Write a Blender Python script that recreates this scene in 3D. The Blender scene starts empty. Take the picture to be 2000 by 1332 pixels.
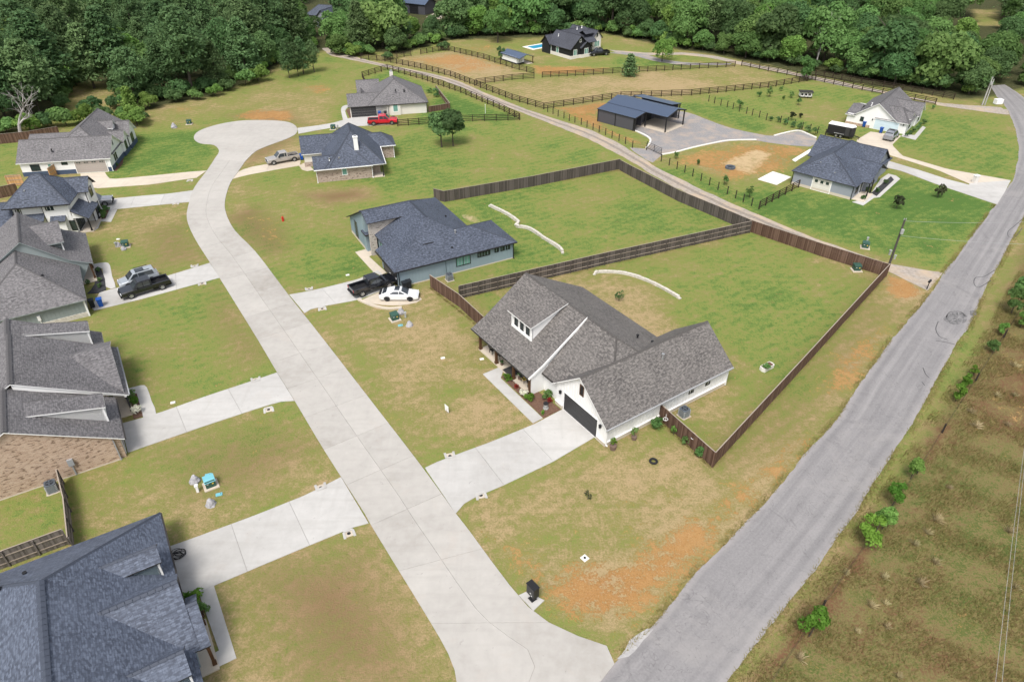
import bpy, math, random, numpy as np
from mathutils import Vector, Matrix
random.seed(7); rng = np.random.default_rng(11)
SC = bpy.context.scene; COL = SC.collection
R = math.radians

# ------------------------------------------------------------ camera, sky, sun, exposure
CAM_H, PITCH, LENS = 45.0, 35.0, 24.48
cd = bpy.data.cameras.new('camera'); cam = bpy.data.objects.new('camera', cd); COL.objects.link(cam)
cam.location = (0, 0, CAM_H); cam.rotation_euler = (R(90 - PITCH), 0, 0)
cd.sensor_width = 36; cd.lens = LENS; cd.clip_start = 1; cd.clip_end = 3000
SC.camera = cam
W = bpy.data.worlds.new('World'); SC.world = W; W.use_nodes = True
SUN_EL, SUN_AZ = 58, 197          # azimuth clockwise from +Y
wn = W.node_tree.nodes; wl = W.node_tree.links
sky = wn.new('ShaderNodeTexSky'); sky.sky_type = 'NISHITA'; sky.sun_disc = False
sky.sun_elevation = R(SUN_EL); sky.sun_rotation = R(SUN_AZ); sky.dust_density = 4.0; sky.ozone_density = 1.0; sky.air_density = 1.0
hs = wn.new('ShaderNodeHueSaturation'); hs.inputs['Saturation'].default_value = 0.42
wl.new(sky.outputs[0], hs.inputs['Color']); wl.new(hs.outputs[0], wn['Background'].inputs[0])
wn['Background'].inputs[1].default_value = 0.115
sd = bpy.data.lights.new('sun', 'SUN'); sd.energy = 1.5; sd.angle = R(18); sd.color = (1, .96, .9)
sun = bpy.data.objects.new('sun', sd); COL.objects.link(sun)
a = R(SUN_AZ); e = R(SUN_EL)
sun.rotation_euler = Vector((-math.sin(a)*math.cos(e), -math.cos(a)*math.cos(e), -math.sin(e))).to_track_quat('-Z', 'Y').to_euler()
VS = SC.view_settings; VS.view_transform = 'Standard'; VS.look = 'None'; VS.gamma = 1; VS.use_curve_mapping = False
VS.exposure = 0.87
SC.cycles.max_bounces = 5; SC.cycles.diffuse_bounces = 3; SC.cycles.glossy_bounces = 2; SC.cycles.transparent_max_bounces = 4

# ------------------------------------------------------------ survey helper: photo pixel (2000 wide) -> point on the ground
FPX = LENS/36*2000; _cp, _sp = math.cos(R(PITCH)), math.sin(R(PITCH))
def G(x, y, z=0.0):
    u, v = (x-1000)/FPX, (y-666)/FPX
    dx, dy, dz = u, _cp - v*_sp, -_sp - v*_cp
    t = (z-CAM_H)/dz
    return Vector((dx*t, dy*t, z))
def GL(pts, z=0.0): return [G(x, y, z) for x, y in pts]
def HGT(bx, by, ty):                  # height of an upright thing from its base and top pixel rows
    b = G(bx, by); v = (ty-666)/FPX
    dy, dz = _cp - v*_sp, -_sp - v*_cp
    return CAM_H + dz/dy*b.y
def px_of(p):
    d = p.y*_cp - (p.z-CAM_H)*_sp
    return 1000+FPX*p.x/d

# ------------------------------------------------------------ materials
def mat(name, col, rough=.8, metal=0, spec=.3):
    m = bpy.data.materials.new(name); m.use_nodes = True
    b = m.node_tree.nodes['Principled BSDF']
    b.inputs['Base Color'].default_value = (*col, 1); b.inputs['Roughness'].default_value = rough
    b.inputs['Metallic'].default_value = metal; b.inputs['Specular IOR Level'].default_value = spec
    return m
class NT:
    def __init__(s, name, rough=.85, spec=.2):
        s.m = mat(name, (.5, .5, .5), rough, 0, spec); s.n = s.m.node_tree.nodes; s.l = s.m.node_tree.links; s.b = s.n['Principled BSDF']
    def node(s, t, **k):
        o = s.n.new('ShaderNode'+t)
        for a_, v in k.items(): setattr(o, a_, v)
        return o
    def put(s, sock, v):
        if hasattr(v, 'is_output') or isinstance(v, bpy.types.NodeSocket): s.l.new(v, sock)
        elif isinstance(v, tuple) and len(v) == 3 and sock.type == 'RGBA': sock.default_value = (*v, 1)
        else: sock.default_value = v
    def coord(s, kind='Object'): return s.node('TexCoord').outputs[kind]
    def mapping(s, vec, scale=(1, 1, 1), rot=(0, 0, 0)):
        o = s.node('Mapping'); s.l.new(vec, o.inputs[0]); o.inputs['Scale'].default_value = scale; o.inputs['Rotation'].default_value = rot; return o.outputs[0]
    def noise(s, vec, scale, detail=3, rough=.55, dist=0):
        o = s.node('TexNoise'); s.l.new(vec, o.inputs['Vector']); o.inputs['Scale'].default_value = scale
        o.inputs['Detail'].default_value = detail; o.inputs['Roughness'].default_value = rough; o.inputs['Distortion'].default_value = dist
        return o.outputs['Fac']
    def math(s, op, a_, b_=0.0, c_=None):
        o = s.node('Math', operation=op); s.put(o.inputs[0], a_); s.put(o.inputs[1], b_)
        if c_ is not None: s.put(o.inputs[2], c_)
        return o.outputs[0]
    def rng(s, v, a0, a1, b0=0.0, b1=1.0, smooth=False):
        o = s.node('MapRange'); s.put(o.inputs[0], v); o.interpolation_type = 'SMOOTHSTEP' if smooth else 'LINEAR'
        for i, q in enumerate((a0, a1, b0, b1)): o.inputs[1+i].default_value = q
        return o.outputs[0]
    def mix(s, f, a_, b_, mode='MIX'):
        o = s.node('MixRGB', blend_type=mode); s.put(o.inputs[0], f); s.put(o.inputs[1], a_); s.put(o.inputs[2], b_); return o.outputs[0]
    def ramp(s, f, stops):
        o = s.node('ValToRGB'); s.put(o.inputs[0], f); els = o.color_ramp.elements
        while len(els) < len(stops): els.new(.5)
        for el, (p, c) in zip(els, stops): el.position = p; el.color = (*c, 1)
        return o.outputs[0]
    def base(s, c): s.put(s.b.inputs['Base Color'], c)
    def bump(s, h, strength=.3, dist=.05):
        o = s.node('Bump'); s.l.new(h, o.inputs['Height']); o.inputs['Strength'].default_value = strength; o.inputs['Distance'].default_value = dist
        s.l.new(o.outputs[0], s.b.inputs['Normal'])

def m_shingle(name, c1, c2, c3):
    t = NT(name, .7, .4); uv = t.coord('UV')
    br = t.node('TexBrick'); t.l.new(uv, br.inputs[0]); br.offset = .37; br.offset_frequency = 1; br.squash = 1
    br.inputs['Scale'].default_value = 1; br.inputs['Brick Width'].default_value = .30; br.inputs['Row Height'].default_value = .155
    br.inputs['Mortar Size'].default_value = .008; br.inputs['Bias'].default_value = 0
    t.put(br.inputs['Color1'], c1); t.put(br.inputs['Color2'], c2); t.put(br.inputs['Mortar'], tuple(x*.5 for x in c1))
    n1 = t.noise(t.mapping(uv, (3.0, 5.2, 1)), 1, 1); n2 = t.noise(uv, .35, 3)
    c = t.mix(t.rng(n1, .45, .62), br.outputs['Color'], c3)
    c = t.mix(t.rng(n2, .3, .7, 0, .28), c, tuple(x*1.25 for x in c2))
    t.base(c)
    v = t.node('SeparateXYZ'); t.l.new(uv, v.inputs[0])
    saw = t.math('FRACT', t.math('DIVIDE', v.outputs[1], .155))
    t.bump(t.math('ADD', t.math('MULTIPLY', saw, -.6), t.math('MULTIPLY', n1, .7)), .55, .03)
    return t.m
M = {}
M['sh_grey'] = m_shingle('shingle_weathered_grey', (.105, .097, .092), (.195, .18, .168), (.062, .057, .055))
M['sh_grey2'] = m_shingle('shingle_light_grey', (.115, .11, .113), (.19, .182, .186), (.07, .066, .07))
M['sh_blue'] = m_shingle('shingle_slate_blue', (.046, .056, .080), (.098, .115, .156), (.026, .032, .046))
M['sh_blue2'] = m_shingle('shingle_blue_near', (.062, .075, .107), (.125, .148, .20), (.04, .048, .07))
M['sh_char'] = m_shingle('shingle_charcoal', (.045, .048, .062), (.075, .08, .10), (.034, .036, .044))
def m_siding(name, col, period=.0):
    t = NT(name, .6, .3); n = t.noise(t.coord('Object'), .6, 3)
    c = t.mix(t.rng(n, .3, .7), tuple(x*.94 for x in col), col)
    t.base(c)
    return t.m
M['white'] = m_siding('white_siding', (.78, .78, .77)); M['bluegrey'] = m_siding('blue_grey_siding', (.24, .31, .35))
M['greygreen'] = m_siding('grey_green_siding', (.27, .31, .31)); M['greyside'] = m_siding('grey_siding', (.27, .29, .33))
M['blackside'] = m_siding('black_siding', (.018, .019, .022)); M['creamwhite'] = m_siding('cream_white_siding', (.66, .63, .58))
M['stoneblue'] = m_siding('blue_stone_band', (.06, .085, .14)); M['mblack'] = mat('black_trim', (.018, .018, .02), .45)
M['twhite'] = mat('white_trim', (.8, .8, .79), .55); M['tblackbrown'] = mat('dark_trim', (.035, .032, .03), .6)
M['tgrey'] = mat('grey_trim', (.3, .31, .32), .6)
M['gdoor'] = mat('dark_garage_door', (.04, .04, .042), .5); M['gdoor_tan'] = mat('tan_garage_door', (.36, .32, .29), .55); M['gdoor_blue'] = mat('pale_blue_garage_door', (.55, .66, .72), .55)
def m_brick(name, c1, c2, mo):
    t = NT(name, .9, .15); uv = t.coord('UV')
    br = t.node('TexBrick'); t.l.new(uv, br.inputs[0]); br.inputs['Scale'].default_value = 1
    br.inputs['Brick Width'].default_value = .3; br.inputs['Row Height'].default_value = .1; br.inputs['Mortar Size'].default_value = .012
    t.put(br.inputs['Color1'], c1); t.put(br.inputs['Color2'], c2); t.put(br.inputs['Mortar'], mo)
    n = t.noise(t.mapping(uv, (2.2, 5, 1)), 1, 2)
    t.base(t.mix(t.rng(n, .56, .62, 0, .8), br.outputs['Color'], tuple(x*.45 for x in c1)))
    t.bump(br.outputs['Fac'], -.5, .02)
    return t.m
M['brick'] = m_brick('tan_brick', (.36, .24, .17), (.50, .37, .28), (.48, .40, .32))
M['brick2'] = m_brick('rose_brick', (.30, .22, .18), (.42, .33, .28), (.45, .4, .35))
M['stone'] = m_brick('pale_stone', (.36, .32, .29), (.5, .45, .4), (.42, .4, .37))
M['found'] = mat('concrete_foundation', (.52, .46, .38), .9)
M['glass'] = mat('window_glass', (.03, .045, .045), .08, 0, .6); M['glassg'] = mat('green_tinted_glass', (.14, .30, .26), .1, 0, .6)
M['carglass'] = mat('car_glass', (.03, .036, .042), .04, 0, .9)
def m_concrete(name, c, stain):
    t = NT(name, .9, .2); o = t.coord('Object')
    gp = t.node('NewGeometry').outputs['Position']
    n1 = t.noise(gp, .12, 4, .6, .6); n2 = t.noise(gp, 1.1, 5, .65); n3 = t.noise(gp, 9, 2)
    rnd = t.node('ObjectInfo').outputs['Random']
    k = t.math('ADD', t.math('ADD', t.math('MULTIPLY', n1, .55), t.math('MULTIPLY', n2, .35)), t.math('MULTIPLY', rnd, .13))
    col = t.ramp(k, [(.3, stain), (.5, c), (.7, tuple(min(x*1.16, .8) for x in c))])
    col = t.mix(t.rng(t.noise(gp, .27, 5, .7, 1.0), .57, .75, 0, .4), col, (.40, .345, .30))
    s1 = t.noise(t.mapping(gp, (.09, 1.1, 1), (0, 0, R(-122))), 1, 3, .6); s2 = t.noise(t.mapping(gp, (1.4, .12, 1), (0, 0, R(-122))), 1, 2, .6)
    col = t.mix(t.rng(s1, .52, .72, 0, .28), col, (.30, .285, .26)); col = t.mix(t.rng(s2, .56, .7, 0, .18), col, (.33, .315, .295))
    col = t.mix(t.rng(t.noise(gp, 1.9, 3, .7, .8), .66, .74, 0, .5), col, (.22, .21, .195))
    col = t.mix(t.rng(n3, .3, .7, 0, .10), col, (.35, .34, .33))
    t.base(col); t.bump(n3, .15, .01)
    return t.m
M['conc'] = m_concrete('street_concrete', (.39, .372, .345), (.30, .28, .252))
M['concw'] = m_concrete('driveway_concrete', (.44, .43, .412), (.36, .348, .33))
M['conct'] = m_concrete('tan_driveway_concrete', (.52, .455, .37), (.43, .365, .285))
M['joint'] = mat('joint_filler', (.25, .235, .21), .95)
M['curb'] = mat('white_concrete_curb', (.72, .70, .66), .85)
def m_asphalt():
    t = NT('worn_asphalt', .9, .2); gp = t.node('NewGeometry').outputs['Position']
    uv = t.coord('UV'); s = t.node('SeparateXYZ'); t.l.new(uv, s.inputs[0])
    wob = t.math('MULTIPLY', t.math('SUBTRACT', t.noise(gp, .03, 1), .5), .06)
    across = t.math('ADD', s.outputs[0], wob)
    w = t.math('MULTIPLY', t.math('COSINE', t.math('MULTIPLY', across, 25.1)), .5)
    n1 = t.noise(gp, .3, 5, .65); n2 = t.noise(gp, 6, 3); n3 = t.noise(gp, .05, 3)
    st = t.noise(t.mapping(uv, (9, .045, 1)), 1, 3, .6)
    k = t.math('ADD', t.math('ADD', t.math('MULTIPLY', w, .07), t.math('MULTIPLY', n1, .22)), t.math('ADD', t.math('MULTIPLY', n2, .3), t.math('MULTIPLY', st, .48)))
    c = t.ramp(k, [(.3, (.165, .16, .162)), (.5, (.225, .217, .218)), (.72, (.30, .288, .286))])
    c = t.mix(t.rng(t.noise(gp, .11, 5, .7, 1.2), .53, .66, 0, .4), c, (.30, .285, .275)); c = t.mix(t.rng(t.noise(gp, .19, 5, .72, 1.5), .58, .68, 0, .35), c, (.13, .125, .128)); cr = t.math('ABSOLUTE', t.math('SUBTRACT', t.noise(gp, .35, 4, .6, 1.0), .5)); c = t.mix(t.rng(cr, 0, .006, .45, 0), c, (.09, .087, .088))
    ed = t.math('ABSOLUTE', t.math('SUBTRACT', s.outputs[0], .5))
    c = t.mix(t.rng(t.math('ADD', ed, t.math('MULTIPLY', t.math('SUBTRACT', n1, .5), .12)), .40, .5, 0, .6), c, (.31, .29, .285))
    t.base(c); t.bump(n2, .25, .02); return t.m
M['asph'] = m_asphalt()
M['tar'] = mat('tar_sealer', (.075, .073, .075), .7)
def m_noisy(name, c1, c2, scale, rough=.9, bump=.3, c3=None):
    t = NT(name, rough, .2); gp = t.node('NewGeometry').outputs['Position']
    n = t.noise(gp, scale, 4, .65); c = t.mix(t.rng(n, .35, .65), c1, c2)
    if c3: c = t.mix(t.rng(t.noise(gp, scale*.12, 4, .6), .45, .65), c, c3)
    t.base(c); t.bump(n, bump, .03); return t.m
M['gravel'] = m_noisy('gravel', (.20, .195, .20), (.29, .28, .275), 3.5, c3=(.34, .29, .25))
M['lane'] = m_noisy('gravel_lane', (.27, .235, .20), (.40, .355, .31), 2.2, c3=(.43, .34, .25))
M['mulch'] = m_noisy('bark_mulch', (.09, .05, .035), (.17, .10, .07), 6, c3=(.13, .08, .06))
M['mulchk'] = m_noisy('black_mulch', (.03, .03, .033), (.06, .06, .065), 6)
M['stonew'] = m_noisy('pale_limestone', (.45, .42, .36), (.62, .59, .53), 3)
def m_wood(name, c1, c2, sc=1.0):
    t = NT(name, .85, .15); gp = t.node('NewGeometry'); rnd = gp.outputs['Random Per Island']
    n = t.noise(t.mapping(gp.outputs['Position'], (1, 1, .25)), 1.3*sc, 4, .65)
    k = t.math('ADD', t.math('MULTIPLY', rnd, .55), t.math('MULTIPLY', n, .5))
    t.base(t.ramp(k, [(.2, c1), (.8, c2)])); return t.m
M['fence_brown'] = m_wood('stained_cedar', (.062, .034, .024), (.155, .098, .072)); M['fence_grey'] = m_wood('weathered_cedar', (.085, .074, .066), (.20, .175, .16))
M['fence_dark'] = m_wood('dark_weathered_cedar', (.05, .043, .038), (.13, .112, .10)); M['fence_new'] = m_wood('fresh_cedar', (.42, .23, .10), (.6, .36, .17))
M['rail_pale'] = m_wood('pale_fence_rail', (.20, .16, .13), (.33, .28, .23))
M['ranch'] = m_wood('black_brown_ranch_board', (.020, .014, .011), (.055, .038, .029)); M['postwood'] = m_wood('dark_post', (.018, .015, .013), (.045, .036, .03))
M['beam'] = mat('brown_porch_beam', (.085, .042, .02), .7); M['pole'] = m_wood('utility_pole_wood', (.05, .045, .042), (.10, .09, .082)); M['polegrey'] = m_wood('pale_pole_wood', (.28, .27, .26), (.4, .39, .37))
M['steel'] = mat('galvanised_steel', (.45, .46, .47), .4, .6); M['acgrey'] = mat('ac_grey', (.10, .118, .14), .5); M['black'] = mat('matte_black', (.015, .015, .017), .6)
M['greenbox'] = mat('utility_green', (.035, .085, .065), .5); M['greyped'] = mat('grey_pedestal', (.33, .34, .33), .6); M['bluelid'] = mat('teal_lid', (.16, .42, .48), .5)
M['binblue'] = mat('blue_bin', (.01, .07, .32), .45); M['bindark'] = mat('dark_bin', (.02, .023, .028), .5)
M['red'] = mat('hydrant_red', (.45, .03, .02), .45); M['rubber'] = mat('tyre_rubber', (.02, .02, .021), .85); M['rim'] = mat('alloy_rim', (.5, .51, .52), .35, .7)
M['metalroof'] = mat('blue_metal_roof', (.085, .115, .175), .4, .2); M['barnwall'] = mat('barn_grey_metal', (.085, .085, .10), .5, .2)
M['yellow'] = mat('yellow_fabric', (.65, .48, .08), .8); M['poolblue'] = mat('pool_water', (.05, .35, .55), .08, 0, .5); M['terracotta'] = mat('clay_pot', (.16, .11, .09), .8)
M['lightred'] = mat('tail_light', (.35, .01, .01), .25); M['lamp'] = mat('head_light', (.7, .72, .75), .15)
def paint(name, c, rough=.25):
    m = mat(name, c, rough, .15, .5); m.node_tree.nodes['Principled BSDF'].inputs['Coat Weight'].default_value = .9; return m
for k, c in dict(cblack=(.009, .010, .014), cwhite=(.72, .73, .74), cred=(.55, .012, .03), ctan=(.36, .335, .31), csilver=(.33, .36, .39), cgrey=(.22, .23, .25)).items(): M[k] = paint('car_paint_'+k[1:], c)
def m_leaf(name, c1, c2, var=.35):
    t = NT(name, .75, .15); g = t.node('NewGeometry'); oi = t.node('ObjectInfo').outputs['Random']
    k = t.math('ADD', t.math('MULTIPLY', g.outputs['Random Per Island'], .5), t.math('MULTIPLY', oi, .5))
    hv = t.node('HueSaturation'); t.put(hv.inputs['Color'], t.ramp(k, [(.1, c1), (.9, c2)])); t.put(hv.inputs['Hue'], t.rng(t.math('FRACT', t.math('MULTIPLY', oi, 7.31)), 0, 1, .483, .522)); t.put(hv.inputs['Value'], t.rng(t.math('FRACT', t.math('MULTIPLY', oi, 3.77)), 0, 1, .74, 1.2)); t.base(hv.outputs[0])
    tr = t.node('BsdfTranslucent'); t.put(tr.inputs[0], tuple(x*1.2 for x in c2)); mx = t.node('MixShader'); mx.inputs[0].default_value = .36
    t.l.new(t.b.outputs[0], mx.inputs[1]); t.l.new(tr.outputs[0], mx.inputs[2]); t.l.new(mx.outputs[0], t.n['Material Output'].inputs[0])
    return t.m
M['leaf_dark'] = m_leaf('leaf_dark_green', (.062, .122, .046), (.135, .225, .082)); M['leaf_mid'] = m_leaf('leaf_mid_green', (.082, .16, .046), (.175, .29, .09))
M['leaf_light'] = m_leaf('leaf_light_green', (.11, .20, .04), (.21, .33, .085)); M['leaf_pine'] = m_leaf('pine_needles', (.08, .145, .06), (.165, .255, .105))
M['leaf_sap'] = m_leaf('sapling_leaf', (.08, .17, .02), (.17, .31, .05)); M['leaf_mag'] = m_leaf('magnolia_leaf', (.03, .045, .02), (.08, .085, .045)); M['flower'] = m_leaf('white_flower', (.5, .5, .4), (.75, .75, .65))
M['bark'] = m_wood('bark', (.045, .036, .028), (.10, .085, .07)); M['barkgrey'] = m_wood('dead_wood', (.26, .24, .23), (.42, .40, .385)); M['dry'] = m_leaf('dry_grass', (.32, .26, .14), (.52, .44, .27)); M['redleaf'] = m_leaf('red_leaf', (.18, .02, .015), (.32, .05, .03))
M['mgrass'] = m_leaf('meadow_grass', (.10, .115, .03), (.26, .21, .085))

# ------------------------------------------------------------ mesh builder
class MB:
    def __init__(s): s.v = []; s.f = []; s.mi = []; s.uv = []
    def face(s, pts, mi=0, uv=None):
        n = len(s.v); s.v += [tuple(p) for p in pts]; s.f.append(tuple(range(n, n+len(pts)))); s.mi.append(mi)
        s.uv += uv if uv else [(0, 0)]*len(pts)
    def vface(s, pts, mi=0):           # uv in metres: u along the wall, v up
        pts = [Vector(p) for p in pts]; nrm = (pts[1]-pts[0]).cross(pts[2]-pts[0])
        h = Vector((-nrm.y, nrm.x, 0)); h = h.normalized() if h.length > 1e-6 else Vector((1, 0, 0)); up = nrm.normalized().cross(h)
        s.face(pts, mi, [(p.dot(h), p.dot(up)) for p in pts])
    def box(s, x0, x1, y0, y1, z0, z1, mi=0, bottom=True):
        a = [(x0, y0, z0), (x1, y0, z0), (x1, y1, z0), (x0, y1, z0)]; b = [(x, y, z1) for x, y, _ in a]
        for i in range(4):
            j = (i+1) % 4; s.vface([a[i], a[j], b[j], b[i]], mi)
        s.vface(b, mi)
        if bottom: s.vface(a[::-1], mi)
    def obox(s, c, ax, ay, az, mi=0):   # centre and three half-axis vectors
        c = Vector(c); P = [[[c+ax*i+ay*j+az*k for k in (-1, 1)] for j in (-1, 1)] for i in (-1, 1)]
        for q in ([P[0][0][0], P[0][1][0], P[1][1][0], P[1][0][0]], [P[0][0][1], P[1][0][1], P[1][1][1], P[0][1][1]], [P[0][0][0], P[1][0][0], P[1][0][1], P[0][0][1]],
                  [P[0][1][0], P[0][1][1], P[1][1][1], P[1][1][0]], [P[0][0][0], P[0][0][1], P[0][1][1], P[0][1][0]], [P[1][0][0], P[1][1][0], P[1][1][1], P[1][0][1]]): s.vface(q, mi)
    def bar(s, p, q, w, h=None, mi=0, up=Vector((0, 0, 1))):
        p = Vector(p); q = Vector(q); d = q-p; L = d.length
        if L < 1e-6: return
        d /= L; side = d.cross(up)
        if side.length < 1e-3: side = d.cross(Vector((1, 0, 0)))
        side.normalize(); u = side.cross(d)
        s.obox((p+q)/2, d*L/2, side*w/2, u*(h or w)/2, mi)
    def prism(s, pts, z0, z1, mi=0, ms=None):   # pts: plan polygon ccw
        ms = mi if ms is None else ms; n = len(pts)
        s.vface([(p[0], p[1], z1) for p in pts], mi)
        for i in range(n):
            p, q = pts[i], pts[(i+1) % n]; s.vface([(p[0], p[1], z0), (q[0], q[1], z0), (q[0], q[1], z1), (p[0], p[1], z1)], ms)
    def tube(s, path, radii, n=6, mi=0, cap=True):
        path = [Vector(p) for p in path]; rings = []
        for i, p in enumerate(path):
            d = (path[min(i+1, len(path)-1)]-path[max(i-1, 0)]).normalized()
            x = d.cross(Vector((0, 0, 1)));
            if x.length < 1e-3: x = d.cross(Vector((1, 0, 0)))
            x.normalize(); y = d.cross(x); r = radii[i] if hasattr(radii, '__len__') else radii
            rings.append([p+x*r*math.cos(2*math.pi*k/n)+y*r*math.sin(2*math.pi*k/n) for k in range(n)])
        b = len(s.v)
        for rg in rings: s.v += [tuple(p) for p in rg]
        for i in range(len(rings)-1):
            for k in range(n):
                k2 = (k+1) % n; s.f.append((b+i*n+k, b+i*n+k2, b+(i+1)*n+k2, b+(i+1)*n+k)); s.mi.append(mi); s.uv += [(0, 0)]*4
        if cap:
            s.f.append(tuple(b+k for k in range(n))[::-1]); s.f.append(tuple(b+(len(rings)-1)*n+k for k in range(n))); s.mi += [mi, mi]; s.uv += [(0, 0)]*(2*n)
    def cyl(s, c, r, h, n=12, mi=0, r2=None): s.tube([c, (c[0], c[1], c[2]+h)], [r, r2 if r2 is not None else r], n, mi)
    def mesh(s, name, mats, smooth=False):
        me = bpy.data.meshes.new(name); me.from_pydata(s.v, [], s.f)
        for m in (mats if isinstance(mats, (list, tuple)) else [mats]): me.materials.append(M[m] if isinstance(m, str) else m)
        me.polygons.foreach_set('material_index', s.mi)
        if s.uv: me.uv_layers.new(name='UVMap').data.foreach_set('uv', np.array(s.uv, dtype=np.float32).ravel())
        if smooth: me.polygons.foreach_set('use_smooth', [True]*len(s.f))
        me.update(); return me
    def build(s, name, mats, parent=None, smooth=False, **props):
        o = link(name, s.mesh(name, mats, smooth), parent)
        for k, v in props.items(): o[k] = v
        return o
def link(name, me, parent=None, loc=None, rz=None):
    o = bpy.data.objects.new(name, me); COL.objects.link(o)
    if parent is not None: o.parent = parent
    if loc is not None: o.location = loc
    if rz is not None: o.rotation_euler = (0, 0, rz)
    return o
def tag(o, label, cat, group=None):
    o['label'] = label; o['category'] = cat
    if group: o['group'] = group
    return o
def thing(name, label, cat, loc=(0, 0, 0), rz=0, group=None): return tag(link(name, None, None, loc, rz), label, cat, group)
def copy_tree(o, parent=None):
    c = o.copy(); COL.objects.link(c)
    if parent is not None: c.parent = parent; c.matrix_parent_inverse = o.matrix_parent_inverse
    for ch in o.children: copy_tree(ch, c)
    return c
def structure(o): o['kind'] = 'structure'; return o

# ------------------------------------------------------------ ground sheet with measured zones of grass, dry grass, soil
def poly_soft(X, Y, poly, f):
    n = len(poly); inside = np.zeros(X.shape, bool); d2 = np.full(X.shape, 1e9)
    for i in range(n):
        x1, y1 = poly[i]; x2, y2 = poly[(i+1) % n]
        c = ((y1 > Y) != (y2 > Y)); xi = (x2-x1)*(Y-y1)/((y2-y1) if abs(y2-y1) > 1e-9 else 1e-9)+x1
        inside ^= c & (X < xi)
        dx, dy = x2-x1, y2-y1; L = dx*dx+dy*dy+1e-9; t = np.clip(((X-x1)*dx+(Y-y1)*dy)/L, 0, 1)
        d2 = np.minimum(d2, (X-x1-t*dx)**2+(Y-y1-t*dy)**2)
    sd_ = np.sqrt(d2)*np.where(inside, 1, -1)
    t = np.clip(.5+sd_/(2*f), 0, 1); return t*t*(3-2*t)
def zpoly(pts): return [(p.x, p.y) for p in GL(pts)]
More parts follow.
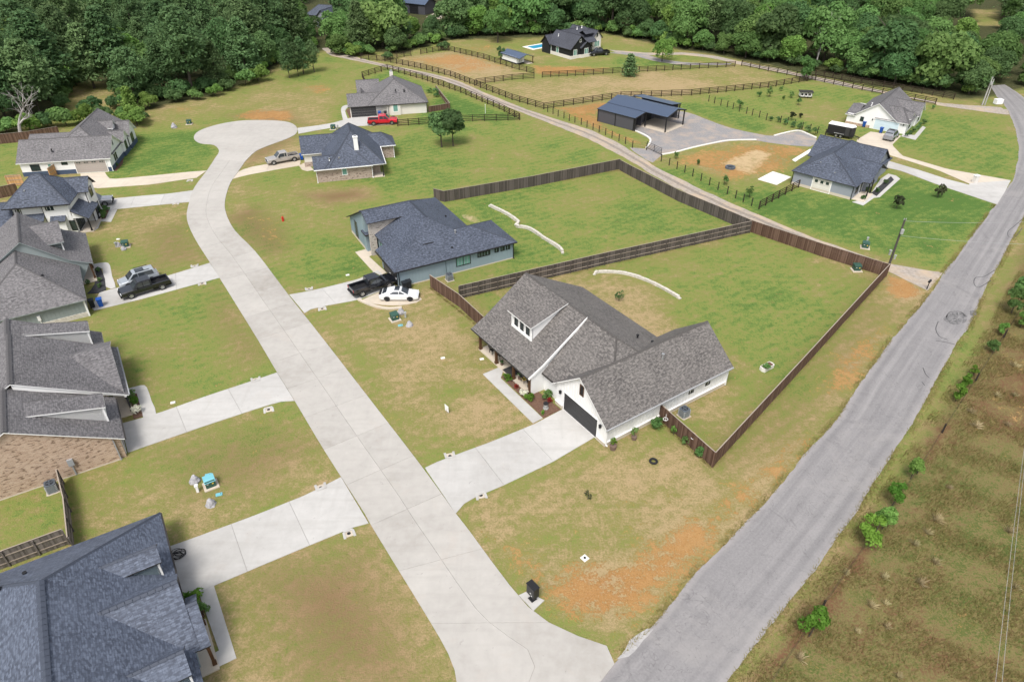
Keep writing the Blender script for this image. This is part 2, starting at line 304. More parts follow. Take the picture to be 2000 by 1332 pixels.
# (channel, value, feather in metres, pixel outline); channels: g greenness, d red soil, m meadow, f forest floor, s pale sand
ZONES = [
 ('g', .50, 3, [(0,230),(700,90),(2000,150),(2000,1332),(0,1332)]),
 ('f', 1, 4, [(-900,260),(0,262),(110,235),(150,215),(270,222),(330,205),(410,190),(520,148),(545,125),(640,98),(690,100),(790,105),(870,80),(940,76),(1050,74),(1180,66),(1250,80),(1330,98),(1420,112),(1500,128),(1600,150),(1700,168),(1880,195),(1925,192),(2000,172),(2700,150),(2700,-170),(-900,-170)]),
 ('f', 0, 2.5, [(105,165),(215,160),(230,190),(240,215),(120,212)]), ('g', .35, 2, [(105,165),(215,160),(230,190),(240,215),(120,212)]),
 ('f', 0, 2, [(1900,20),(1945,20),(1960,55),(1905,50)]),
 ('g', .46, 4, [(280,225),(640,110),(765,140),(690,230),(590,250),(480,238),(380,265),(300,262)]),
 ('g', .2, 3, [(500,180),(640,190),(680,230),(590,250),(500,240)]), ('g', .72, 3, [(500,150),(640,110),(700,130),(600,165)]),
 ('g', .8, 3, [(640,205),(690,185),(700,225),(670,235)]),
 ('d', .8, 2.2, [(592,169),(635,166),(648,176),(620,184),(597,178)]), ('d', .9, 2, [(450,228),(500,214),(565,217),(580,232),(540,237),(480,233)]), ('d', .5, 2, [(330,212),(350,205),(380,212),(350,222)]),
 ('g', .95, 2, [(245,265),(400,252),(425,300),(392,335),(210,350)]), ('g', .85, 2, [(-40,280),(35,280),(42,345),(-40,355)]),
 ('g', .6, 2, [(180,370),(385,340),(380,372),(200,390)]),
 ('g', .36, 3, [(190,450),(230,410),(368,398),(405,512),(235,555),(210,515)]), ('g', .62, 2, [(185,500),(260,480),(330,500),(230,540)]),
 ('g', .55, 3, [(165,640),(430,545),(538,727),(300,800),(250,750),(230,690)]), ('g', .3, 3, [(400,560),(430,548),(530,720),(470,730)]), ('g', .8, 2, [(240,690),(285,700),(300,790),(250,750)]),
 ('g', .38, 3, [(140,930),(250,885),(590,785),(665,930),(340,1062),(150,1060)]), ('g', .66, 2.5, [(150,960),(300,910),(560,800),(600,830),(420,900),(180,985)]),
 ('g', .62, 2, [(-40,990),(130,925),(135,1045),(-40,1090)]), ('d', .35, 2, [(500,815),(560,820),(575,860),(520,870)]),
 ('g', .24, 3, [(415,1145),(722,1022),(895,1332),(380,1340)]), ('g', .5, 1.5, [(440,1140),(720,1025),(740,1060),(480,1170)]), ('g', .12, 2.5, [(640,1150),(760,1120),(830,1230),(860,1332),(700,1332)]), ('m', .7, 4, [(520,1130),(560,1110),(700,1090),(760,1200),(790,1332),(600,1332)]),
 ('g', .8, 4, [(470,345),(770,275),(880,240),(1015,240),(1195,320),(860,380),(700,425),(560,410)]), ('g', .55, 4, [(450,360),(600,345),(680,420),(720,545),(570,573),(470,450)]),
 ('g', .85, 3, [(540,440),(690,460),(730,540),(600,560)]), ('d', .42, 2.5, [(500,415),(545,420),(560,480),(510,470)]), ('g', .12, 2.5, [(590,375),(720,365),(740,390),(640,400)]), ('g', .2, 2, [(445,375),(470,360),(500,440),(460,420)]),
 ('g', .2, 3, [(490,265),(590,262),(590,300),(470,330),(460,320)]),
 ('g', .82, 4, [(860,385),(1205,330),(1445,440),(930,560),(870,480)]), ('g', .6, 3, [(990,395),(1160,350),(1240,390),(1060,430)]), ('s', .8, 1, [(898,418),(930,420),(945,440),(915,435)]), ('g', .9, 2, [(890,395),(960,400),(1085,490),(1000,520)]),
 ('g', .66, 4, [(1100,530),(1462,455),(1722,548),(1395,870),(1290,800),(1180,650)]), ('g', .2, 3, [(1040,560),(1110,530),(1240,545),(1320,590),(1400,650),(1440,760),(1300,810),(1220,640)]), ('g', .62, 2, [(1290,600),(1380,590),(1500,690),(1430,750),(1330,650)]), ('g', .3, 2, [(1330,790),(1420,770),(1440,850),(1390,890)]),
 ('g', .18, 3, [(600,615),(700,590),(790,565),(850,560),(940,665),(1040,825),(960,862),(832,910)]), ('g', .48, 1.5, [(820,770),(880,745),(930,760),(870,800)]), ('g', .42, 2, [(600,615),(650,600),(720,690),(900,890),(832,910)]), ('g', .5, 2, [(845,570),(900,600),(930,650),(860,610)]),
 ('g', .2, 3, [(900,1000),(1180,872),(1285,830),(1390,915),(1500,960),(1400,1060),(1200,1262),(1060,1200)]), ('g', .55, 2, [(1100,900),(1180,872),(1290,830),(1330,870),(1200,900)]), ('g', .55, 2, [(1080,1050),(1200,1030),(1280,1060),(1190,1090),(1110,1090)]), ('g', .7, 1.5, [(1060,1195),(1130,1215),(1200,1255),(1130,1240)]), ('g', .6, 2, [(1370,1000),(1440,960),(1470,985),(1390,1030)]),
 ('d', .55, 5, [(1050,1140),(1180,1080),(1340,1010),(1480,965),(1400,1090),(1270,1200),(1130,1220)]), ('d', .95, 2.5, [(1080,1150),(1120,1110),(1180,1095),(1240,1110),(1300,1070),(1345,1035),(1385,1025),(1350,1080),(1290,1130),(1260,1175),(1180,1212),(1110,1185)]), ('d', .5, 1, [(900,1030),(960,1060),(1060,1160),(1080,1130),(960,1030)]),
 ('g', .22, 2, [(1395,925),(1742,540),(1815,575),(1560,895),(1495,970)]), ('d', .9, 1.2, [(1733,537),(1790,555),(1805,572),(1770,590),(1735,570)]), ('d', .62, 2, [(1640,690),(1690,670),(1720,660),(1660,760),(1630,740)]), ('d', .56, 1.5, [(1440,960),(1560,860),(1600,850),(1500,960),(1420,1040)]), ('s', .5, 1, [(1455,930),(1485,930),(1490,950),(1465,948)]), ('g', .55, 2, [(1520,760),(1620,700),(1640,740),(1540,800)]),
 ('g', 1.0, 2, [(712,162),(760,137),(1015,232),(800,248),(850,190),(790,165)]), ('g', .5, 2, [(760,125),(1000,185),(1060,215),(1000,198),(880,165)]),
 ('g', .12, 3, [(762,118),(880,101),(1042,145),(930,160)]), ('d', .78, 5, [(790,112),(820,113),(900,104),(985,130),(900,145)]), ('d', .55, 3, [(890,92),(960,86),(975,98),(930,103)]),
 ('g', .14, 4, [(930,167),(1050,153),(1440,132),(1560,155),(1350,183),(1062,208)]), ('g', .34, 3, [(1300,150),(1440,134),(1540,152),(1400,165)]),
 ('g', .55, 3, [(1050,110),(1180,80),(1420,118),(1440,130),(1060,150)]), ('d', .9, 2.5, [(1040,128),(1090,130),(1190,133),(1180,141),(1065,148),(1045,146)]), ('g', .9, 2, [(1200,112),(1275,118),(1330,128),(1200,133)]),
 ('d', .95, 2, [(1085,212),(1170,200),(1200,205),(1160,225),(1190,255),(1240,275),(1262,288),(1200,265),(1130,235)]), ('g', .9, 1.5, [(1115,222),(1150,218),(1155,235),(1120,232)]), ('g', .7, 1.5, [(1160,240),(1235,262),(1255,270),(1210,265)]),
 ('d', .78, 3, [(1310,315),(1350,298),(1480,277),(1575,290),(1540,330),(1430,355),(1350,325)]), ('s', .75, 2, [(1400,320),(1470,290),(1520,300),(1470,345)]), ('g', .55, 2, [(1520,300),(1590,300),(1550,360),(1480,370),(1500,330)]),
 ('g', 1.1, 2.5, [(1285,335),(1350,330),(1440,375),(1560,375),(1700,395),(1740,335),(1830,362),(1945,400),(1842,528),(1700,490),(1480,420)]), ('s', .6, .8, [(1760,490),(1780,485),(1790,495),(1770,500)]), ('s', .6, .8, [(1835,500),(1862,505),(1850,512)]),
 ('g', 1.0, 2.5, [(1310,200),(1420,190),(1500,240),(1500,262),(1420,248),(1350,220)]), ('g', .7, 4, [(1350,192),(1580,162),(1800,208),(1700,260),(1600,260),(1500,235)]), ('g', .85, 3, [(1760,215),(1960,228),(1990,300),(1960,350),(1850,328),(1740,290)]), ('g', .5, 3, [(1560,185),(1640,215),(1660,245),(1560,235)]),
 ('m', 1, 1.5, [(2010,470),(1905,645),(1878,690),(1675,1005),(1505,1230),(1425,1340),(2400,1500),(2600,470)]), ('g', .6, 2, [(2010,470),(1905,645),(1675,1005),(1425,1340),(2400,1500),(2600,470)]), ('g', .2, 6, [(1950,690),(2060,640),(2080,900),(1900,840)]), ('d', .3, 6, [(1960,680),(2040,640),(2060,900),(1920,830)]),
 ('m', .8, 2.5, [(445,425),(500,402),(552,448),(562,485),(520,495),(470,462)]), ('m', .8, 2.5, [(590,380),(700,369),(722,385),(640,398)]), ('m', .6, 2, [(490,270),(585,262),(560,284),(484,324)]), ('m', .5, 3, [(290,450),(370,430),(398,508),(300,522)]), ('m', .45, 3, [(420,560),(522,692),(480,702),(410,612)]), ('m', .5, 3, [(440,226),(560,215),(600,245),(500,238)]),
 ('m', .5, 3, [(330,890),(520,830),(610,870),(500,950),(380,960)]), ('m', .35, 4, [(1420,900),(1560,740),(1700,600),(1760,600),(1540,870)]), ('d', .6, 2, [(1430,1010),(1500,950),(1580,860),(1560,850),(1470,930),(1400,990)]), ('d', .6, 2, [(1600,760),(1680,655),(1730,640),(1700,700),(1620,800)]),
 ('m', .15, 1.0, [(1968,500),(1925,570),(1885,655),(1870,680),(1672,1003),(1502,1225),(1420,1335),(1450,1345),(1560,1180),(1720,985),(1905,690),(1985,520)]), ('g', .62, 1.2, [(1968,500),(1925,570),(1885,655),(1870,680),(1830,760),(1860,760),(1905,690),(1985,520)]), ('g', .42, 1.2, [(1830,760),(1672,1003),(1502,1225),(1420,1335),(1470,1345),(1560,1180),(1720,985),(1860,760)]),
]
ZONES += [('g', 0, .6, [(1450,1345),(1600,1190),(1690,1062),(1702,1068),(1615,1200),(1475,1345)]), ('g', .05, .6, [(1800,900),(1850,820),(1862,826),(1815,905)])]
xs = np.concatenate([np.arange(-420, -150, 6.0), np.arange(-150, 150.1, .62), np.arange(156, 425, 6.0)])
ys = np.concatenate([np.arange(-30, 12, 3.0), np.arange(12, 215, .62), np.arange(216, 520, 5.0)])
XX, YY = np.meshgrid(xs, ys); ch = {k: np.zeros(XX.shape) for k in 'gdmfs'}; ch['g'] += .45
for c_, v_, f_, p_ in ZONES:
    p2 = zpoly(p_); bx = [p[0] for p in p2]; by = [p[1] for p in p2]
    ix = np.where((xs > min(bx)-f_) & (xs < max(bx)+f_))[0]; iy = np.where((ys > min(by)-f_) & (ys < max(by)+f_))[0]
    if not len(ix) or not len(iy): continue
    sl = (slice(iy[0], iy[-1]+1), slice(ix[0], ix[-1]+1))
    w_ = poly_soft(XX[sl], YY[sl], p2, f_); ch[c_][sl] = ch[c_][sl]*(1-w_)+v_*w_
nx, ny = len(xs), len(ys)
gv = np.stack([XX.ravel(), YY.ravel(), np.zeros(nx*ny)], 1)
ii = (np.arange(ny-1)[:, None]*nx+np.arange(nx-1)[None]).ravel()
gf = np.stack([ii, ii+1, ii+nx+1, ii+nx], 1)
gm = bpy.data.meshes.new('ground'); gm.vertices.add(len(gv)); gm.vertices.foreach_set('co', gv.ravel())
gm.loops.add(gf.size); gm.loops.foreach_set('vertex_index', gf.ravel().astype(np.int32)); gm.polygons.add(len(gf))
gm.polygons.foreach_set('loop_start', np.arange(0, gf.size, 4, dtype=np.int32)); gm.update(calc_edges=True)
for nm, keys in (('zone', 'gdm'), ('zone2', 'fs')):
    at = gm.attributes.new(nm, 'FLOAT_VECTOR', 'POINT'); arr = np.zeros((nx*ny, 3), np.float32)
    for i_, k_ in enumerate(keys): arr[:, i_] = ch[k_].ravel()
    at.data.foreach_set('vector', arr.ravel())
def m_ground():
    t = NT('lawn_and_soil', .95, .1); gp = t.node('NewGeometry').outputs['Position']
    def attr(n):
        a_ = t.node('Attribute', attribute_name=n); s_ = t.node('SeparateXYZ'); t.l.new(a_.outputs['Vector'], s_.inputs[0]); return s_.outputs
    z, z2 = attr('zone'), attr('zone2')
    nL = t.noise(gp, .045, 4, .6, .5); nM = t.noise(gp, .22, 5, .68, .4); nS = t.noise(gp, 1.3, 4, .7); nF = t.noise(gp, 5.5, 3, .7)
    def c0(n): return t.math('SUBTRACT', n, .5)
    def cs(n, a0=.36, a1=.64): return t.rng(n, a0, a1, -.5, .5)
    streak = t.noise(t.mapping(gp, (.06, 1.5, 1), (0, 0, R(62))), 1, 2, .6)
    g = z[0]
    for n_, k_ in ((c0(nL), 1.2), (c0(nM), 1.5), (cs(nS), .42), (cs(nF), .42), (c0(streak), .4)): g = t.math('ADD', g, t.math('MULTIPLY', n_, k_))
    sx = t.node('SeparateXYZ'); t.l.new(t.mapping(gp, (1, 1, 1), (0, 0, R(-35))), sx.inputs[0])
    mow = t.math('SINE', t.math('ADD', t.math('MULTIPLY', sx.outputs[1], 4.6), t.math('MULTIPLY', nM, 5.0))); g = t.math('ADD', g, t.math('MULTIPLY', mow, t.math('MULTIPLY', nL, .13)))
    lawn = t.ramp(t.rng(g, -.1, 1.15), [(0, (.38, .285, .155)), (.2, (.30, .24, .113)), (.42, (.225, .213, .073)), (.65, (.198, .234, .06)), (.88, (.122, .196, .046)), (1, (.08, .155, .034))])
    wm = t.rng(t.math('ADD', g, t.math('MULTIPLY', c0(nF), .9)), -.1, .95)
    mead = t.ramp(wm, [(0, (.17, .09, .05)), (.3, (.17, .12, .055)), (.55, (.205, .17, .072)), (.78, (.14, .138, .046)), (1, (.09, .12, .032))])
    c = t.mix(z[2], lawn, mead)
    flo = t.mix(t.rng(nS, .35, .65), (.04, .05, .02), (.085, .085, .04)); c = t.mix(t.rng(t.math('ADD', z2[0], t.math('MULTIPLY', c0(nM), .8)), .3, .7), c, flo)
    dn = t.math('ADD', z[1], t.math('ADD', t.math('MULTIPLY', c0(nM), 2.0), t.math('ADD', t.math('MULTIPLY', c0(nS), 2.2), t.math('MULTIPLY', cs(nF), .5))))
    soil = t.ramp(t.math('ADD', t.math('MULTIPLY', nM, .6), t.math('MULTIPLY', nS, .4)), [(.25, (.27, .13, .055)), (.5, (.38, .195, .072)), (.75, (.49, .31, .145))])
    soil = t.mix(t.rng(nF, .56, .7, 0, .5), soil, (.17, .085, .035)); soil = t.mix(t.rng(t.noise(gp, 8.5, 2), .64, .72, 0, .7), soil, (.6, .45, .28))
    c = t.mix(t.rng(dn, .5, .76, 0, .92), c, soil)
    sn = t.math('ADD', z2[1], t.math('ADD', t.math('MULTIPLY', c0(nM), .9), t.math('MULTIPLY', c0(nS), 1.1)))
    c = t.mix(t.rng(sn, .45, .8, 0, .85), c, (.52, .40, .24))
    # dark tufts and dead-stem specks
    c = t.mix(t.rng(t.noise(gp, 2.6, 4, .75), .60, .74, 0, .5), c, (.085, .078, .028))
    c = t.mix(t.rng(t.noise(gp, 3.7, 3, .75, .6), .62, .76, 0, .45), c, (.30, .25, .14))
    nX = t.noise(gp, 14, 2, .6); c = t.mix(t.rng(nX, .35, .7, 0, .35), c, t.mix(.5, c, (.06, .06, .025)))
    t.base(c); t.bump(t.math('ADD', nF, t.math('ADD', nX, t.math('MULTIPLY', nS, 1.2))), .6, .14); return t.m
M['ground'] = m_ground(); gm.materials.append(M['ground'])
gm.polygons.foreach_set('use_smooth', np.ones(len(gf), bool))
structure(link('ground', gm))

# ------------------------------------------------------------ paved surfaces
def resample(pts, n):
    d = [0]
    for i in range(len(pts)-1): d.append(d[-1]+(pts[i+1]-pts[i]).length)
    out = []
    for k in range(n+1):
        s = d[-1]*k/n; i = max(j for j in range(len(d)) if d[j] <= s+1e-6); i = min(i, len(pts)-2)
        out.append(pts[i].lerp(pts[i+1], (s-d[i])/max(d[i+1]-d[i], 1e-6)))
    return out
def ccw(pts):
    A = sum(pts[i].x*pts[(i+1) % len(pts)].y-pts[(i+1) % len(pts)].x*pts[i].y for i in range(len(pts)))
    return pts if A > 0 else pts[::-1]
def inset(q, g):
    c = sum(q, Vector((0, 0, 0)))/len(q); return [p+(c-p).normalized()*min(g*1.3, (c-p).length*.4) for p in q]
def slab_strip(name, left, right, step, lanes, m, top=.05, gap=.013, square=False):
    """paving between two edge lines, cut into slabs by transverse and lane joints; each slab an object"""
    root = link(name, None); root['kind'] = 'structure'
    n = max(1, round(sum((left[i+1]-left[i]).length for i in range(len(left)-1))/step)); sub = 4
    A, B = resample(left, n*sub), resample(right, n*sub)
    if square:                          # transverse joints square to the street: pair each left point with the nearest right one
        D = resample(right, 600); last = 0; B2 = []
        for i, p in enumerate(A):
            j = min(range(last, min(601, last+120)), key=lambda q: (D[q]-p).length); f = min(1, i/10, (len(A)-1-i)/10); j0 = round(600*i/(len(A)-1)); j = max(last, round(j*f+j0*(1-f))); last = j; B2.append(D[min(j, 600)])
        B = B2
    bm = MB()
    for i in range(n*sub): bm.face([(p.x, p.y, top-.035) for p in (A[i], B[i], B[i+1], A[i+1])][::-1] if False else [(p.x, p.y, top-.035) for p in ccw([A[i], B[i], B[i+1], A[i+1]])])
    bm.build('joint_bed', 'joint', root)
    for i in range(n):
        for k in range(lanes):
            u0, u1 = k/lanes, (k+1)/lanes
            lo = [A[i*sub+j].lerp(B[i*sub+j], u0) for j in range(sub+1)]; hi = [A[i*sub+j].lerp(B[i*sub+j], u1) for j in range(sub+1)]
            # pull edges in for the joint
            for L_, O_, edge in ((lo, hi, k > 0), (hi, lo, k < lanes-1)):
                if edge:
                    for j in range(sub+1): L_[j] = L_[j]+(O_[j]-L_[j]).normalized()*gap
            for L_ in (lo, hi):
                if i > 0: L_[0] = L_[0]+(L_[1]-L_[0]).normalized()*gap
                if i < n-1: L_[-1] = L_[-1]+(L_[-2]-L_[-1]).normalized()*gap
            b = MB(); b.prism([(p.x, p.y) for p in ccw(lo+hi[::-1])], top-.09, top, 0); b.build('slab', m, root)
    return root
def sheet(name, pts, z, m, thick=.05, parent=None, kind='structure'):
    b = MB(); b.prism([(p.x, p.y) for p in ccw(pts)], z-thick, z); o = b.build(name, m, parent)
    if parent is None: o['kind'] = kind
    return o
def smooth_line(pts, n=4):
    out = []
    for i in range(len(pts)-1):
        p0 = pts[max(i-1, 0)]; p1 = pts[i]; p2 = pts[i+1]; p3 = pts[min(i+2, len(pts)-1)]
        for k in range(n):
            t = k/n; out.append(.5*((2*p1)+(p2-p0)*t+(2*p0-5*p1+4*p2-p3)*t*t+(3*p1-p0-3*p2+p3)*t**3))
    return out+[pts[-1]]
# the concrete street from the county road up to the cul-de-sac (left edge / right edge as surveyed)
Ls = GL([(894,1345),(890,1315),(872,1269),(825,1189),(777,1111),(722,1021),(710,999),(666,931),(625,866),(575,782),(541,727),(505,666),(455,585),(410,513),(380,465),(365,428),(369,398),(379,368),(405,333),(420,310)])
Rs = GL([(1162,1345),(1211,1279),(1192,1264),(1100,1231),(1041,1194),(1000,1149),(940,1069),(900,1014),(887,999),(825,913),(717,773),(634,666),(560,572),(500,493),(458,450),(441,415),(440,390),(450,358),(466,335),(478,317)])
slab_strip('concrete_street', smooth_line(Ls, 3), smooth_line(Rs, 3), 5.2, 2, 'conc', .055, .011, True)
cul = smooth_line(GL([(420,310),(428,296),(418,284),(392,281),(379,272),(384,260),(405,250),(440,241),(480,236),(530,236),(565,240),(580,250),(578,262),(560,272),(530,283),(500,296),(478,317)]), 3)
sheet('cul_de_sac_pavement', cul, .058, 'conc', .1)
# asphalt county road with ragged edges
def ragged(pts, amp, n):
    P = resample(pts, n)
    w_ = [random.gauss(0, 1) for _ in range(n+9)]; o_ = list(P)
    for i in range(1, n): d = (o_[i+1]-o_[i-1]).normalized(); P[i] = P[i]+Vector((-d.y, d.x, 0))*amp*(sum(w_[i:i+9])/3+w_[i]*.3)
    return P
Lr = GL([(1085,1430),(1211,1281),(1280,1218),(1357,1119),(1430,1049),(1477,999),(1500,973),(1570,891),(1640,813),(1680,748),(1720,696),(1745,660),(1792,605),(1820,570),(1845,533),(1885,480),(1945,400),(1977,353),(1990,310),(1990,285),(1983,250),(1968,215),(1948,190),(1935,168)])
Rr = GL([(1330,1460),(1420,1332),(1467,1269),(1500,1221),(1570,1141),(1620,1069),(1670,999),(1732,901),(1787,823),(1822,756),(1870,670),(1888,645),(1925,563),(1962,495),(1997,428),(2040,350),(2062,300),(2060,260),(2035,225),(2010,200),(1985,180),(1962,166)])
NR = 420; RA, RB = ragged(Lr, .05, NR), ragged(Rr, .05, NR)
b = MB(); UA, UB = resample(Lr, NR), resample(Rr, NR)
for i in range(NR):
    def row(k): return [RA[k], UA[k].lerp(UB[k], .08), UA[k].lerp(UB[k], .92), RB[k]]
    r0, r1 = row(i), row(i+1); us = (0, .08, .92, 1)
    for c_ in range(3): b.face([(p.x, p.y, .03) for p in (r0[c_], r0[c_+1], r1[c_+1], r1[c_])], 0, [(us[c_], i*.3), (us[c_+1], i*.3), (us[c_+1], i*.3+.3), (us[c_], i*.3+.3)])
road = structure(b.build('asphalt_road', 'asph'))
def road_pt(px, py): p = G(px, py); p.z = .036; return p
def strip(name, pts, w, z, m, parent=None):
    P = smooth_line([Vector((p.x, p.y, z)) for p in pts], 4); b = MB()
    for i in range(len(P)-1):
        d = (P[i+1]-P[i]).normalized(); n_ = Vector((-d.y, d.x, 0))*w/2; b.face([P[i]-n_, P[i+1]-n_, P[i+1]+n_, P[i]+n_])
    return b.build(name, m, parent)
def zt(x0, y0, pts): return [(x0+u/4, y0+v/4) for u, v in pts]
for pts in (zt(1500,333,[(1990,380),(1920,440),(1875,480),(1880,520),(1930,520),(1985,450)]), zt(1500,333,[(1770,780),(1690,830),(1620,840),(1610,890),(1650,915),(1740,860)]), zt(1500,333,[(1330,1180),(1310,1240),(1340,1300),(1400,1320)]),
            zt(1500,333,[(1390,1150),(1420,1110),(1500,1105),(1540,1140)]), zt(1500,666,[(1210,210),(1230,260),(1260,290)]), zt(1500,666,[(1200,320),(1225,350)]), zt(1500,666,[(1310,0),(1380,10),(1460,30)])):
    strip('sealed_crack', GL(pts), .10, .036, 'tar', road)
M['patch'] = m_noisy('patch_asphalt', (.09, .088, .09), (.21, .205, .205), 2.6)
for q in ([(1370,1165),(1400,1130),(1430,1118),(1425,1150),(1440,1172),(1405,1190)], [(1436,1112),(1480,1106),(1488,1135),(1470,1160),(1445,1168),(1432,1146)], [(1494,1104),(1540,1118),(1555,1150),(1520,1158),(1492,1138)], [(1412,1194),(1446,1176),(1474,1166),(1500,1150),(1514,1166),(1500,1200),(1460,1212)], [(1524,1164),(1556,1156),(1546,1186),(1510,1202)], [(1580,1095),(1625,1090),(1630,1130),(1590,1140),(1570,1115)]): sheet('road_patch', ragged(GL(zt(1500,333,q+[q[0]])), .06, 18), .036, M['patch'], .004, road)
sheet('road_shoulder', ragged(GL([(1205,1287),(1222,1262),(1262,1228),(1275,1226),(1250,1250),(1228,1282)]), .1, 12), .04, m_noisy('pale_rubble', (.30, .29, .29), (.42, .41, .40), 2.0), .03)
# gravel lane and the gravel lot of the metal barn
U1 = [(640,94),(675,107),(712,116),(750,125),(800,135),(850,146),(900,161),(950,184),(1000,204),(1075,230),(1150,255),(1180,268),(1215,285),(1250,307),(1288,332),(1375,373),(1440,402),(1500,427),(1575,458),(1675,495),(1725,513),(1775,523),(1842,533)]
L1 = [(629,95),(650,109),(675,115),(712,124),(750,132),(812,143),(862,157),(900,172),(950,195),(1000,213),(1075,243),(1150,272),(1200,298),(1250,325),(1265,336),(1350,383),(1412,413),(1500,446),(1575,475),(1665,507),(1720,524),(1770,548),(1812,568)]
LA, LB = ragged(GL(U1), .15, 110), ragged(GL(L1), .15, 110); b = MB()
for i in range(110): q = [LA[i], LB[i], LB[i+1], LA[i+1]]; b.face([(p.x, p.y, .02) for p in ccw(q)])
structure(b.build('gravel_lane', 'lane'))
b = MB()
ctr = [(p.lerp(q, .5)) for p, q in zip(LA, LB)]
for i in range(8, 105):
    d = (ctr[i+1]-ctr[i]).normalized(); n_ = Vector((-d.y, d.x, 0)); b.face([(p.x, p.y, .025) for p in (ctr[i]-n_*.35, ctr[i+1]-n_*(.3+.12*random.random()), ctr[i+1]+n_*(.3+.12*random.random()), ctr[i]+n_*.35)])
structure(b.build('lane_centre_strip', m_noisy('lane_crown', (.20, .175, .155), (.30, .255, .21), 2.5)))
sheet('gravel_lot', smooth_line(GL([(1237,255),(1265,270),(1270,280),(1262,291),(1230,289),(1252,306),(1275,318),(1292,304),(1350,290),(1425,276),(1477,275),(1500,279),(1582,287),(1594,270),(1559,257),(1512,266),(1480,262),(1425,250),(1375,232),(1342,220),(1290,215),(1240,240),(1237,255)]), 2), .016, 'gravel', .01)
for i, pts in enumerate(([(1292,303),(1320,298),(1350,290),(1390,281),(1425,275),(1477,274)], [(1237,255),(1258,264),(1270,273),(1268,282),(1262,290)], [(1512,266),(1535,260),(1559,256),(1576,262),(1594,270)])):
    P = smooth_line(GL(pts), 3); b = MB()
    for k in range(len(P)-1): b.bar(P[k]+Vector((0, 0, .08)), P[k+1]+Vector((0, 0, .08)), .3, .16)
    tag(b.build('kerb', 'curb'), ['long white concrete kerb sweeping between gravel lot and orange soil', 'short curved white kerb beside the farm gate', 'angled white kerb at far end of gravel lot'][i], 'kerb', 'white kerbs round the gravel lot')
# other tracks
sheet('farm_track', ragged(GL([(1190,98),(1215,100),(1270,104),(1340,103),(1400,110),(1450,122),(1530,136),(1590,150),(1640,160),(1745,182),(1830,200),(1880,208),(1968,214),(1972,226),(1870,212),(1760,190),(1640,168),(1560,150),(1500,137),(1440,126),(1390,114),(1330,108),(1270,109),(1210,106)]), .1, 60), .018, 'lane', .01)
sheet('house_track', ragged(GL([(1215,102),(1260,106),(1290,116),(1340,123),(1430,124),(1430,128),(1330,128),(1280,121),(1240,110),(1190,104)]), .1, 26), .022, 'gravel', .01)
sheet('side_track', ragged(GL([(1827,201),(1900,207),(1955,210),(1975,226),(1900,216),(1830,206)]), .1, 20), .028, 'lane', .01)
# driveways
def dw(name, left, right, step, m, lanes=1, top=.05): return slab_strip(name, GL(left), GL(right), step, lanes, m, top)
dw('concrete_driveway', [(830,914),(850,904),(900,885),(960,863),(1043,829),(1102,798)], [(890,1003),(897,990),(925,972),(975,952),(1080,902),(1163,853)], 4.4, 'concw')
dw('concrete_driveway', [(565,576),(600,570),(640,561),(700,546),(738,528)], [(595,612),(608,604),(640,597),(700,586),(772,558)], 4.5, 'concw')
sheet('parking_pad', smooth_line(GL([(704,588),(745,570),(790,562),(824,585),(795,595),(765,597),(730,594),(704,588)]), 2), .046, 'conct', .08)
dw('concrete_driveway', [(466,336),(485,328),(540,318),(588,307)], [(455,350),(480,343),(545,331),(586,324)], 5, 'conct')
sheet('concrete_path', GL([(584,324),(598,317),(613,333),(600,335),(590,332)]), .046, 'conct')
dw('concrete_driveway', [(581,251),(620,246),(650,241),(692,229)], [(583,262),(620,255),(650,250),(720,246)], 5, 'concw')
sheet('driveway_apron', GL([(692,228.5),(735,226.5),(775,238),(772,243),(722,246.5),(694,240)]), .054, 'concw')
sheet('concrete_path', smooth_line(GL([(671,238),(666,216),(670,208),(680,206),(678,212),(674,218),(681,237)]), 2), .046, 'concw')
dw('concrete_driveway', [(404,334),(375,336),(275,346),(216,351),(208,343),(205,337)], [(384,348),(368,350),(295,361),(182,369),(160,355),(157,340)], 4.5, 'conct')
dw('concrete_driveway', [(381,372),(330,379),(280,383),(217,389),(203,392)], [(370,395),(330,399),(229,409),(205,411),(195,412)], 4.5, 'concw')
sheet('concrete_path', GL([(229,410),(217,434),(197,433),(192,446),(183,452),(165,455),(190,425),(210,410)]), .046, 'concw')
dw('concrete_driveway', [(410,514),(332,538),(250,559),(226,563),(195,572)], [(429,543),(385,555),(275,585),(180,608),(178,600)], 4.5, 'concw')
sheet('concrete_path', smooth_line(GL([(180,517),(206,513),(215,519),(219,540),(226,562),(206,560),(200,525),(180,525)]), 2), .046, 'concw')
dw('concrete_driveway', [(541,728),(500,742),(400,775),(305,809),(236,828)], [(575,783),(545,785),(500,799),(400,832),(250,884)], 4.5, 'concw')
sheet('concrete_path', smooth_line(GL([(245,761),(275,753),(287,757),(296,783),(305,808),(280,816),(268,775),(245,780)]), 2), .046, 'concw')
dw('concrete_driveway', [(666,932),(600,966),(500,1006),(400,1043),(330,1068)], [(720,1022),(690,1030),(600,1067),(500,1109),(352,1172)], 4.5, 'concw')
sheet('concrete_path', GL([(388,1157),(418,1144),(462,1285),(400,1315),(394,1290),(428,1270)]), .046, 'concw')
sheet('concrete_path', GL([(943,731),(977,717),(983,724),(978,739),(1060,817),(1041,827)]), .046, 'concw')
sheet('concrete_path', GL([(694,493),(725,484),(729,497),(721,502),(755,533),(737,540)]), .046, 'conct')
dw('concrete_driveway', [(1700,258),(1670,276),(1736,303),(1832,333),(1897,361)], [(1760,266),(1742,284),(1762,305),(1850,331),(1974,353)], 5, 'conct')
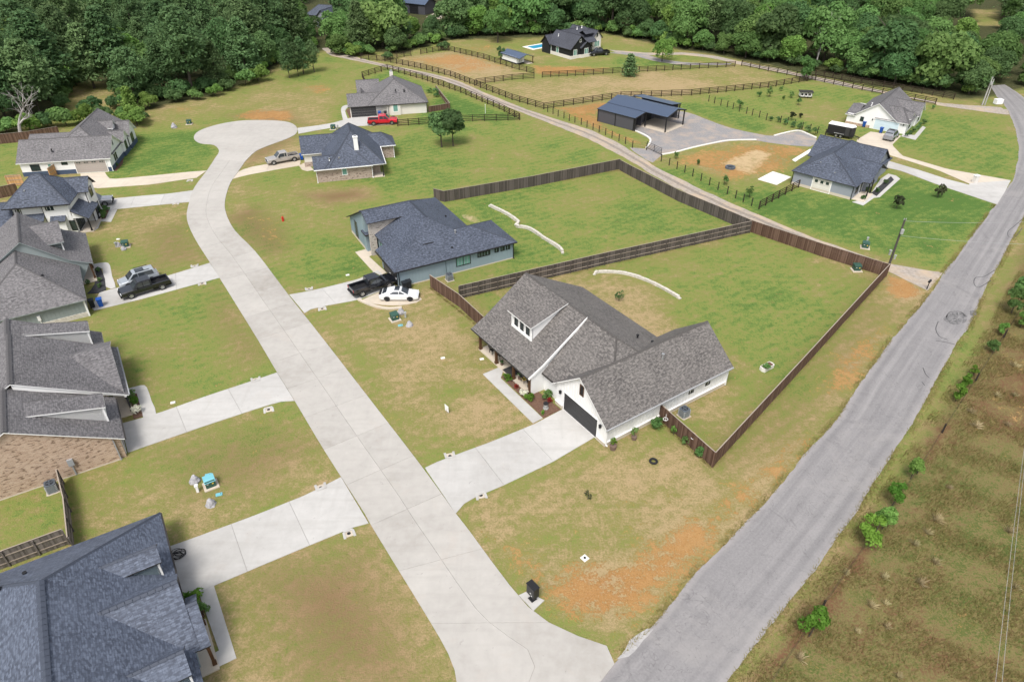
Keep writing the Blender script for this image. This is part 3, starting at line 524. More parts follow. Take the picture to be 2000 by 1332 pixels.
dw('concrete_driveway', [(1728,313),(1795,333),(1850,351),(1897,363)], [(1720,325),(1762,335),(1825,359),(1947,400)], 5, 'concw', 1, .058)
sheet('driveway_apron', GL([(1893,359),(1974,353),(1962,376),(1947,400),(1893,376)]), .064, 'concw')
sheet('concrete_path', GL([(1760,267),(1788,274),(1808,250),(1802,247),(1786,265),(1764,262)]), .046, 'concw')
sheet('concrete_path', GL([(1664,395),(1686,402),(1707,387),(1718,386),(1758,350),(1750,344),(1735,340),(1720,350),(1700,380),(1678,392)]), .046, 'concw')
sheet('concrete_pad', GL([(1480,351),(1509,336),(1545,347),(1517,362)]), .09, 'curb', .1)
sheet('concrete_pad', GL([(1547,313),(1582,292),(1586,296),(1553,317)]), .09, 'curb', .1)
sheet('concrete_pad', GL([(1013,1163),(1030,1155),(1063,1173),(1042,1193)]), .075, 'concw', .1)
# ------------------------------------------------------------ houses
class House:
    def __init__(s, name, label, origin, ang, roof, fascia, cat='house'):
        s.root = thing(name, label, cat, (origin[0], origin[1], 0), R(ang)); s.roof = MB(); s.cap = MB(); s.caps = []; s.walls = {}; s.rm = roof; s.fm = fascia; s.bat = {}; s.batm = None
    def wb(s, m):
        if m not in s.walls: s.walls[m] = MB()
        return s.walls[m]
    def face(s, pts, th=.10):
        pts = [Vector(p) for p in pts]; n = (pts[1]-pts[0]).cross(pts[2]-pts[0])
        if n.z < 0: pts = pts[::-1]; n = -n
        n.normalize(); h = Vector((-n.y, n.x, 0)); h = h.normalized() if h.length > 1e-5 else Vector((1, 0, 0)); u = n.cross(h)
        s.roof.face(pts, 0, [(p.dot(h), p.dot(u)) for p in pts]); dn = Vector((0, 0, -th))
        for i in range(len(pts)):
            p, q = pts[i], pts[(i+1) % len(pts)]; s.roof.face([p+dn, q+dn, q, p], 1)
        s.roof.face([p+dn for p in pts[::-1]], 1)
    def ridge(s, p, q, w=.30):
        p = Vector(p); q = Vector(q); d = (q-p).normalized(); side = d.cross(Vector((0, 0, 1))).normalized(); n = max(1, int((q-p).length/.45)); C_ = MB(); s.caps.append(C_)
        for i in range(n):
            a_ = p.lerp(q, i/n); b_ = p.lerp(q, (i+.93)/n); up = Vector((0, 0, .045)); dn = Vector((0, 0, -.06))
            C_.face([a_+side*w/2+dn, b_+side*w/2+dn, b_+up*.8, a_+up]); C_.face([a_+up, b_+up*.8, b_-side*w/2+dn, a_-side*w/2+dn])
    def roofs(s, x0, x1, y0, y1, ax, ze, zr, r=None, h0=0, h1=0, cap=True, ze1=None, skip=()):
        ze1 = ze if ze1 is None else ze1
        T = (lambda u, v, z: (u, v, z)) if ax == 'x' else (lambda u, v, z: (v, u, z))
        u0, u1, v0, v1 = (x0, x1, y0, y1) if ax == 'x' else (y0, y1, x0, x1)
        r = (v0+v1)/2 if r is None else r
        a0, a1 = u0+h0, u1-h1
        if 'a' not in skip: s.face([T(u0, v0, ze), T(u1, v0, ze), T(a1, r, zr), T(a0, r, zr)])
        if 'b' not in skip: s.face([T(u1, v1, ze1), T(u0, v1, ze1), T(a0, r, zr), T(a1, r, zr)])
        if h0: s.face([T(u0, v1, ze1), T(u0, v0, ze), T(a0, r, zr)])
        if h1: s.face([T(u1, v0, ze), T(u1, v1, ze1), T(a1, r, zr)])
        if cap:
            if a1-a0 > .2: s.ridge(T(a0, r, zr), T(a1, r, zr))
            if h0: s.ridge(T(u0, v0, ze), T(a0, r, zr)); s.ridge(T(u0, v1, ze1), T(a0, r, zr))
            if h1: s.ridge(T(u1, v0, ze), T(a1, r, zr)); s.ridge(T(u1, v1, ze1), T(a1, r, zr))
    def wing(s, x0, x1, y0, y1, ax, ze, zr, m, r=None, h0=0, h1=0, oh=.38, gm=None, cap=True, walls=True, hw=None, skip=()):
        """one roof over an eave rectangle, with the walls that carry it"""
        s.roofs(x0, x1, y0, y1, ax, ze, zr, r, h0, h1, cap, skip=skip)
        if not walls: return
        rr = ((y0+y1)/2 if ax == 'x' else (x0+x1)/2) if r is None else r
        lo, hi = (y0, y1) if ax == 'x' else (x0, x1)
        s0, s1 = (zr-ze)/(rr-lo), (zr-ze)/(hi-rr); t = ze+min(s0, s1)*oh-.1
        s.wb(m).box(x0+oh, x1-oh, y0+oh, y1-oh, 0, t, 0, False)
        g = s.wb(gm or m); T = (lambda u, v, z: (u, v, z)) if ax == 'x' else (lambda u, v, z: (v, u, z))
        u0, u1 = (x0+oh, x1-oh) if ax == 'x' else (y0+oh, y1-oh)
        for e_, hh, sg in ((u0, h0, -1), (u1, h1, 1)):
            if hh: continue
            P = [(lo+oh, t-.02), (lo+oh, ze+s0*oh-.08), (rr, zr-.08), (hi-oh, ze+s1*oh-.08), (hi-oh, t-.02)]
            f = [T(e_+sg*.004, v, z) for v, z in P]; b = [T(e_-sg*.12, v, z) for v, z in P]
            flip = (sg > 0) == (ax == 'x')
            g.vface(f if flip else f[::-1])
            for i in range(5):
                q = [f[i], f[(i+1) % 5], b[(i+1) % 5], b[i]]; g.vface(q[::-1] if flip else q)
    def wall(s, m, x0, x1, y0, y1, z0, z1): s.wb(m).box(x0, x1, y0, y1, z0, z1)
    def band(s, m, x0, x1, y0, y1, h, name=None, z0=0, out=.06): s.wb(m).box(x0-out, x1+out, y0-out, y1+out, z0, z0+h)
    def battens(s, side, pos, a0, a1, z0, z1, step=.4, m='white', top=None):
        """battens on a wall plane; side is -x, +x, -y or +y; top(t) gives the height of the wall along it"""
        if m not in s.bat: s.bat[m] = MB()
        B = s.bat[m]; n = int((a1-a0)/step)
        for i in range(n+1):
            a_ = a0+(a1-a0)*i/max(n, 1); zt_ = top(a_) if top else z1
            if zt_ < z0+.2: continue
            o0, o1 = (pos-.035, pos) if side[0] == '-' else (pos, pos+.035)
            if side[1] == 'x': B.box(o0, o1, a_-.03, a_+.03, z0, zt_)
            else: B.box(a_-.03, a_+.03, o0, o1, z0, zt_)
    def _opening(s, name, side, pos, c, z0, w, h, fm, gm, split=1, fw=.09, child='pane', hsplit=1, proud=.05, parent=None):
        sg = -1 if side[0] == '-' else 1
        def bx(B, u0, u1, d0, d1, z0_, z1_):
            d0, d1 = sorted((pos+sg*d0, pos+sg*d1))
            if side[1] == 'x': B.box(d0, d1, u0, u1, z0_, z1_)
            else: B.box(u0, u1, d0, d1, z0_, z1_)
        F = MB(); a, b = c-w/2, c+w/2
        bx(F, a-fw, a, 0, proud, z0-fw, z0+h+fw); bx(F, b, b+fw, 0, proud, z0-fw, z0+h+fw); bx(F, a, b, 0, proud, z0+h, z0+h+fw); bx(F, a, b, 0, proud, z0-fw, z0)
        for k in range(1, split): q = a+w*k/split; bx(F, q-.035, q+.035, 0, proud*.9, z0, z0+h)
        fo = F.build(name, fm, s.root)
        for k in range(split):
            for j in range(hsplit):
                P = MB(); g = .012 if hsplit > 1 else 0; o_ = .035 if split > 1 else 0
                bx(P, a+w*k/split+(o_ if k else 0), a+w*(k+1)/split-(o_ if k < split-1 else 0), 0, .018 if child != 'door_panel' else .024, z0+h*j/hsplit+g, z0+h*(j+1)/hsplit-g); P.build(child, gm, fo)
        return fo
    def win(s, side, pos, c, z0, w, h, fm='mblack', gm='glass', split=1, name='window'): return s._opening(name, side, pos, c, z0, w, h, fm, gm, split)
    def gdoor(s, side, pos, c, w=4.9, h=2.15, m='gdoor', fm='twhite', z0=.06): return s._opening('garage_door', side, pos, c, z0, w, h, fm, m, 1, .1, 'door_panel', 4)
    def door(s, side, pos, c, w=1.0, h=2.1, m='mblack', fm='twhite', z0=.16): return s._opening('front_door', side, pos, c, z0, w, h, fm, m, 1, .08, 'door_leaf')
    def part(s, name, fn, m, label=None):
        b = MB(); fn(b); o = b.build(name, m, s.root)
        if label: o['label'] = label
        return o
    def post(s, x, y, z0, z1, w=.2, m='beam'): return s.part('porch_post', lambda b: (b.box(x-w/2, x+w/2, y-w/2, y+w/2, z0, z1), b.box(x-w*.7, x+w*.7, y-w*.7, y+w*.7, z0, z0+.25), b.box(x-w*.65, x+w*.65, y-w*.65, y+w*.65, z1-.18, z1)), m)
    def vent(s, x, y, z, h=.45, m='steel'): return s.part('roof_vent', lambda b: (b.cyl((x, y, z-.2), .09, h, 8), b.cyl((x, y, z-.2+h), .15, .08, 8), b.cyl((x, y, z-.25), .2, .14, 10, 0, .1)), m)
    def spout(s, x, y, z1, m): return s.part('downspout', lambda b: (b.box(x-.045, x+.045, y-.045, y+.045, .1, z1), b.box(x-.06, x+.06, y-.25, y+.06, .02, .12)), m)
    def gutter(s, p, q, m):
        def f(b): b.bar(Vector(p), Vector(q), .11, .12)
        return s.part('gutter', f, m)
    def done(s):
        s.roof.build('roof', [s.rm, s.fm], s.root)
        for c_ in s.caps: c_.build('ridge_cap', s.rm, s.root)
        if s.cap.f: s.cap.build('standing_seams', s.rm, s.root)['kind'] = 'stuff'
        for m, b in s.walls.items(): b.build({'found': 'foundation', 'brick': 'brick_wall', 'stone': 'stone_wall', 'stonew': 'stone_band', 'stoneblue': 'stone_band'}.get(m, 'wall'), m, s.root)
        for m, b in s.bat.items(): b.build('batten_strips', m, s.root)['kind'] = 'stuff'

# 1 white farmhouse with the dark garage door, middle of the picture
o1 = G(1181, 871)
H = House('white_farmhouse', 'white board and batten farmhouse with grey shingle roof, dormer and porch beside the main road', o1, 34.26, 'sh_grey', 'twhite')
H.wing(-.35, 16.45, -.4, 7.85, 'x', 2.42, 5.75, 'white', 3.74)
sl = (7.0-2.42)/5.5
zf = lambda x: 7.0-sl*(5.4-x)
# main roof: front slope in two pitches, back slope, hip towards the garage wing
H.face([(-.1, 7.5, zf(-.1)), (-.1, 9.75, zf(-.1)), (5.4, 9.75, 7.0), (5.4, 5.4, 7.0), (3.85, 3.75, 5.70)]); H.face([(5.4, 5.4, 7.0), (3.85, 3.75, 5.70), (7.0, 3.75, 5.70)])
H.ridge((5.4, 5.4, 7.03), (3.85, 3.75, 5.73), .22)
sp = (7.0-3.35)/5.4
H.face([(0, 9.75, 3.35), (0, 20.55, 3.35), (5.4, 20.55, 7.06), (5.4, 9.75, 7.06)]); H.face([(-1.78, 9.75, 2.40), (-1.78, 20.55, 2.40), (0, 20.55, 3.35), (0, 9.75, 3.35)])
sb = (7.0-2.45)/8.4
H.face([(5.4, 5.4, 7.02), (5.4, 20.5, 7.02), (13.8, 20.5, 2.45), (13.8, 7.2, 2.45), (7.0, 3.75, 5.7)])
H.ridge((5.4, 5.4, 7.06), (5.4, 20.5, 7.1)); H.ridge((5.4, 5.4, 7.04), (7.0, 3.75, 5.74))
H.wall('white', .3, 13.4, 7.45, 20.15, 0, 2.55); H.wall('white', .56, .9, 7.5, 9.9, 0, 2.9)
def gab(m, y, t, pts):       # gable wall in a plane y = const
    w = H.wb(m); f = [(x, y, z) for x, z in pts]; b = [(x, y+t, z) for x, z in pts]; n = len(pts); sg = t > 0
    w.vface(f if not sg else f, 0)
    w.vface(b[::-1])
    for i in range(n): w.vface([f[i], f[(i+1) % n], b[(i+1) % n], b[i]][::-1])
gab('white', 9.86, .16, [(-1.35, 0), (.35, 0), (5.4, 2.6), (5.4, 6.95), (0, 3.25), (-1.35, 2.52)]); gab('white', 20.2, -.16, [(.35, 0), (13.3, 0), (13.3, 2.55), (5.4, 6.9), (.35, 3.4)])
# rake board along the step between the two front slopes
H.part('rake_board', lambda b: (b.bar((-1.8, 9.70, 2.30), (0, 9.70, 3.24), .07, .26), b.bar((0, 9.70, 3.24), (5.4, 9.70, 6.96), .07, .26)), 'twhite')
H.part('porch_slab', lambda b: b.box(-1.55, .3, 9.95, 19.55, 0, .14), 'conct')
H.part('porch_ceiling_beam', lambda b: b.box(-1.5, -1.28, 10.05, 20.2, 2.12, 2.36), 'beam')
for y in (10.05, 12.95, 16.2, 19.4): H.post(-1.38, y, .14, 2.14, .24)
H.door('-x', .3, 14.3, 1.1, 2.15, 'tblackbrown'); H.win('-x', .3, 11.6, .7, 1.6, 1.5, 'mblack', 'glass', 2); H.win('-x', .3, 17.6, .7, 1.8, 1.5, 'mblack', 'glass', 2)
H.win('-x', .56, 8.55, .6, 1.5, 1.75, 'twhite', 'glassg', 2)
# dormer: shed roof with three narrow windows
H.face([(.58, 12.75, 5.78), (.58, 16.95, 5.78), (5.3, 16.95, 7.16), (5.3, 12.75, 7.16)], .12)
w = H.wb('white'); w.box(.95, 1.1, 13.05, 16.55, 3.6, 5.82)
for y, t in ((13.05, 1), (16.55, -1)):
    tri = [(.95, y, 3.95), (5.0, y, 6.75), (5.0, y, 6.98), (.95, y, 5.80)]; w.vface(tri if t > 0 else tri[::-1])
H.part('dormer_trim', lambda b: (b.box(.86, .95, 12.98, 13.18, 3.75, 5.74), b.box(.86, .95, 16.42, 16.62, 3.75, 5.74), b.box(.82, .95, 13.0, 16.6, 3.95, 4.15)), 'twhite')
for y in (13.75, 14.8, 15.85): H.win('-x', .95, y, 4.4, .42, 1.15, 'mblack')
H.gdoor('-x', .38-.35, 3.74, 4.95, 2.15, 'gdoor'); H.win('-x', .03, 3.74, 3.55, .42, 1.05, 'beam', 'black', 1, 'gable_louvre')
H.part('foundation_skirt', lambda b: (b.box(-.06, 16.1, -.1, .0, 0, .42), b.box(-.09, .02, 0, 1.15, 0, .42), b.box(-.09, .02, 6.35, 7.5, 0, .42)), 'found')
H.part('water_table_trim', lambda b: (b.box(-.1, 16.15, -.15, .0, .42, .52), b.box(-.14, .0, -.1, 1.15, .42, .52), b.box(-.14, .0, 6.35, 7.5, .42, .52)), 'twhite')
H.part('corner_board', lambda b: b.box(-.12, .03, -.1, .08, .42, 2.6), 'twhite'); H.part('corner_board', lambda b: b.box(16.0, 16.14, -.08, .1, .42, 2.6), 'twhite')
for y in (.75, 6.75): H.part('wall_lantern', lambda b: (b.box(-.2, 0, y-.09, y+.09, 1.75, 2.05), b.box(-.23, .0, y-.12, y+.12, 2.05, 2.09)), 'black')
H.win('-y', -.02, 11.0, 1.35, .5, .6); H.win('-y', -.02, 13.3, 1.35, .5, .6)
H.battens('-y', -.02, .3, 15.9, .52, 2.62, .42, 'white'); H.battens('-x', .026, .05, 7.4, 2.32, 2.6, .4, 'white', lambda y: 2.55+.83*(3.74-abs(y-3.74))-.1 if not 3.4 < y < 4.1 else 3.3)
H.part('downspout', lambda b: (b.box(-.1, .0, -.22, -.13, .3, 2.35), b.box(-.1, 0, -.4, -.13, .25, .33)), 'twhite'); H.part('downspout', lambda b: b.box(16.05, 16.15, -.2, -.1, .1, 2.35), 'twhite')
H.gutter((-.4, -.46, 2.34), (16.45, -.46, 2.34), 'tgrey'); H.gutter((-1.84, 9.8, 2.33), (-1.84, 20.55, 2.33), 'tblackbrown'); H.gutter((-.16, 7.9, 2.38), (-.16, 9.7, 2.38), 'tblackbrown')
H.vent(9.0, 2.5, 4.7, .8); H.vent(9.3, 6.4, 4.95, .45, 'black'); H.vent(11.0, 5.9, 3.95, .3, 'black')
H.done(); HW = H
# 2 blue-grey house with the slate roof
H = House('blue_grey_house', 'blue-grey sided house with slate-blue hip roof and stone-clad entry fin', G(780, 562), 28.65, 'sh_blue', 'tblackbrown')
ze = 2.5; k = (6.0-ze)/7.1
zf = lambda x: ze+k*(x+.6)
H.face([(-.6, -.38, zf(-.6)), (-.6, 6.5, zf(-.6)), (.5, 6.5, zf(.5)), (.5, 10.4, zf(.5)), (6.5, 11.5, 6), (6.5, 5.4, 6)])
H.face([(13.1, -.38, ze), (13.1, 18.35, ze), (6.5, 11.5, 6), (6.5, 5.4, 6)][::-1]); H.face([(-.6, -.38, ze), (6.5, 5.4, 6), (13.1, -.38, ze)])
H.face([(6.5, 11.5, 6.0), (13.1, 18.35, ze), (6.5, 18.35, ze)])
H.ridge((6.5, 5.4, 6.03), (6.5, 11.5, 6.03)); H.ridge((6.5, 11.5, 6.03), (13.1, 18.3, 2.42))
H.face([(-.5, 9.25, 5.02), (4.6, 9.25, 5.02), (6.5, 11.45, 6.02), (-.5, 11.45, 6.02)]); H.face([(-.75, 11.4, 6.0), (6.5, 11.4, 6.0), (6.5, 18.4, 2.40), (-.75, 18.4, 2.40)])
H.ridge((-.75, 11.45, 6.05), (6.5, 11.45, 6.05))
H.wing(6.2, 16.85, -.38, 7.3, 'x', ze, 4.55, 'bluegrey', 3.4, 0, 5.2, .38)
H.wall('bluegrey', 0, 6.49, 0, 6.0, 0, 2.5); H.wall('bluegrey', 1.0, 12.6, 5.5, 17.9, 0, 2.6); H.wall('bluegrey', -.3, 6.5, 12.0, 18.0, 0, 2.55)
gx = H.wb('bluegrey'); P = [(12.0, 2.4), (18.0, 2.4), (18.0, 2.5), (11.45, 5.85), (11.0, 5.6)]
gx.vface([(-.31, y, z) for y, z in P][::-1]); H.wall('bluegrey', -.3, 4, 11.2, 12.1, 0, 5.6)
sw = H.wb('stone'); fp = [(-.15, 0), (.75, 0), (.75, 2.75), (4.5, 4.9), (-.15, 4.95)]
for y in (9.75, 10.15): 
    q = [(x, y, z) for x, z in fp]; sw.vface(q if y < 10 else q[::-1])
for i in range(5): a_, b_ = fp[i], fp[(i+1) % 5]; sw.vface([(a_[0], 9.75, a_[1]), (b_[0], 9.75, b_[1]), (b_[0], 10.15, b_[1]), (a_[0], 10.15, a_[1])][::-1])
H.wall('mblack', .8, 1.0, 10.2, 12.0, .1, 5.0); H.face([(-.6, 10.4, 2.9), (1.2, 10.4, 3.0), (1.2, 12.2, 3.0), (-.6, 12.2, 2.9)], .2)
H.gdoor('-x', 0, 2.9, 4.9, 2.1, 'gdoor', 'tblackbrown'); H.win('-x', 1.0, 8.0, .6, 2.2, 1.7, 'mblack', 'glassg', 3); H.win('-x', -.31, 15.4, .5, 1.1, 2.3, 'mblack', 'glass', 2)
H.win('-y', 0, 9.0, .95, 1.9, 1.35, 'mblack', 'glassg', 2); H.win('-y', 0, 12.0, 1.5, 1.7, .5); 
for x in (14.2, 15.1, 15.9): H.win('-y', 0, x-.3, 1.6, .45, .5)
H.battens('-y', 0, .2, 16.4, .15, 2.45, .42, 'bluegrey'); H.battens('-x', -.31, 12.4, 18.0, .4, 2.4, .42, 'bluegrey', lambda y: 2.4+.5*(18-y)-.1)
H.part('foundation_skirt', lambda b: (b.box(-.34, -.3, 12.1, 18.1, 0, .35), b.box(0, 16.5, -.05, -.005, 0, .12)), 'found')
H.spout(.05, -.1, 2.3, 'mblack'); H.spout(16.4, -.06, 2.3, 'mblack'); H.gutter((-.6, -.42, 2.42), (16.8, -.42, 2.42), 'mblack'); H.gutter((-.66, -.5, 2.3), (-.66, 6.5, 2.3), 'mblack')
H.vent(9.2, 2.6, 4.1, .75); H.vent(7.9, .9, 3.2, .3, 'black'); H.vent(10.5, 8.6, 3.9, .3, 'black')
H.part('ridge_vent', lambda b: b.bar((4.4, 2.1, 4.0), (5.9, 2.1, 4.02), .12, .1), 'black')
H.done()
# 3 brick house with the white chimney
H = House('brick_house', 'pale brick house with blue shingle roof and tall white chimney', G(821, 357.5) if False else G(621.2, 357.5), 14.96, 'sh_blue', 'twhite')
H.wing(-.35, 9.3, -.5, 5.6, 'x', 2.35, 3.9, 'brick2', 1.75, 0, 0, walls=False, skip=('b',)); H.wall('brick2', 0, 9.1, 0, 5, 0, 2.4)
H.face([(-.35, 1.75, 3.9), (-.35, 5.6, 2.35), (9.3, 5.6, 2.35), (9.3, 1.75, 3.9)])
H.roofs(1.2, 9.3, -.5, 9, 'y', 2.35, 5.4, 5.35, 4.1, 0)
H.roofs(2.0, 11.4, -.45, 15.0, 'y', 2.38, 6.6, 6.5, 5.6, 5.5); H.wall('brick2', 2.4, 10.9, 5, 14.5, 0, 2.45); H.wall('brick2', 9.1, 10.6, 1.8, 5.2, 0, 2.45)
H.wing(9, 14.2, 8.3, 13.2, 'x', 2.35, 4.1, 'brick2', 10.75, 0, 2.2)
H.wing(-2.2, 5, 7.5, 14.4, 'x', 2.35, 4.5, 'creamwhite', 10.95)
H.part('brick_wainscot', lambda b: b.box(-1.9, 1.0, 7.76, 7.86, 0, .85), 'brick2'); H.part('porch_slab', lambda b: b.box(9.1, 11.1, -.1, 1.8, 0, .1), 'conct'); H.post(10.9, .1, .1, 2.3, .14, 'mblack')
H.win('-y', 0, 4.55, 1.0, .7, 1.25, 'twhite', 'glassg'); H.door('+x', 9.1, .9, .8, 2.0, 'mblack'); H.spout(0, -.02, 2.3, 'twhite'); H.spout(9.1, -.02, 2.3, 'twhite'); H.spout(13.8, 8.65, 2.3, 'twhite')
H.gutter((-.35, -.56, 2.3), (9.3, -.56, 2.3), 'twhite'); H.gutter((9.2, 8.24, 2.3), (14.2, 8.24, 2.3), 'twhite'); H.gutter((11.46, -.4, 2.32), (11.46, 8.3, 2.32), 'twhite')
ch_ = H.part('chimney', lambda b: (b.box(6.7, 7.4, 2.0, 2.65, 3.4, 6.35), b.box(6.62, 7.48, 1.92, 2.73, 6.35, 6.47)), 'twhite')
b = MB(); b.box(6.85, 7.25, 2.12, 2.53, 6.47, 6.68); b.build('chimney_cap', 'steel', ch_)
H.vent(4.0, 1.0, 3.5, .3); H.vent(2.4, 1.0, 3.5, .3)
H.done()
# 4 pale brick house at the head of the cul-de-sac
H = House('grey_roof_house', 'white brick house with grey pyramid roof and dark garage door at head of cul-de-sac', G(835, 220), -167.1, 'sh_grey2', 'tblackbrown')
H.wing(-.3, 12.4, -12, .5, 'y', 2.25, 6.2, 'creamwhite', 6.15, 5.0, 4.8)
H.wing(8, 16.3, -6.2, .5, 'x', 2.25, 4.1, 'creamwhite', -2.7)
H.wing(9, 14, -14, -8.4, 'x', 2.3, 4.6, 'creamwhite', -11.2); H.wing(12, 14.2, -9.5, -6, 'y', 2.3, 3.4, 'creamwhite')
H.gdoor('+y', .12, 13.2, 4.9, 2.1, 'gdoor', 'tblackbrown'); H.win('+y', .12, 6.7, .8, .9, 1.3, 'twhite', 'glassg'); H.part('wall_bay', lambda b: b.box(5.6, 7.7, .12, .45, 0, 2.3), 'creamwhite')
H.win('+y', .45, 6.65, .8, .9, 1.3, 'twhite', 'glassg')
ch_ = H.part('chimney', lambda b: b.box(6.0, 6.7, -8.8, -8.2, 5.0, 6.6), 'creamwhite'); b = MB(); b.box(6.1, 6.6, -8.7, -8.3, 6.6, 6.95); b.build('chimney_cap', 'steel', ch_)
H.vent(4.4, -1.7, 4.4, .3, 'black'); H.vent(6.2, -1.5, 4.6, .3, 'black'); H.gutter((-.3, .56, 2.2), (8, .56, 2.2), 'tblackbrown'); H.spout(8.1, .2, 2.2, 'tblackbrown'); H.spout(.1, .2, 2.2, 'tblackbrown')
H.done()
# 5 white house with the tan garage door, left
H = House('white_gabled_house', 'white sided house with blue stone band, tan garage door and three front gables', G(222.7, 334.5), -169.4, 'sh_grey2', 'twhite')
H.wing(-.25, 14.6, -7.9, .35, 'x', 2.4, 5.1, 'white', -3.75)
H.wing(-.1, 11.0, -17, -1.6, 'y', 2.4, 6.1, 'white', 5.4, 0, 4.6)
H.wing(-.5, 5, -11.2, -7.2, 'x', 2.4, 4.2, 'white', -9.2); H.wing(-.6, 5, -15.8, -10.8, 'x', 2.4, 4.7, 'white', -13.2)
H.roofs(1.6, 5, -12.8, -10.4, 'x', 4.2, 5.4, -11.6); H.wall('white', 1.9, 2.1, -12.5, -10.7, 3.4, 4.4)
H.roofs(5, 15.5, -14, -6.5, 'x', 2.4, 4.0)
H.band('stoneblue', .13, 14.2, -7.5, -.03, .75); H.band('stoneblue', -.12, 4.6, -10.8, -7.6, .75); H.band('stoneblue', -.22, 4.6, -15.4, -11.2, .75)
H.gdoor('+y', -.03+.07, 3.3, 4.9, 2.0, 'gdoor_tan'); 
for i in range(4): H.win('+y', .075, 1.45+1.22*i, 1.75, .7, .2, 'gdoor_tan', 'glass', 2, 'door_window')
H.win('+y', -.03, 12.0, .95, 1.3, .95, 'mblack', 'glass', 2); H.win('+y', -.03, 9.7, 1.1, .5, .8, 'twhite', 'glassg'); H.win('+y', -.03, 7.3, 1.7, .8, .32)
H.win('-x', .13, -2.7, .95, .45, 1.1); H.win('-x', .13, -3.6, .95, .45, 1.1); H.win('-x', .13, -3.75, 3.4, .35, .8, 'tgrey', 'black', 1, 'gable_louvre'); H.win('-x', -.12, -9.2, .8, 1.0, 1.4); H.win('-x', -.22, -13.2, .8, 1.4, 1.5, 'mblack', 'glass', 2); H.door('-x', -.12, -11.0, .9, 2.1)
H.vent(9.0, -1.2, 3.9, .3, 'black'); H.spout(.1, .05, 2.3, 'twhite')
H.done()
# 6 two-storey white house
H = House('two_storey_house', 'two-storey white board and batten house with blue shingle hip roof and corner porch', G(181, 451.2), -167.6, 'sh_blue', 'tblackbrown')
H.roofs(1.2, 10.0, -7.3, 1.0, 'x', 4.75, 8.0, -3.05, 4.0, 3.8); H.wall('white', 1.6, 9.0, -6.9, .0, 0, 4.95); H.wall('white', 1.75, 5.1, -5, .45, 0, 4.85)
H.wing(-.15, 4.5, -7.05, -3.05, 'x', 4.75, 6.4, 'white', -5.05)
H.roofs(9.2, 16, -6, 2.2, 'x', 2.5, 4.6, -2, 0, 0); H.wall('white', 9, 15.6, -5.6, 1.8, 0, 2.6)
H.face([(1.55, -3.9, 3.75), (1.55, 1.15, 3.75), (-.55, 1.15, 2.42), (-.55, -4.3, 2.42)]); H.face([(1.55, -4.3, 3.7), (1.55, 1.1, 3.7), (3.2, 1.1, 2.5), (3.2, -4.3, 2.5)]) if False else None
gp_ = H.wb('white'); gp_.vface([(1.7, .62, 2.4), (-.5, .62, 2.38), (1.55, .62, 3.65)][::-1]); gp_.vface([(1.7, .6, 2.4), (-.5, .6, 2.38), (1.55, .6, 3.65)])
H.face([(5.2, 0, 3.3), (8.9, 0, 3.3), (8.9, 1.3, 2.65), (5.2, 1.3, 2.65)]); H.face([(2.5, .4, 2.95), (4.5, .4, 2.95), (4.5, 1.35, 2.4), (2.5, 1.35, 2.4)])
H.wall('white', 2.7, 4.3, .4, 1.0, 0, 2.45)
H.part('porch_slab', lambda b: b.box(-.25, 1.7, -4.3, .35, 0, .13), 'conct'); H.post(.0, .1, .13, 2.4, .16, 'mblack'); H.post(.0, -4.0, .13, 2.4, .16, 'mblack')
H.win('+y', .45, 2.0, .6, .6, 1.4); H.win('+y', 0, 8.4, 3.4, .55, 1.1); H.win('+y', .45, 4.2, 3.9, .9, .75); H.win('-x', .23, -5.05, 3.4, 1.1, 1.3); H.win('-x', 1.6, -1.4, .3, 2.6, 1.9, 'mblack', 'glass', 4); H.win('-x', .23, -5.6, .6, 1.2, 1.4, 'mblack', 'glass', 2)
H.spout(5.2, .3, 4.7, 'mblack'); H.spout(.3, -3.1, 4.6, 'mblack'); H.vent(7.0, -1.0, 6.3, .3)
H.battens('+y', .45, 1.8, 5.0, 2.6, 4.7, .42, 'white'); H.battens('+y', 0, 5.2, 9.0, 3.3, 4.8, .42, 'white')
H.gutter((5.2, .52, 4.6) if False else (1.2, 1.06, 4.68), (9.9, 1.06, 4.68), 'mblack')
H.done()
# 7 grey-green house
H = House('grey_green_house', 'grey-green sided house with broad grey shingle roof and triangular dormer', G(179.2, 614.8), -148.5, 'sh_grey2', 'greygreen')
H.roofs(-.15, 12, -10.2, .55, 'y', 2.35, 6.0, 5.6, 0, 5.9)
H.wall('greygreen', .3, 13, -9.5, .1, 0, 2.5); H.band('stonew', .3, 13, -9.5, .1, .6, None, 0, .07)
z7 = lambda x: 7.0-.85*(4.8-x)
H.face([(.65, -8.8, z7(.65)), (.65, -18.8, z7(.65)), (4.8, -18.8, 7.0), (4.8, -8.8, 7.0)]); H.face([(-1.7, -8.8, 2.38), (-1.7, -18.8, 2.38), (.65, -18.8, z7(.65)), (.65, -8.8, z7(.65))]); H.face([(4.8, -8.8, 7), (4.8, -18.8, 7), (12, -18.8, 2.4), (12, -8.8, 2.4)])
H.ridge((4.8, -8.8, 7.05), (4.8, -18.8, 7.05)); gab('greygreen', -9.1, -.15, [(-1.2, 2.2), (.2, 0), (11, 0), (11, 2.7), (4.8, 6.85), (.65, z7(.65)-.15), (-1.2, 2.5)][::-1]); H.wall('greygreen', 0, 11, -18.4, -9.2, 0, 2.7)
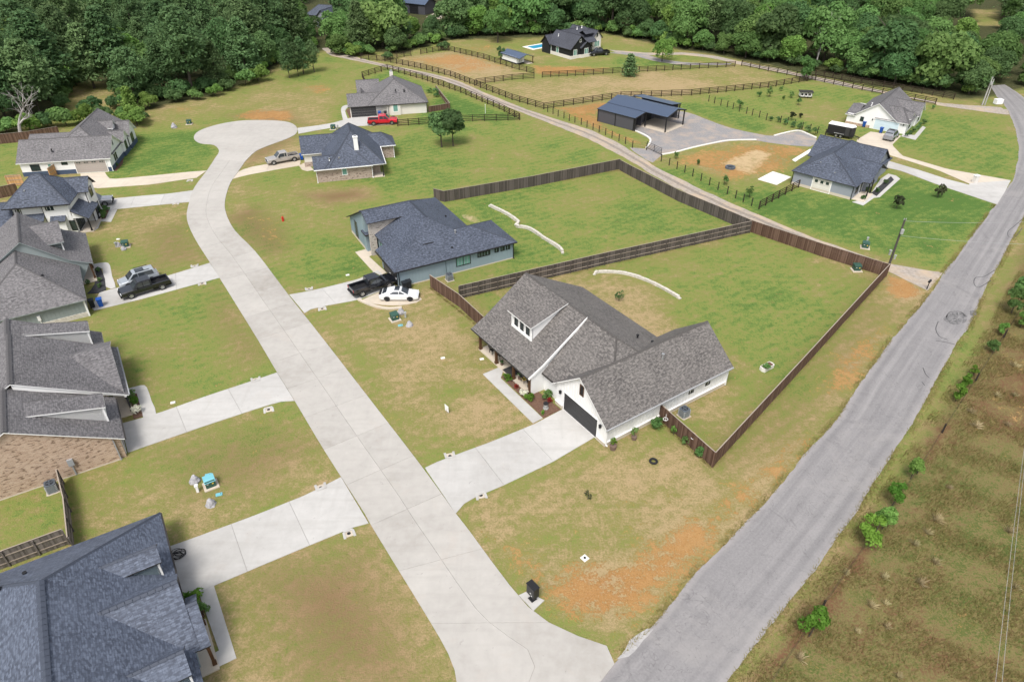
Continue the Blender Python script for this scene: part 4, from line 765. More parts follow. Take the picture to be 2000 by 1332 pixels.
H.roofs(.6, 4.6, -18.2, -11.2, 'x', 4.95, 6.25, -15.2, 0, 0); dw_ = H.wb('greygreen'); dw_.vface([(.95, -11.6, 3.9), (3.2, -11.6, 5.2), (.95, -11.6, 5.0)][::-1]); dw_.vface([(.95, -11.6, 3.9), (3.2, -11.6, 5.2), (.95, -11.6, 5.0)]); H.wall('greygreen', .95, 1.1, -17.8, -11.6, 3.6, 5.05)
H.part('dormer_corner_board', lambda b: b.box(.88, 1.0, -11.75, -11.55, 3.7, 5.0), 'twhite')
H.part('porch_slab', lambda b: b.box(-1.45, .3, -18.3, -8.4, 0, .12), 'conct')
for y in (-9.3, -12.4, -15.4, -18.2): H.post(-1.3, y, .12, 2.25, .18)
H.door('-x', 0, -11, 1, 2.1, 'beam'); H.win('-x', 0, -14.5, .7, 1.6, 1.4, 'mblack', 'glass', 2); H.gdoor('-x', .3, -2.9, 4.8, 2.1, 'gdoor'); H.vent(3.4, -3.5, 4.6, .3, 'black')
H.part('corner_board', lambda b: b.box(.14, .32, .02, .19, .0, 2.4), 'twhite'); H.part('electric_meter', lambda b: (b.box(4.9, 5.2, .1, .25, 1.0, 1.6), b.box(5.0, 5.08, .1, .18, .1, 1.0)), 'twhite'); H.battens('+y', .1, .6, 12.5, .6, 2.45, .4, 'greygreen')
H.done()
# 8 tan brick house
H = House('tan_brick_house', 'tan brick house with grey shingle roof and two long white-sided dormers', G(251.6, 891.9), -148.5, 'sh_grey2', 'twhite')
z8 = lambda x, e=-.3: 2.32+.57*(x-e)
H.face([(-.3, .3, z8(-.3)), (-.3, -6.5, z8(-.3)), (7.4, -6.5, z8(7.4)), (7.4, .3, z8(7.4))]); H.face([(7.4, .3, z8(7.4)), (7.4, -6.5, z8(7.4)), (15.3, -6.5, 2.3), (15.3, .3, 2.3)])
e2 = -1.45; H.face([(e2, -6.2, 2.32), (e2, -15.4, 2.32), (6.75, -15.4, z8(6.75, e2)), (6.75, -6.2, z8(6.75, e2))]); H.face([(6.75, -6.2, z8(6.75, e2)), (6.75, -15.4, z8(6.75, e2)), (15, -15.4, 2.3), (15, -6.2, 2.3)])
e3 = -.4; H.face([(e3, -15.3, 2.32), (e3, -19.4, 2.32), (7.0, -19.4, z8(7.0, e3)), (7.0, -15.3, z8(7, e3))]); H.face([(7.0, -15.3, z8(7, e3)), (7.0, -19.4, z8(7, e3)), (15, -19.4, 2.3), (15, -15.3, 2.3)])
H.ridge((7.4, .3, z8(7.4)+.05), (7.4, -6.2, z8(7.4)+.05), .45); H.ridge((6.75, -6.2, z8(6.75, e2)+.05), (6.75, -15.4, z8(6.75, e2)+.05), .45); H.ridge((7, -15.4, z8(7, e3)+.05), (7, -19.4, z8(7, e3)+.05), .45)
gab('brick', 0, -.18, [(.6, 0), (14.6, 0), (14.6, 2.5), (7.4, z8(7.4)-.12), (.6, z8(.6)-.12)][::-1]); H.wall('brick', .15, .62, -6, -.12, 0, 2.55); H.wall('brick', .6, 14.5, -19, -.2, 0, 2.6)
gab('twhite', -6.32, -.1, [(e2+.3, 2.2), (6.75, z8(6.75)-.1), (6.75, z8(6.75, e2)-.12), (e2+.3, z8(e2+.3, e2)-.12)][::-1]); gab('twhite', -15.28, .1, [(e2+.3, 2.2), (6.75, z8(6.75, e3)-.1), (6.75, z8(6.75, e2)-.12), (e2+.3, z8(e2+.3, e2)-.12)])
# front cross gable of the middle part
H.face([(-1.15, -6.5, 2.62), (-1.15, -12.4, 4.55), (3.2, -12.4, 4.6), (e2+.3, -6.5, 2.5)]); H.face([(-1.15, -12.4, 4.55), (-1.15, -15.3, 3.3), (2.0, -15.3, 3.4), (3.2, -12.4, 4.6)]); H.wall('twhite', -.85, -.75, -15.0, -7.4, 2.3, 2.75); H.wb('twhite').vface([(-.86, -15.0, 2.7), (-.86, -12.4, 4.4), (-.86, -7.4, 2.7)]) 
for y0, ym, ee in ((-2.35, -4.4, -.3), (-16.5, -18.5, e3)):
    zb = z8(.6, ee); zt2 = 4.55; sl8 = .25
    H.face([(.35, y0+.18, zt2-.05), (6.6, y0+.18, zt2+sl8*6.2), (6.6, ym, zt2+sl8*6.2), (.35, ym, zt2-.05)], .12); H.ridge((.4, ym, zt2), (6.3, ym, zt2+sl8*6.0), .2)
    ww = H.wb('white'); tri = [(.65, y0, zb-.05), (6.1, y0, z8(6.1, ee)), (.65, y0, zt2-.1)]; ww.vface(tri[::-1]); ww.vface(tri); ww.box(.6, .75, ym, y0, zb-.2, zt2-.1)
    H.part('dormer_corner_board', lambda b: b.box(.52, .66, y0-.1, y0+.03, zb-.05, zt2-.1), 'twhite')
H.part('porch_slab', lambda b: b.box(-1.25, .15, -15, -6.1, 0, .12), 'conct')
for y in (-6.6, -9.6): H.post(-1.15, y, .12, 2.2, .16, 'mblack')
H.part('porch_beam', lambda b: b.box(-1.25, -1.05, -15, -6.3, 2.1, 2.3), 'twhite')
H.gdoor('-x', .15, -3.0, 4.6, 2.1, 'gdoor_tan'); H.spout(.62, .06, 2.4, 'tgrey'); H.part('electric_meter', lambda b: (b.box(4.0, 4.45, .0, .2, 1.2, 1.9), b.box(4.18, 4.28, .0, .12, .05, 1.2)), 'tgrey')
H.part('foundation_skirt', lambda b: b.box(.5, 14.6, .0, .03, 0, .12), 'found'); H.gutter((-.36, .3, 2.28), (-.36, -6.2, 2.28), 'tblackbrown'); H.gutter((e2-.06, -6.3, 2.28), (e2-.06, -15.4, 2.28), 'tgrey')
H.door('-x', .6, -8, 1.0, 2.1, 'beam'); H.win('-x', .6, -12, .7, 1.6, 1.4, 'mblack', 'glass', 2)
H.done()
# 9 big blue roof, bottom left corner
H = House('blue_roof_house', 'house with big slate-blue shingle hip roof filling bottom left corner', G(421.6, 1301), -148.5, 'sh_blue2', 'tblackbrown')
H.roofs(.72, 14.8, -13.8, 12, 'y', 2.32, 7.0, 7.75, 7.1, 7.1); H.wall('bluegrey', 1.15, 14.3, -13.4, 11.6, 0, 2.5)
H.roofs(1.2, 5.2, -8.75, -6.85, 'x', 4.25, 5.05, -7.8); H.wall('twhite', 1.5, 1.65, -8.55, -7.05, 2.6, 4.3); dd = H.wb('bluegrey'); tri = [(1.5, -7.05, 2.8), (3.5, -7.05, 4.1), (1.5, -7.05, 4.2)]; dd.vface(tri); dd.vface(tri[::-1]); H.part('dormer_corner_board', lambda b: b.box(1.4, 1.52, -7.12, -7.0, 2.7, 4.2), 'twhite')
H.face([(.45, -3.75, 5.25), (5.6, -3.75, 5.25), (2.0, 0, 2.45), (.45, 0, 2.36)]); H.face([(.45, -3.75, 5.25), (5.6, -3.75, 5.25), (2.9, -5.6, 3.9), (.45, -5.6, 3.9)]); H.ridge((.45, -3.75, 5.3), (5.5, -3.75, 5.3), .4)
H.face([(-.25, -2.4, 4.1), (.5, -2.4, 4.1), (.5, .02, 2.34), (-.25, .02, 2.34)]); H.face([(-.25, -2.4, 4.1), (.5, -2.4, 4.1), (.5, -4.1, 2.9), (-.25, -4.1, 2.9)]); H.ridge((-.25, -2.4, 4.14), (.6, -2.4, 4.14), .35)
H.roofs(1.1, 5.0, .1, 2.4, 'x', 3.6, 4.7, 1.25); tri = [(1.3, 2.2, 2.7), (3.4, 2.2, 4.0), (1.3, 2.2, 3.6)]; dd.vface(tri); dd.vface(tri[::-1]); H.wall('twhite', 1.3, 1.45, .35, 2.2, 2.6, 3.65); H.part('dormer_corner_board', lambda b: b.box(1.2, 1.32, 2.12, 2.24, 2.6, 3.6), 'twhite')
H.wall('bluegrey', .85, 1.3, -5.3, -.4, 0, 2.4); H.part('porch_slab', lambda b: b.box(-.2, 1.1, -4, .35, 0, .12), 'conct'); H.post(.0, -.15, .12, 2.3, .2); H.post(0, -3.6, .12, 2.3, .2)
H.gdoor('-x', 1.15, -9.9, 4.9, 2.1, 'gdoor'); H.vent(9.3, -10.4, 4.5, .35, 'black'); H.vent(10.6, -9.2, 5.2, .35, 'black'); H.gutter((.66, -13.7, 2.28), (.66, -4.0, 2.28), 'tblackbrown')
H.ridge((7.75, -6.7, 7.05), (7.75, 4.9, 7.05), .5)
H.done()
# 10 open metal barn
H = House('metal_barn', 'open-fronted dark grey metal barn with low blue roof on gravel lot', G(1236.5, 256.3), 136.7, 'metalroof', 'mblack', 'barn')
H.face([(-.4, .25, 2.62), (9.0, .25, 2.62), (9.0, -3.6, 3.1), (-.4, -3.6, 3.1)], .1); H.face([(-5.5, -3.2, 3.12), (9, -3.2, 3.12), (9, -6.7, 3.95), (-5.5, -6.7, 3.95)], .1); H.face([(-5.5, -6.7, 3.95), (9, -6.7, 3.95), (9, -10.0, 3.15), (-5.5, -10.0, 3.15)], .1)
H.face([(-2.4, -9.5, 3.6), (7, -9.5, 3.6), (7, -13.1, 3.1), (-2.4, -13.1, 3.1)], .1)
for i in range(37): x = -5.4+i*.4; H.cap.bar((x, -3.2, 3.15), (x, -6.7, 3.98), .03, .03)
for i in range(24): x = -.3+i*.4; H.cap.bar((x, .25, 2.65), (x, -3.6, 3.13), .03, .03)
for k in range(2): H.part('wall_panel', lambda b: b.box(.15+4.35*k, 4.4+4.35*k, -.05, .02, .05, 2.5), 'barnwall')
for x in (0, 4.45, 8.8): H.part('steel_post', lambda b: b.box(x-.09, x+.09, -.06, .09, 0, 2.6), 'mblack')
H.wall('barnwall', 8.7, 8.85, -12.8, 0, .05, 2.7); H.wall('barnwall', .6, 8.8, -3.7, -3.5, .05, 3.0); H.wall('barnwall', 1.6, 1.8, -9.6, -3.6, .05, 3.1); H.wall('barnwall', -1.9, 7, -12.9, -12.75, .05, 3.0); H.wall('mblack', 1.55, 1.6, -8.5, -6.0, .1, 2.6)
H.door('-x', 1.6, -4.6, .95, 2.1, 'black', 'mblack', .08)
for x, y, z in ((-5.2, -3.35, 3.1), (-5.2, -9.8, 3.1), (-.36, -3.5, 3.1), (-2.2, -12.9, 3.0), (-.3, -.05, 2.6)): H.part('steel_post', lambda b: b.box(x-.1, x+.1, y-.1, y+.1, 0, z), 'mblack')
H.part('barn_floor_slab', lambda b: b.box(-5.5, 1.55, -9.9, -3.2, 0, .08), 'conct'); H.part('edge_beam', lambda b: (b.bar((-5.5, -3.2, 3.03), (-5.5, -6.7, 3.86), .12, .2), b.bar((-5.5, -6.7, 3.86), (-5.5, -10, 3.06), .12, .2), b.bar((-.4, .25, 2.54), (-.4, -3.4, 3.0), .1, .18)), 'mblack')
H.done()
# 11 black house
H = House('black_house', 'black sided house with charcoal roof and white gable near the woods', G(1114, 117.2), 37, 'sh_char', 'mblack')
H.wing(-.3, 6.9, -.35, 10, 'y', 2.5, 5.6, 'blackside', 3.3); H.wing(3.1, 7.4, -.7, 5, 'y', 2.5, 4.0, 'blackside', 5.25); H.wing(-.7, 4, 8.0, 12, 'x', 2.5, 4.6, 'blackside', 10)
H.wing(4, 15.5, 5.6, 13, 'x', 2.6, 5.4, 'blackside', 9.3, 0, 2.5); H.wing(12.0, 15.9, 4.6, 15.5, 'y', 2.8, 4.9, 'creamwhite', 13.95)
H.roofs(9.8, 13, 5.2, 8.0, 'x', 4.3, 5.0); H.band('creamwhite', .08, 6.52, .03, 9.6, .85); H.band('creamwhite', 3.48, 7.02, -.32, 4.6, .85); H.roofs(6.8, 12.2, 3.0, 6.2, 'x', 2.6, 3.6)
H.win('-y', .03, 1.6, .9, 1.1, 1.3, 'twhite', 'glassg', 2); H.win('-y', -.32, 5.25, .9, 1.2, 1.3, 'twhite', 'glassg', 2); H.win('-y', 4.98, 13.95, .7, 1.7, 1.4, 'twhite', 'glassg', 3); H.win('-y', 4.98, 13.95, 3.3, .4, .8); H.win('-x', .08, 5.5, .7, .9, 1.5, 'twhite', 'glassg'); H.win('-x', .08, 8.6, .3, .9, 1.9, 'twhite', 'glassg'); H.win('-y', .03, 3.3, 4.0, .4, .6, 'twhite')
for x, y, z in ((2.0, 7.5, 4.6), (9.5, 8.5, 5.3), (11.5, 8.8, 5.4)): H.vent(x, y, z, .5, 'twhite')
H.done()
# 12 grey house on the right
H = House('grey_house', 'grey sided house with slate-blue hip roof beside bright green lawn', G(1660.8, 390), 138.3, 'sh_blue', 'tblackbrown')
H.wing(-.5, 10.0, -16.5, .5, 'y', 2.35, 5.4, 'greyside', 5.4, 5.0, 4.3)
H.wing(-1.6, 6, -10.8, -2.4, 'x', 2.35, 4.35, 'greyside', -6.6, 0, 0, walls=False); H.wall('greyside', -.6, 2, -10.4, -4.6, 0, 2.5); H.wb('greyside').vface([(-.62, -10.4, 2.4), (-.62, -4.6, 2.4), (-.62, -6.6, 4.2)][::-1])
H.wing(-.4, 10.9, -15.9, -8.1, 'x', 2.35, 5.0, 'greyside', -12)
H.gdoor('+y', .12, 4.9, 2.9, 2.1, 'creamwhite', 'twhite')
for i in range(3): H.win('+y', .15, 4.0+.9*i, 1.35, .5, .5, 'creamwhite', 'glass', 1, 'door_window')
H.band('found', .0, 9.6, -.2, .1, .42, None, 0, .05); H.spout(-.05, .2, 2.3, 'mblack'); H.spout(9.7, .2, 2.3, 'mblack')
H.part('porch_slab', lambda b: b.box(-2.0, -.1, -4.4, -.2, 0, .12), 'conct'); H.post(-1.5, -2.7, .12, 2.35, .16, 'mblack'); H.post(-1.5, -4.4, .12, 2.35, .16, 'mblack'); H.door('-x', -.15, -3.4, 1, 2.1, 'mblack'); H.win('-x', -.12, -1.6, .7, 1.0, 1.3, 'mblack', 'glass', 2); H.win('-x', -.62, -7.0, .7, 1.6, 1.4, 'mblack', 'glass', 2)
H.part('ridge_vent', lambda b: b.bar((4.6, -3.4, 4.98), (2.9, -3.4, 4.0), .14, .1), 'black'); H.vent(6.5, -1.9, 3.9, .25); H.vent(3.6, -.8, 3.2, .25)
H.done()
# 13 white house with big gable, far right
H = House('white_gable_house', 'white house with broad gable end and pale blue garage door, far right', G(1766.4, 262.8), 142, 'sh_grey2', 'twhite')
H.wing(1.6, 10.2, -14.5, .6, 'y', 2.0, 5.0, 'white', 5.9); H.roofs(9.6, 11.6, -9, .5, 'x', 1.95, 3.0); H.wall('white', 9.7, 11.2, -8.6, .15, 0, 2.1)
H.roofs(-.4, 5.8, -6.6, .7, 'x', 2.1, 4.4, -2.8, 0, 2.5) if False else None
H.wing(-.35, 6, -6.4, .4, 'x', 2.1, 4.2, 'white', -2.7, 2.4, 0); H.wing(-.7, 6, -11.4, -6.0, 'x', 2.1, 4.2, 'white', -8.6, 0, 0)
H.gdoor('+y', .24, 3.6, 4.4, 2.0, 'gdoor_blue'); H.band('brick', 6.6, 11.2, -.5, .24, .5, None, 0, .05); H.win('+y', .24, 8.3, 1.1, .5, .7)
H.roofs(-.2, 2.0, -4.2, -1.2, 'x', 2.6, 3.7); H.wall('white', .05, .2, -3.9, -1.5, 2.2, 2.75); H.vent(7.6, -1.6, 4.0, .5, 'twhite'); H.win('-x', .03, -2.7, .7, 1.2, 1.3); H.win('-x', -.32, -8.6, .7, 1.2, 1.3); H.part('wall_lantern', lambda b: b.box(.55, .72, .03, .2, 1.6, 1.9), 'black'); H.part('wall_lantern', lambda b: b.box(6.25, 6.42, .24, .4, 1.6, 1.9), 'black')
H.done()
# 14 white shed by the orange paddock
H = House('white_shed', 'long white shed with blue metal roof and open porch end beside paddock fence', G(1009, 127), 37, 'metalroof', 'mblack', 'shed')
H.roofs(-.3, 4.6, -1.6, 6.9, 'y', 1.75, 2.5, 2.1, 0, 0, False); H.wall('white', 0, 2.5, 0, 6.6, 0, 1.85); H.wb('white').vface([(0, -.01, 1.8), (2.5, -.01, 1.8), (2.5, -.01, 2.35), (2.1, -.01, 2.42)]); H.band('mblack', 0, 2.5, 0, 6.6, .35, None, 0, .04)
H.win('-y', 0, 1.3, .7, .7, .7, 'mblack', 'white', 2, 'barn_window'); H.part('porch_slab', lambda b: b.box(2.5, 4.4, -1.4, 6.6, 0, .08), 'conct'); H.post(4.3, -1.3, .08, 1.8, .16); H.post(4.3, 3, .08, 1.8, .16)
H.done()
# 15, 16 houses deep in the woods
H = House('wood_house', 'dark blue roofed house half hidden by trees behind the lane', G(612, 42), -20, 'sh_blue', 'mblack')
H.wing(0, 9, -4, 4, 'x', 2.6, 5.2, 'creamwhite', None, 3, 0); H.wing(6, 11, -8, 1, 'y', 2.6, 5.0, 'greyside'); H.gdoor('-y', -7.6, 8.5, 2.6, 2.1); H.done()
sheet('concrete_path', GL([(622,44),(638,38),(640,42),(625,48)]), .05, 'concw')
H = House('wood_barn', 'pale blue metal roofed barn in the woods at the top of the photo', G(832, 27), 150, 'metalroof', 'mblack', 'barn')
H.wing(-2, 9, -4, 3, 'x', 3.2, 5.0, 'barnwall'); H.wing(11, 22, -3, 5, 'x', 3.0, 4.6, 'greyside'); H.gdoor('+y', 2.62, 3, 3.4, 2.6, 'black', 'mblack'); H.done()
sheet('gravel_yard', GL([(832,34),(846,27),(866,27),(862,38),(845,37)]), .03, 'lane', .02)
# ------------------------------------------------------------ fences
def dirz(d): return math.atan2(d.y, d.x)
def wood_fence(label, pts, m, h=1.83, rails=None, group='cedar privacy fences'):
    P = GL(pts) if not isinstance(pts[0], Vector) else pts
    root = thing('cedar_fence', label, 'fence', P[0], 0, group); O = P[0]
    for a_, b_ in zip(P[:-1], P[1:]):
        d = b_-a_; L = d.length; n = max(1, round(L/2.44)); w = L/n; d.normalize(); sd_ = 1 if rails != 'right' else -1
        vs = []
        for v in range(3):
            bm = MB(); k = max(3, round(w/.142)); rr = random.Random(v*7+n)
            for i in range(k):
                x0 = w*i/k+.004; x1 = w*(i+1)/k-.004; hh = h+rr.uniform(-.025, .02); off = rr.uniform(-.004, .004)
                bm.box(x0, x1, -.01+off, .01+off, .03, hh)
            vs.append(bm.mesh('picket_panel', m))
        rm = MB()
        for z in ((.3, 1.0, 1.62) if h > 1.8 and m != 'fence_dark' else (.45, 1.2) if h > 1.5 else (.3, 1.0)): rm.box(0, w, .012*sd_ if sd_ > 0 else -.055, .055 if sd_ > 0 else -.012, z-.04, z+.04)
        rm = rm.mesh('rail', 'rail_pale'); pm = MB(); pm.box(-.05, .05, .012 if sd_ > 0 else -.11, .11 if sd_ > 0 else -.012, 0, h-.06); pm = pm.mesh('post', m)
        cm = MB(); cm.box(0, w, -.045, .045, h+.022, h+.05); cm = cm.mesh('cap_board', 'rail_pale')
        for i in range(n):
            p = a_+d*w*i-O; rz = dirz(d)
            o = link('picket_panel', random.choice(vs), root, p, rz); o['kind'] = 'stuff'
            link('rails', rm, root, p, rz); link('post', pm, root, p, rz); link('cap_board', cm, root, p, rz)
        link('post', pm, root, b_-O, dirz(d))
    return root
wood_fence('reddish brown fence from garage wall of white farmhouse to the road corner', [(1280,812),(1391,913)], 'fence_brown', rails='left')
wood_fence('brown fence running along the county road beside the white farmhouse yard', [(1391,913),(1560,728),(1730,540)], 'fence_brown', rails='left')
wood_fence('tall brown fence between the farmhouse back yard and the gravel lane', [(1730,541),(1600,500),(1463,453)], 'fence_brown', rails='right')
wood_fence('dark weathered fence along the lane behind the blue-grey house yard', [(1463,453),(1410,430),(1325,394),(1230,344),(1210,333)], 'fence_dark', rails='right')
wood_fence('dark grey fence between open lawn and the blue-grey house yard', [(1210,331),(1040,365),(868,395),(848,390)], 'fence_dark', rails='right')
wood_fence('fence with pale rails dividing the two fenced back yards', [(1463,455),(1180,518),(897,584)], 'fence_dark', rails='left')
wood_fence('brown fence sloping down between blue-grey house and white farmhouse', [(841,562),(897,600),(945,645)], 'fence_brown', rails='left')
wood_fence('short grey fence panel standing against the tan brick house', [(124,945),(138,1000),(147,1078)], 'fence_grey', rails='left', h=1.75)
wood_fence('grey fence with pale rails left of the big blue roof', [(-60,1135),(20,1105),(136,1062)], 'fence_grey', rails='right', h=1.75)
wood_fence('old brown fence at the left edge by the bare tree', [(-60,285),(0,282),(60,276),(118,266)], 'fence_brown', rails='left')
wood_fence('new orange cedar fence between the two white houses, left', [(18,364),(48,362)], 'fence_new', rails='right')
wood_fence('new cedar fence panel against white gabled house wall', [(100,350),(118,338)], 'fence_new', rails='right')
wood_fence('cedar fence piece beside right end of white gabled house', [(252,262),(268,277)], 'fence_new', rails='right')
wood_fence('low dark fence below the new cedar fence at the left edge', [(-40,392),(0,388),(38,380)], 'fence_brown', rails='left')
wood_fence('low red-brown fence enclosing the green pen beside the grey pyramid roof', [(838,220),(879,213),(852,178)], 'fence_brown', rails='left', h=1.2)
def ranch_fence(label, pts, step=2.3, h=1.3):
    P = GL(pts); root = thing('ranch_fence', label, 'fence', P[0], 0, 'black board paddock fences'); O = P[0]
    pm = MB(); pm.box(-.075, .075, -.075, .075, 0, h+.08); pm = pm.mesh('post', 'ranch')
    for a_, b_ in zip(P[:-1], P[1:]):
        d = b_-a_; n = max(1, round(d.length/step)); w = d.length/n; d.normalize(); rm = MB()
        for k in range(4): z = .28+.33*k; rm.box(0, w, .075, .105, z-.06, z+.06)
        rm = rm.mesh('rails', 'ranch')
        for i in range(n): link('post', pm, root, a_+d*w*i-O, dirz(d)); link('rails', rm, root, a_+d*w*i-O, dirz(d))
    link('post', pm, root, P[-1]-O, 0)
ranch_fence('long black board fence along the north side of the gravel lane', [(705,116),(752,121),(822,135),(880,150),(927,168),(1000,196),(1062,214)])
ranch_fence('black board fence between tan pasture and the metal barn lot', [(1062,214),(1212,192),(1350,187),(1500,172),(1560,162),(1592,157)])
ranch_fence('black board fence dividing the orange paddock from the tan pasture', [(930,166),(1000,157),(1043,154)])
ranch_fence('black board fence behind the white shed', [(877,100),(945,116),(1000,134),(1043,145)])
ranch_fence('short black fence at far left corner of the orange paddock', [(762,116),(803,110)])
ranch_fence('short black fence at far top corner of the orange paddock', [(822,107),(857,101),(877,100)])
ranch_fence('black board fence between black house lawn and tan pasture', [(1059,152),(1140,148),(1215,143),(1330,137),(1435,131)])
ranch_fence('black board fence from tan pasture past the small tree to the white gable house', [(1448,129),(1500,140),(1555,151),(1592,158),(1742,189),(1785,197),(1826,205)])
ranch_fence('farthest black board fence at foot of the woods, right', [(1592,148),(1660,160),(1725,171),(1800,184),(1862,195)])
ranch_fence('black board fence round the bright green yard of the grey pyramid roof', [(715,170),(708,152),(757,137),(825,156),(900,182),(975,214),(1015,235)])
ranch_fence('black board fence from red pickup to lane across open lawn', [(1015,235),(900,238),(777,247)])
ranch_fence('short black fence running up to the grey house', [(1482,409),(1520,388),(1559,367)], 2.1)
def wire_fence(label, px, h=1.35):
    P = GL(px); root = thing('wire_fence', label, 'fence', P[0], 0, 'post and wire fences'); O = P[0]; pm = MB(); pm.cyl((0, 0, 0), .085, h, 7); pm = pm.mesh('post', 'postwood')
    for p in P: link('post', pm, root, p-O)
    b = MB()
    for p, q in zip(P[:-1], P[1:]):
        for z in (.45, .85, 1.25): b.bar(p-O+Vector((0, 0, z)), q-O+Vector((0, 0, z)), .012)
    b.build('wire', 'postwood', root)
t3 = lambda L: zt(1000, 0, L)
wire_fence('dark posts with wire below the metal barn, left of the farm gate', [(x, y+6) for x, y in t3([(278,852),(320,868),(360,888),(405,903),(447,923),(490,938),(540,953),(585,973),(632,993),(680,1013),(730,1033),(780,1055),(835,1080),(885,1103),(940,1133),(1050,1150)])])
wire_fence('dark posts with wire along the lane below the orange soil lot', [(1291,316)]+[(x, y+6) for x, y in t3([(1227,1270),(1287,1298),(1348,1326)])]+zt(1000,333,[(1410,48),(1475,83),(1540,118),(1608,153),(1680,187),(1745,219),(1805,248),(1870,278)]))
wire_fence('thin dark posts dividing the two green lawns behind the grey house', [(x, y+4) for x, y in t3([(1535,780),(1580,795),(1630,810),(1680,825),(1725,840),(1775,858),(1830,875),(1875,890),(1930,905),(1985,925)])]+[(x, y+4) for x, y in zt(1500,0,[(95,945),(150,955),(205,975),(265,995),(325,1010),(385,1030),(445,1050)])], 1.4)
wire_fence('old weathered posts with wire in dry meadow along the road', [(1480,1375),(1605,1190),(1700,1055),(1790,925),(1840,845),(1905,745),(1960,660),(1998,600)], 1.1)
def farm_gate(p, q, label):
    a_, b_ = G(*p), G(*q); root = thing('farm_gate', label, 'gate', a_, 0); d = b_-a_; f = MB()
    for z in (.25, .5, .75, 1.0, 1.3): f.bar(Vector((0, 0, z)), d+Vector((0, 0, z)), .05)
    f.build('gate_rails', 'black', root); f = MB()
    for t in (0, .5, 1): f.bar(d*t+Vector((0, 0, .1)), d*t+Vector((0, 0, 1.4)), .08)
    f.build('gate_uprights', 'black', root)
farm_gate((1263,291), (1291,304), 'black tubular farm gate between white kerbs at the gravel lot')

# ------------------------------------------------------------ vehicles (built along +x, front at +x)
def loft(b, secs, mi=0):
    """secs: list of (x, [(y, z), ...]) closed rings with equal counts"""
    base = len(b.v); n = len(secs[0][1])
    for x, rg in secs: b.v += [(x, y, z) for y, z in rg]
    for i in range(len(secs)-1):
        for k in range(n):
            k2 = (k+1) % n; b.f.append((base+i*n+k, base+i*n+k2, base+(i+1)*n+k2, base+(i+1)*n+k)); b.mi.append(mi); b.uv += [(0, 0)]*4
    b.f.append(tuple(range(base, base+n))[::-1]); b.f.append(tuple(base+(len(secs)-1)*n+k for k in range(n))); b.mi += [mi, mi]; b.uv += [(0, 0)]*(2*n)
def ring(w, z0, z1, r=.1, tum=.06): return [(-w+tum, z0), (w-tum, z0), (w, z0+r), (w, (z0+z1)/2), (w-tum*.6, z1-r), (w-r-tum, z1), (-w+r+tum, z1), (-w+tum*.6, z1-r), (-w, (z0+z1)/2), (-w, z0+r)]
def cab(w, z0, z1, tum): return [(-w, z0), (w, z0), (w-tum, z1-.06), (w-tum-.1, z1), (-w+tum+.1, z1), (-w+tum, z1-.06)]
def wheels(root, xs_, w, r, rimm='rim'):
    for x in xs_:
        for s_ in (-1, 1):
            o = link('wheel', None, root); t = MB(); y0, y1 = sorted((s_*(w-.26), s_*w)); n = 20
            pr = [(y0, r*.62), (y0, r*.93), (y0+.03, r), (y1-.03, r), (y1, r*.93), (y1, r*.62)]
            for i in range(n):
                a0, a1 = 2*math.pi*i/n, 2*math.pi*(i+1)/n
                for (ya, ra), (yb, rb) in zip(pr[:-1], pr[1:]): t.face([(x+ra*math.cos(a0), ya, r+ra*math.sin(a0)), (x+rb*math.cos(a0), yb, r+rb*math.sin(a0)), (x+rb*math.cos(a1), yb, r+rb*math.sin(a1)), (x+ra*math.cos(a1), ya, r+ra*math.sin(a1))])
            t.build('tyre', 'rubber', o); m_ = MB(); yy = s_*(w-.035)
            m_.face([(x+r*.62*math.cos(2*math.pi*i/n), yy-s_*.06, r+r*.62*math.sin(2*math.pi*i/n)) for i in range(n)])
            m_.build('wheel_back', 'black', o); m_ = MB()
            for k in range(6):
                a0 = 2*math.pi*k/6; m_.bar((x, yy, r), (x+r*.6*math.cos(a0), yy, r+r*.6*math.sin(a0)), .10, .03, up=Vector((0, 1, 0)))
            for i in range(n): a0, a1 = 2*math.pi*i/n, 2*math.pi*(i+1)/n; m_.face([(x+q*r*math.cos(a_), yy, r+q*r*math.sin(a_)) for q, a_ in ((.54, a0), (.64, a0), (.64, a1), (.54, a1))])
            m_.build('rim', rimm, o)
def arch(b, x, w, r):
    for s_ in (-1, 1):
        n = 14; y = s_*(w+.006); pts = [(x+1.18*r*math.cos(math.pi*i/n), y, r*.95+1.18*r*math.sin(math.pi*i/n)) for i in range(n+1)]; b.face(pts)
def winpanel(b, y0, y1, pts):   # side glass: pts (x, z, inset y)
    for s_ in (-1, 1): b.face([(x, s_*(yy), z) for x, z, yy in pts])
def place(root, pr, pf, near):
    a_, b_ = G(*pr), G(*pf); d = (b_-a_).normalized(); nrm = Vector((-d.y, d.x, 0)); mid = (a_+b_)/2
    if nrm.y < 0: nrm = -nrm
    root.location = mid+nrm*.85; root.location.z = near; root.rotation_euler = (0, 0, dirz(d))
def lights(root, xf, xr, w, zf_, zr_):
    for s_ in (-1, 1):
        b = MB(); b.box(xf-.06, xf+.02, s_*w-.17, s_*w+.17, zf_-.09, zf_+.09); b.build('headlight', 'lamp', root)
        b = MB(); b.box(xr-.02, xr+.06, s_*w-.09, s_*w+.09, zr_-.17, zr_+.17); b.build('tail_light', 'lightred', root)
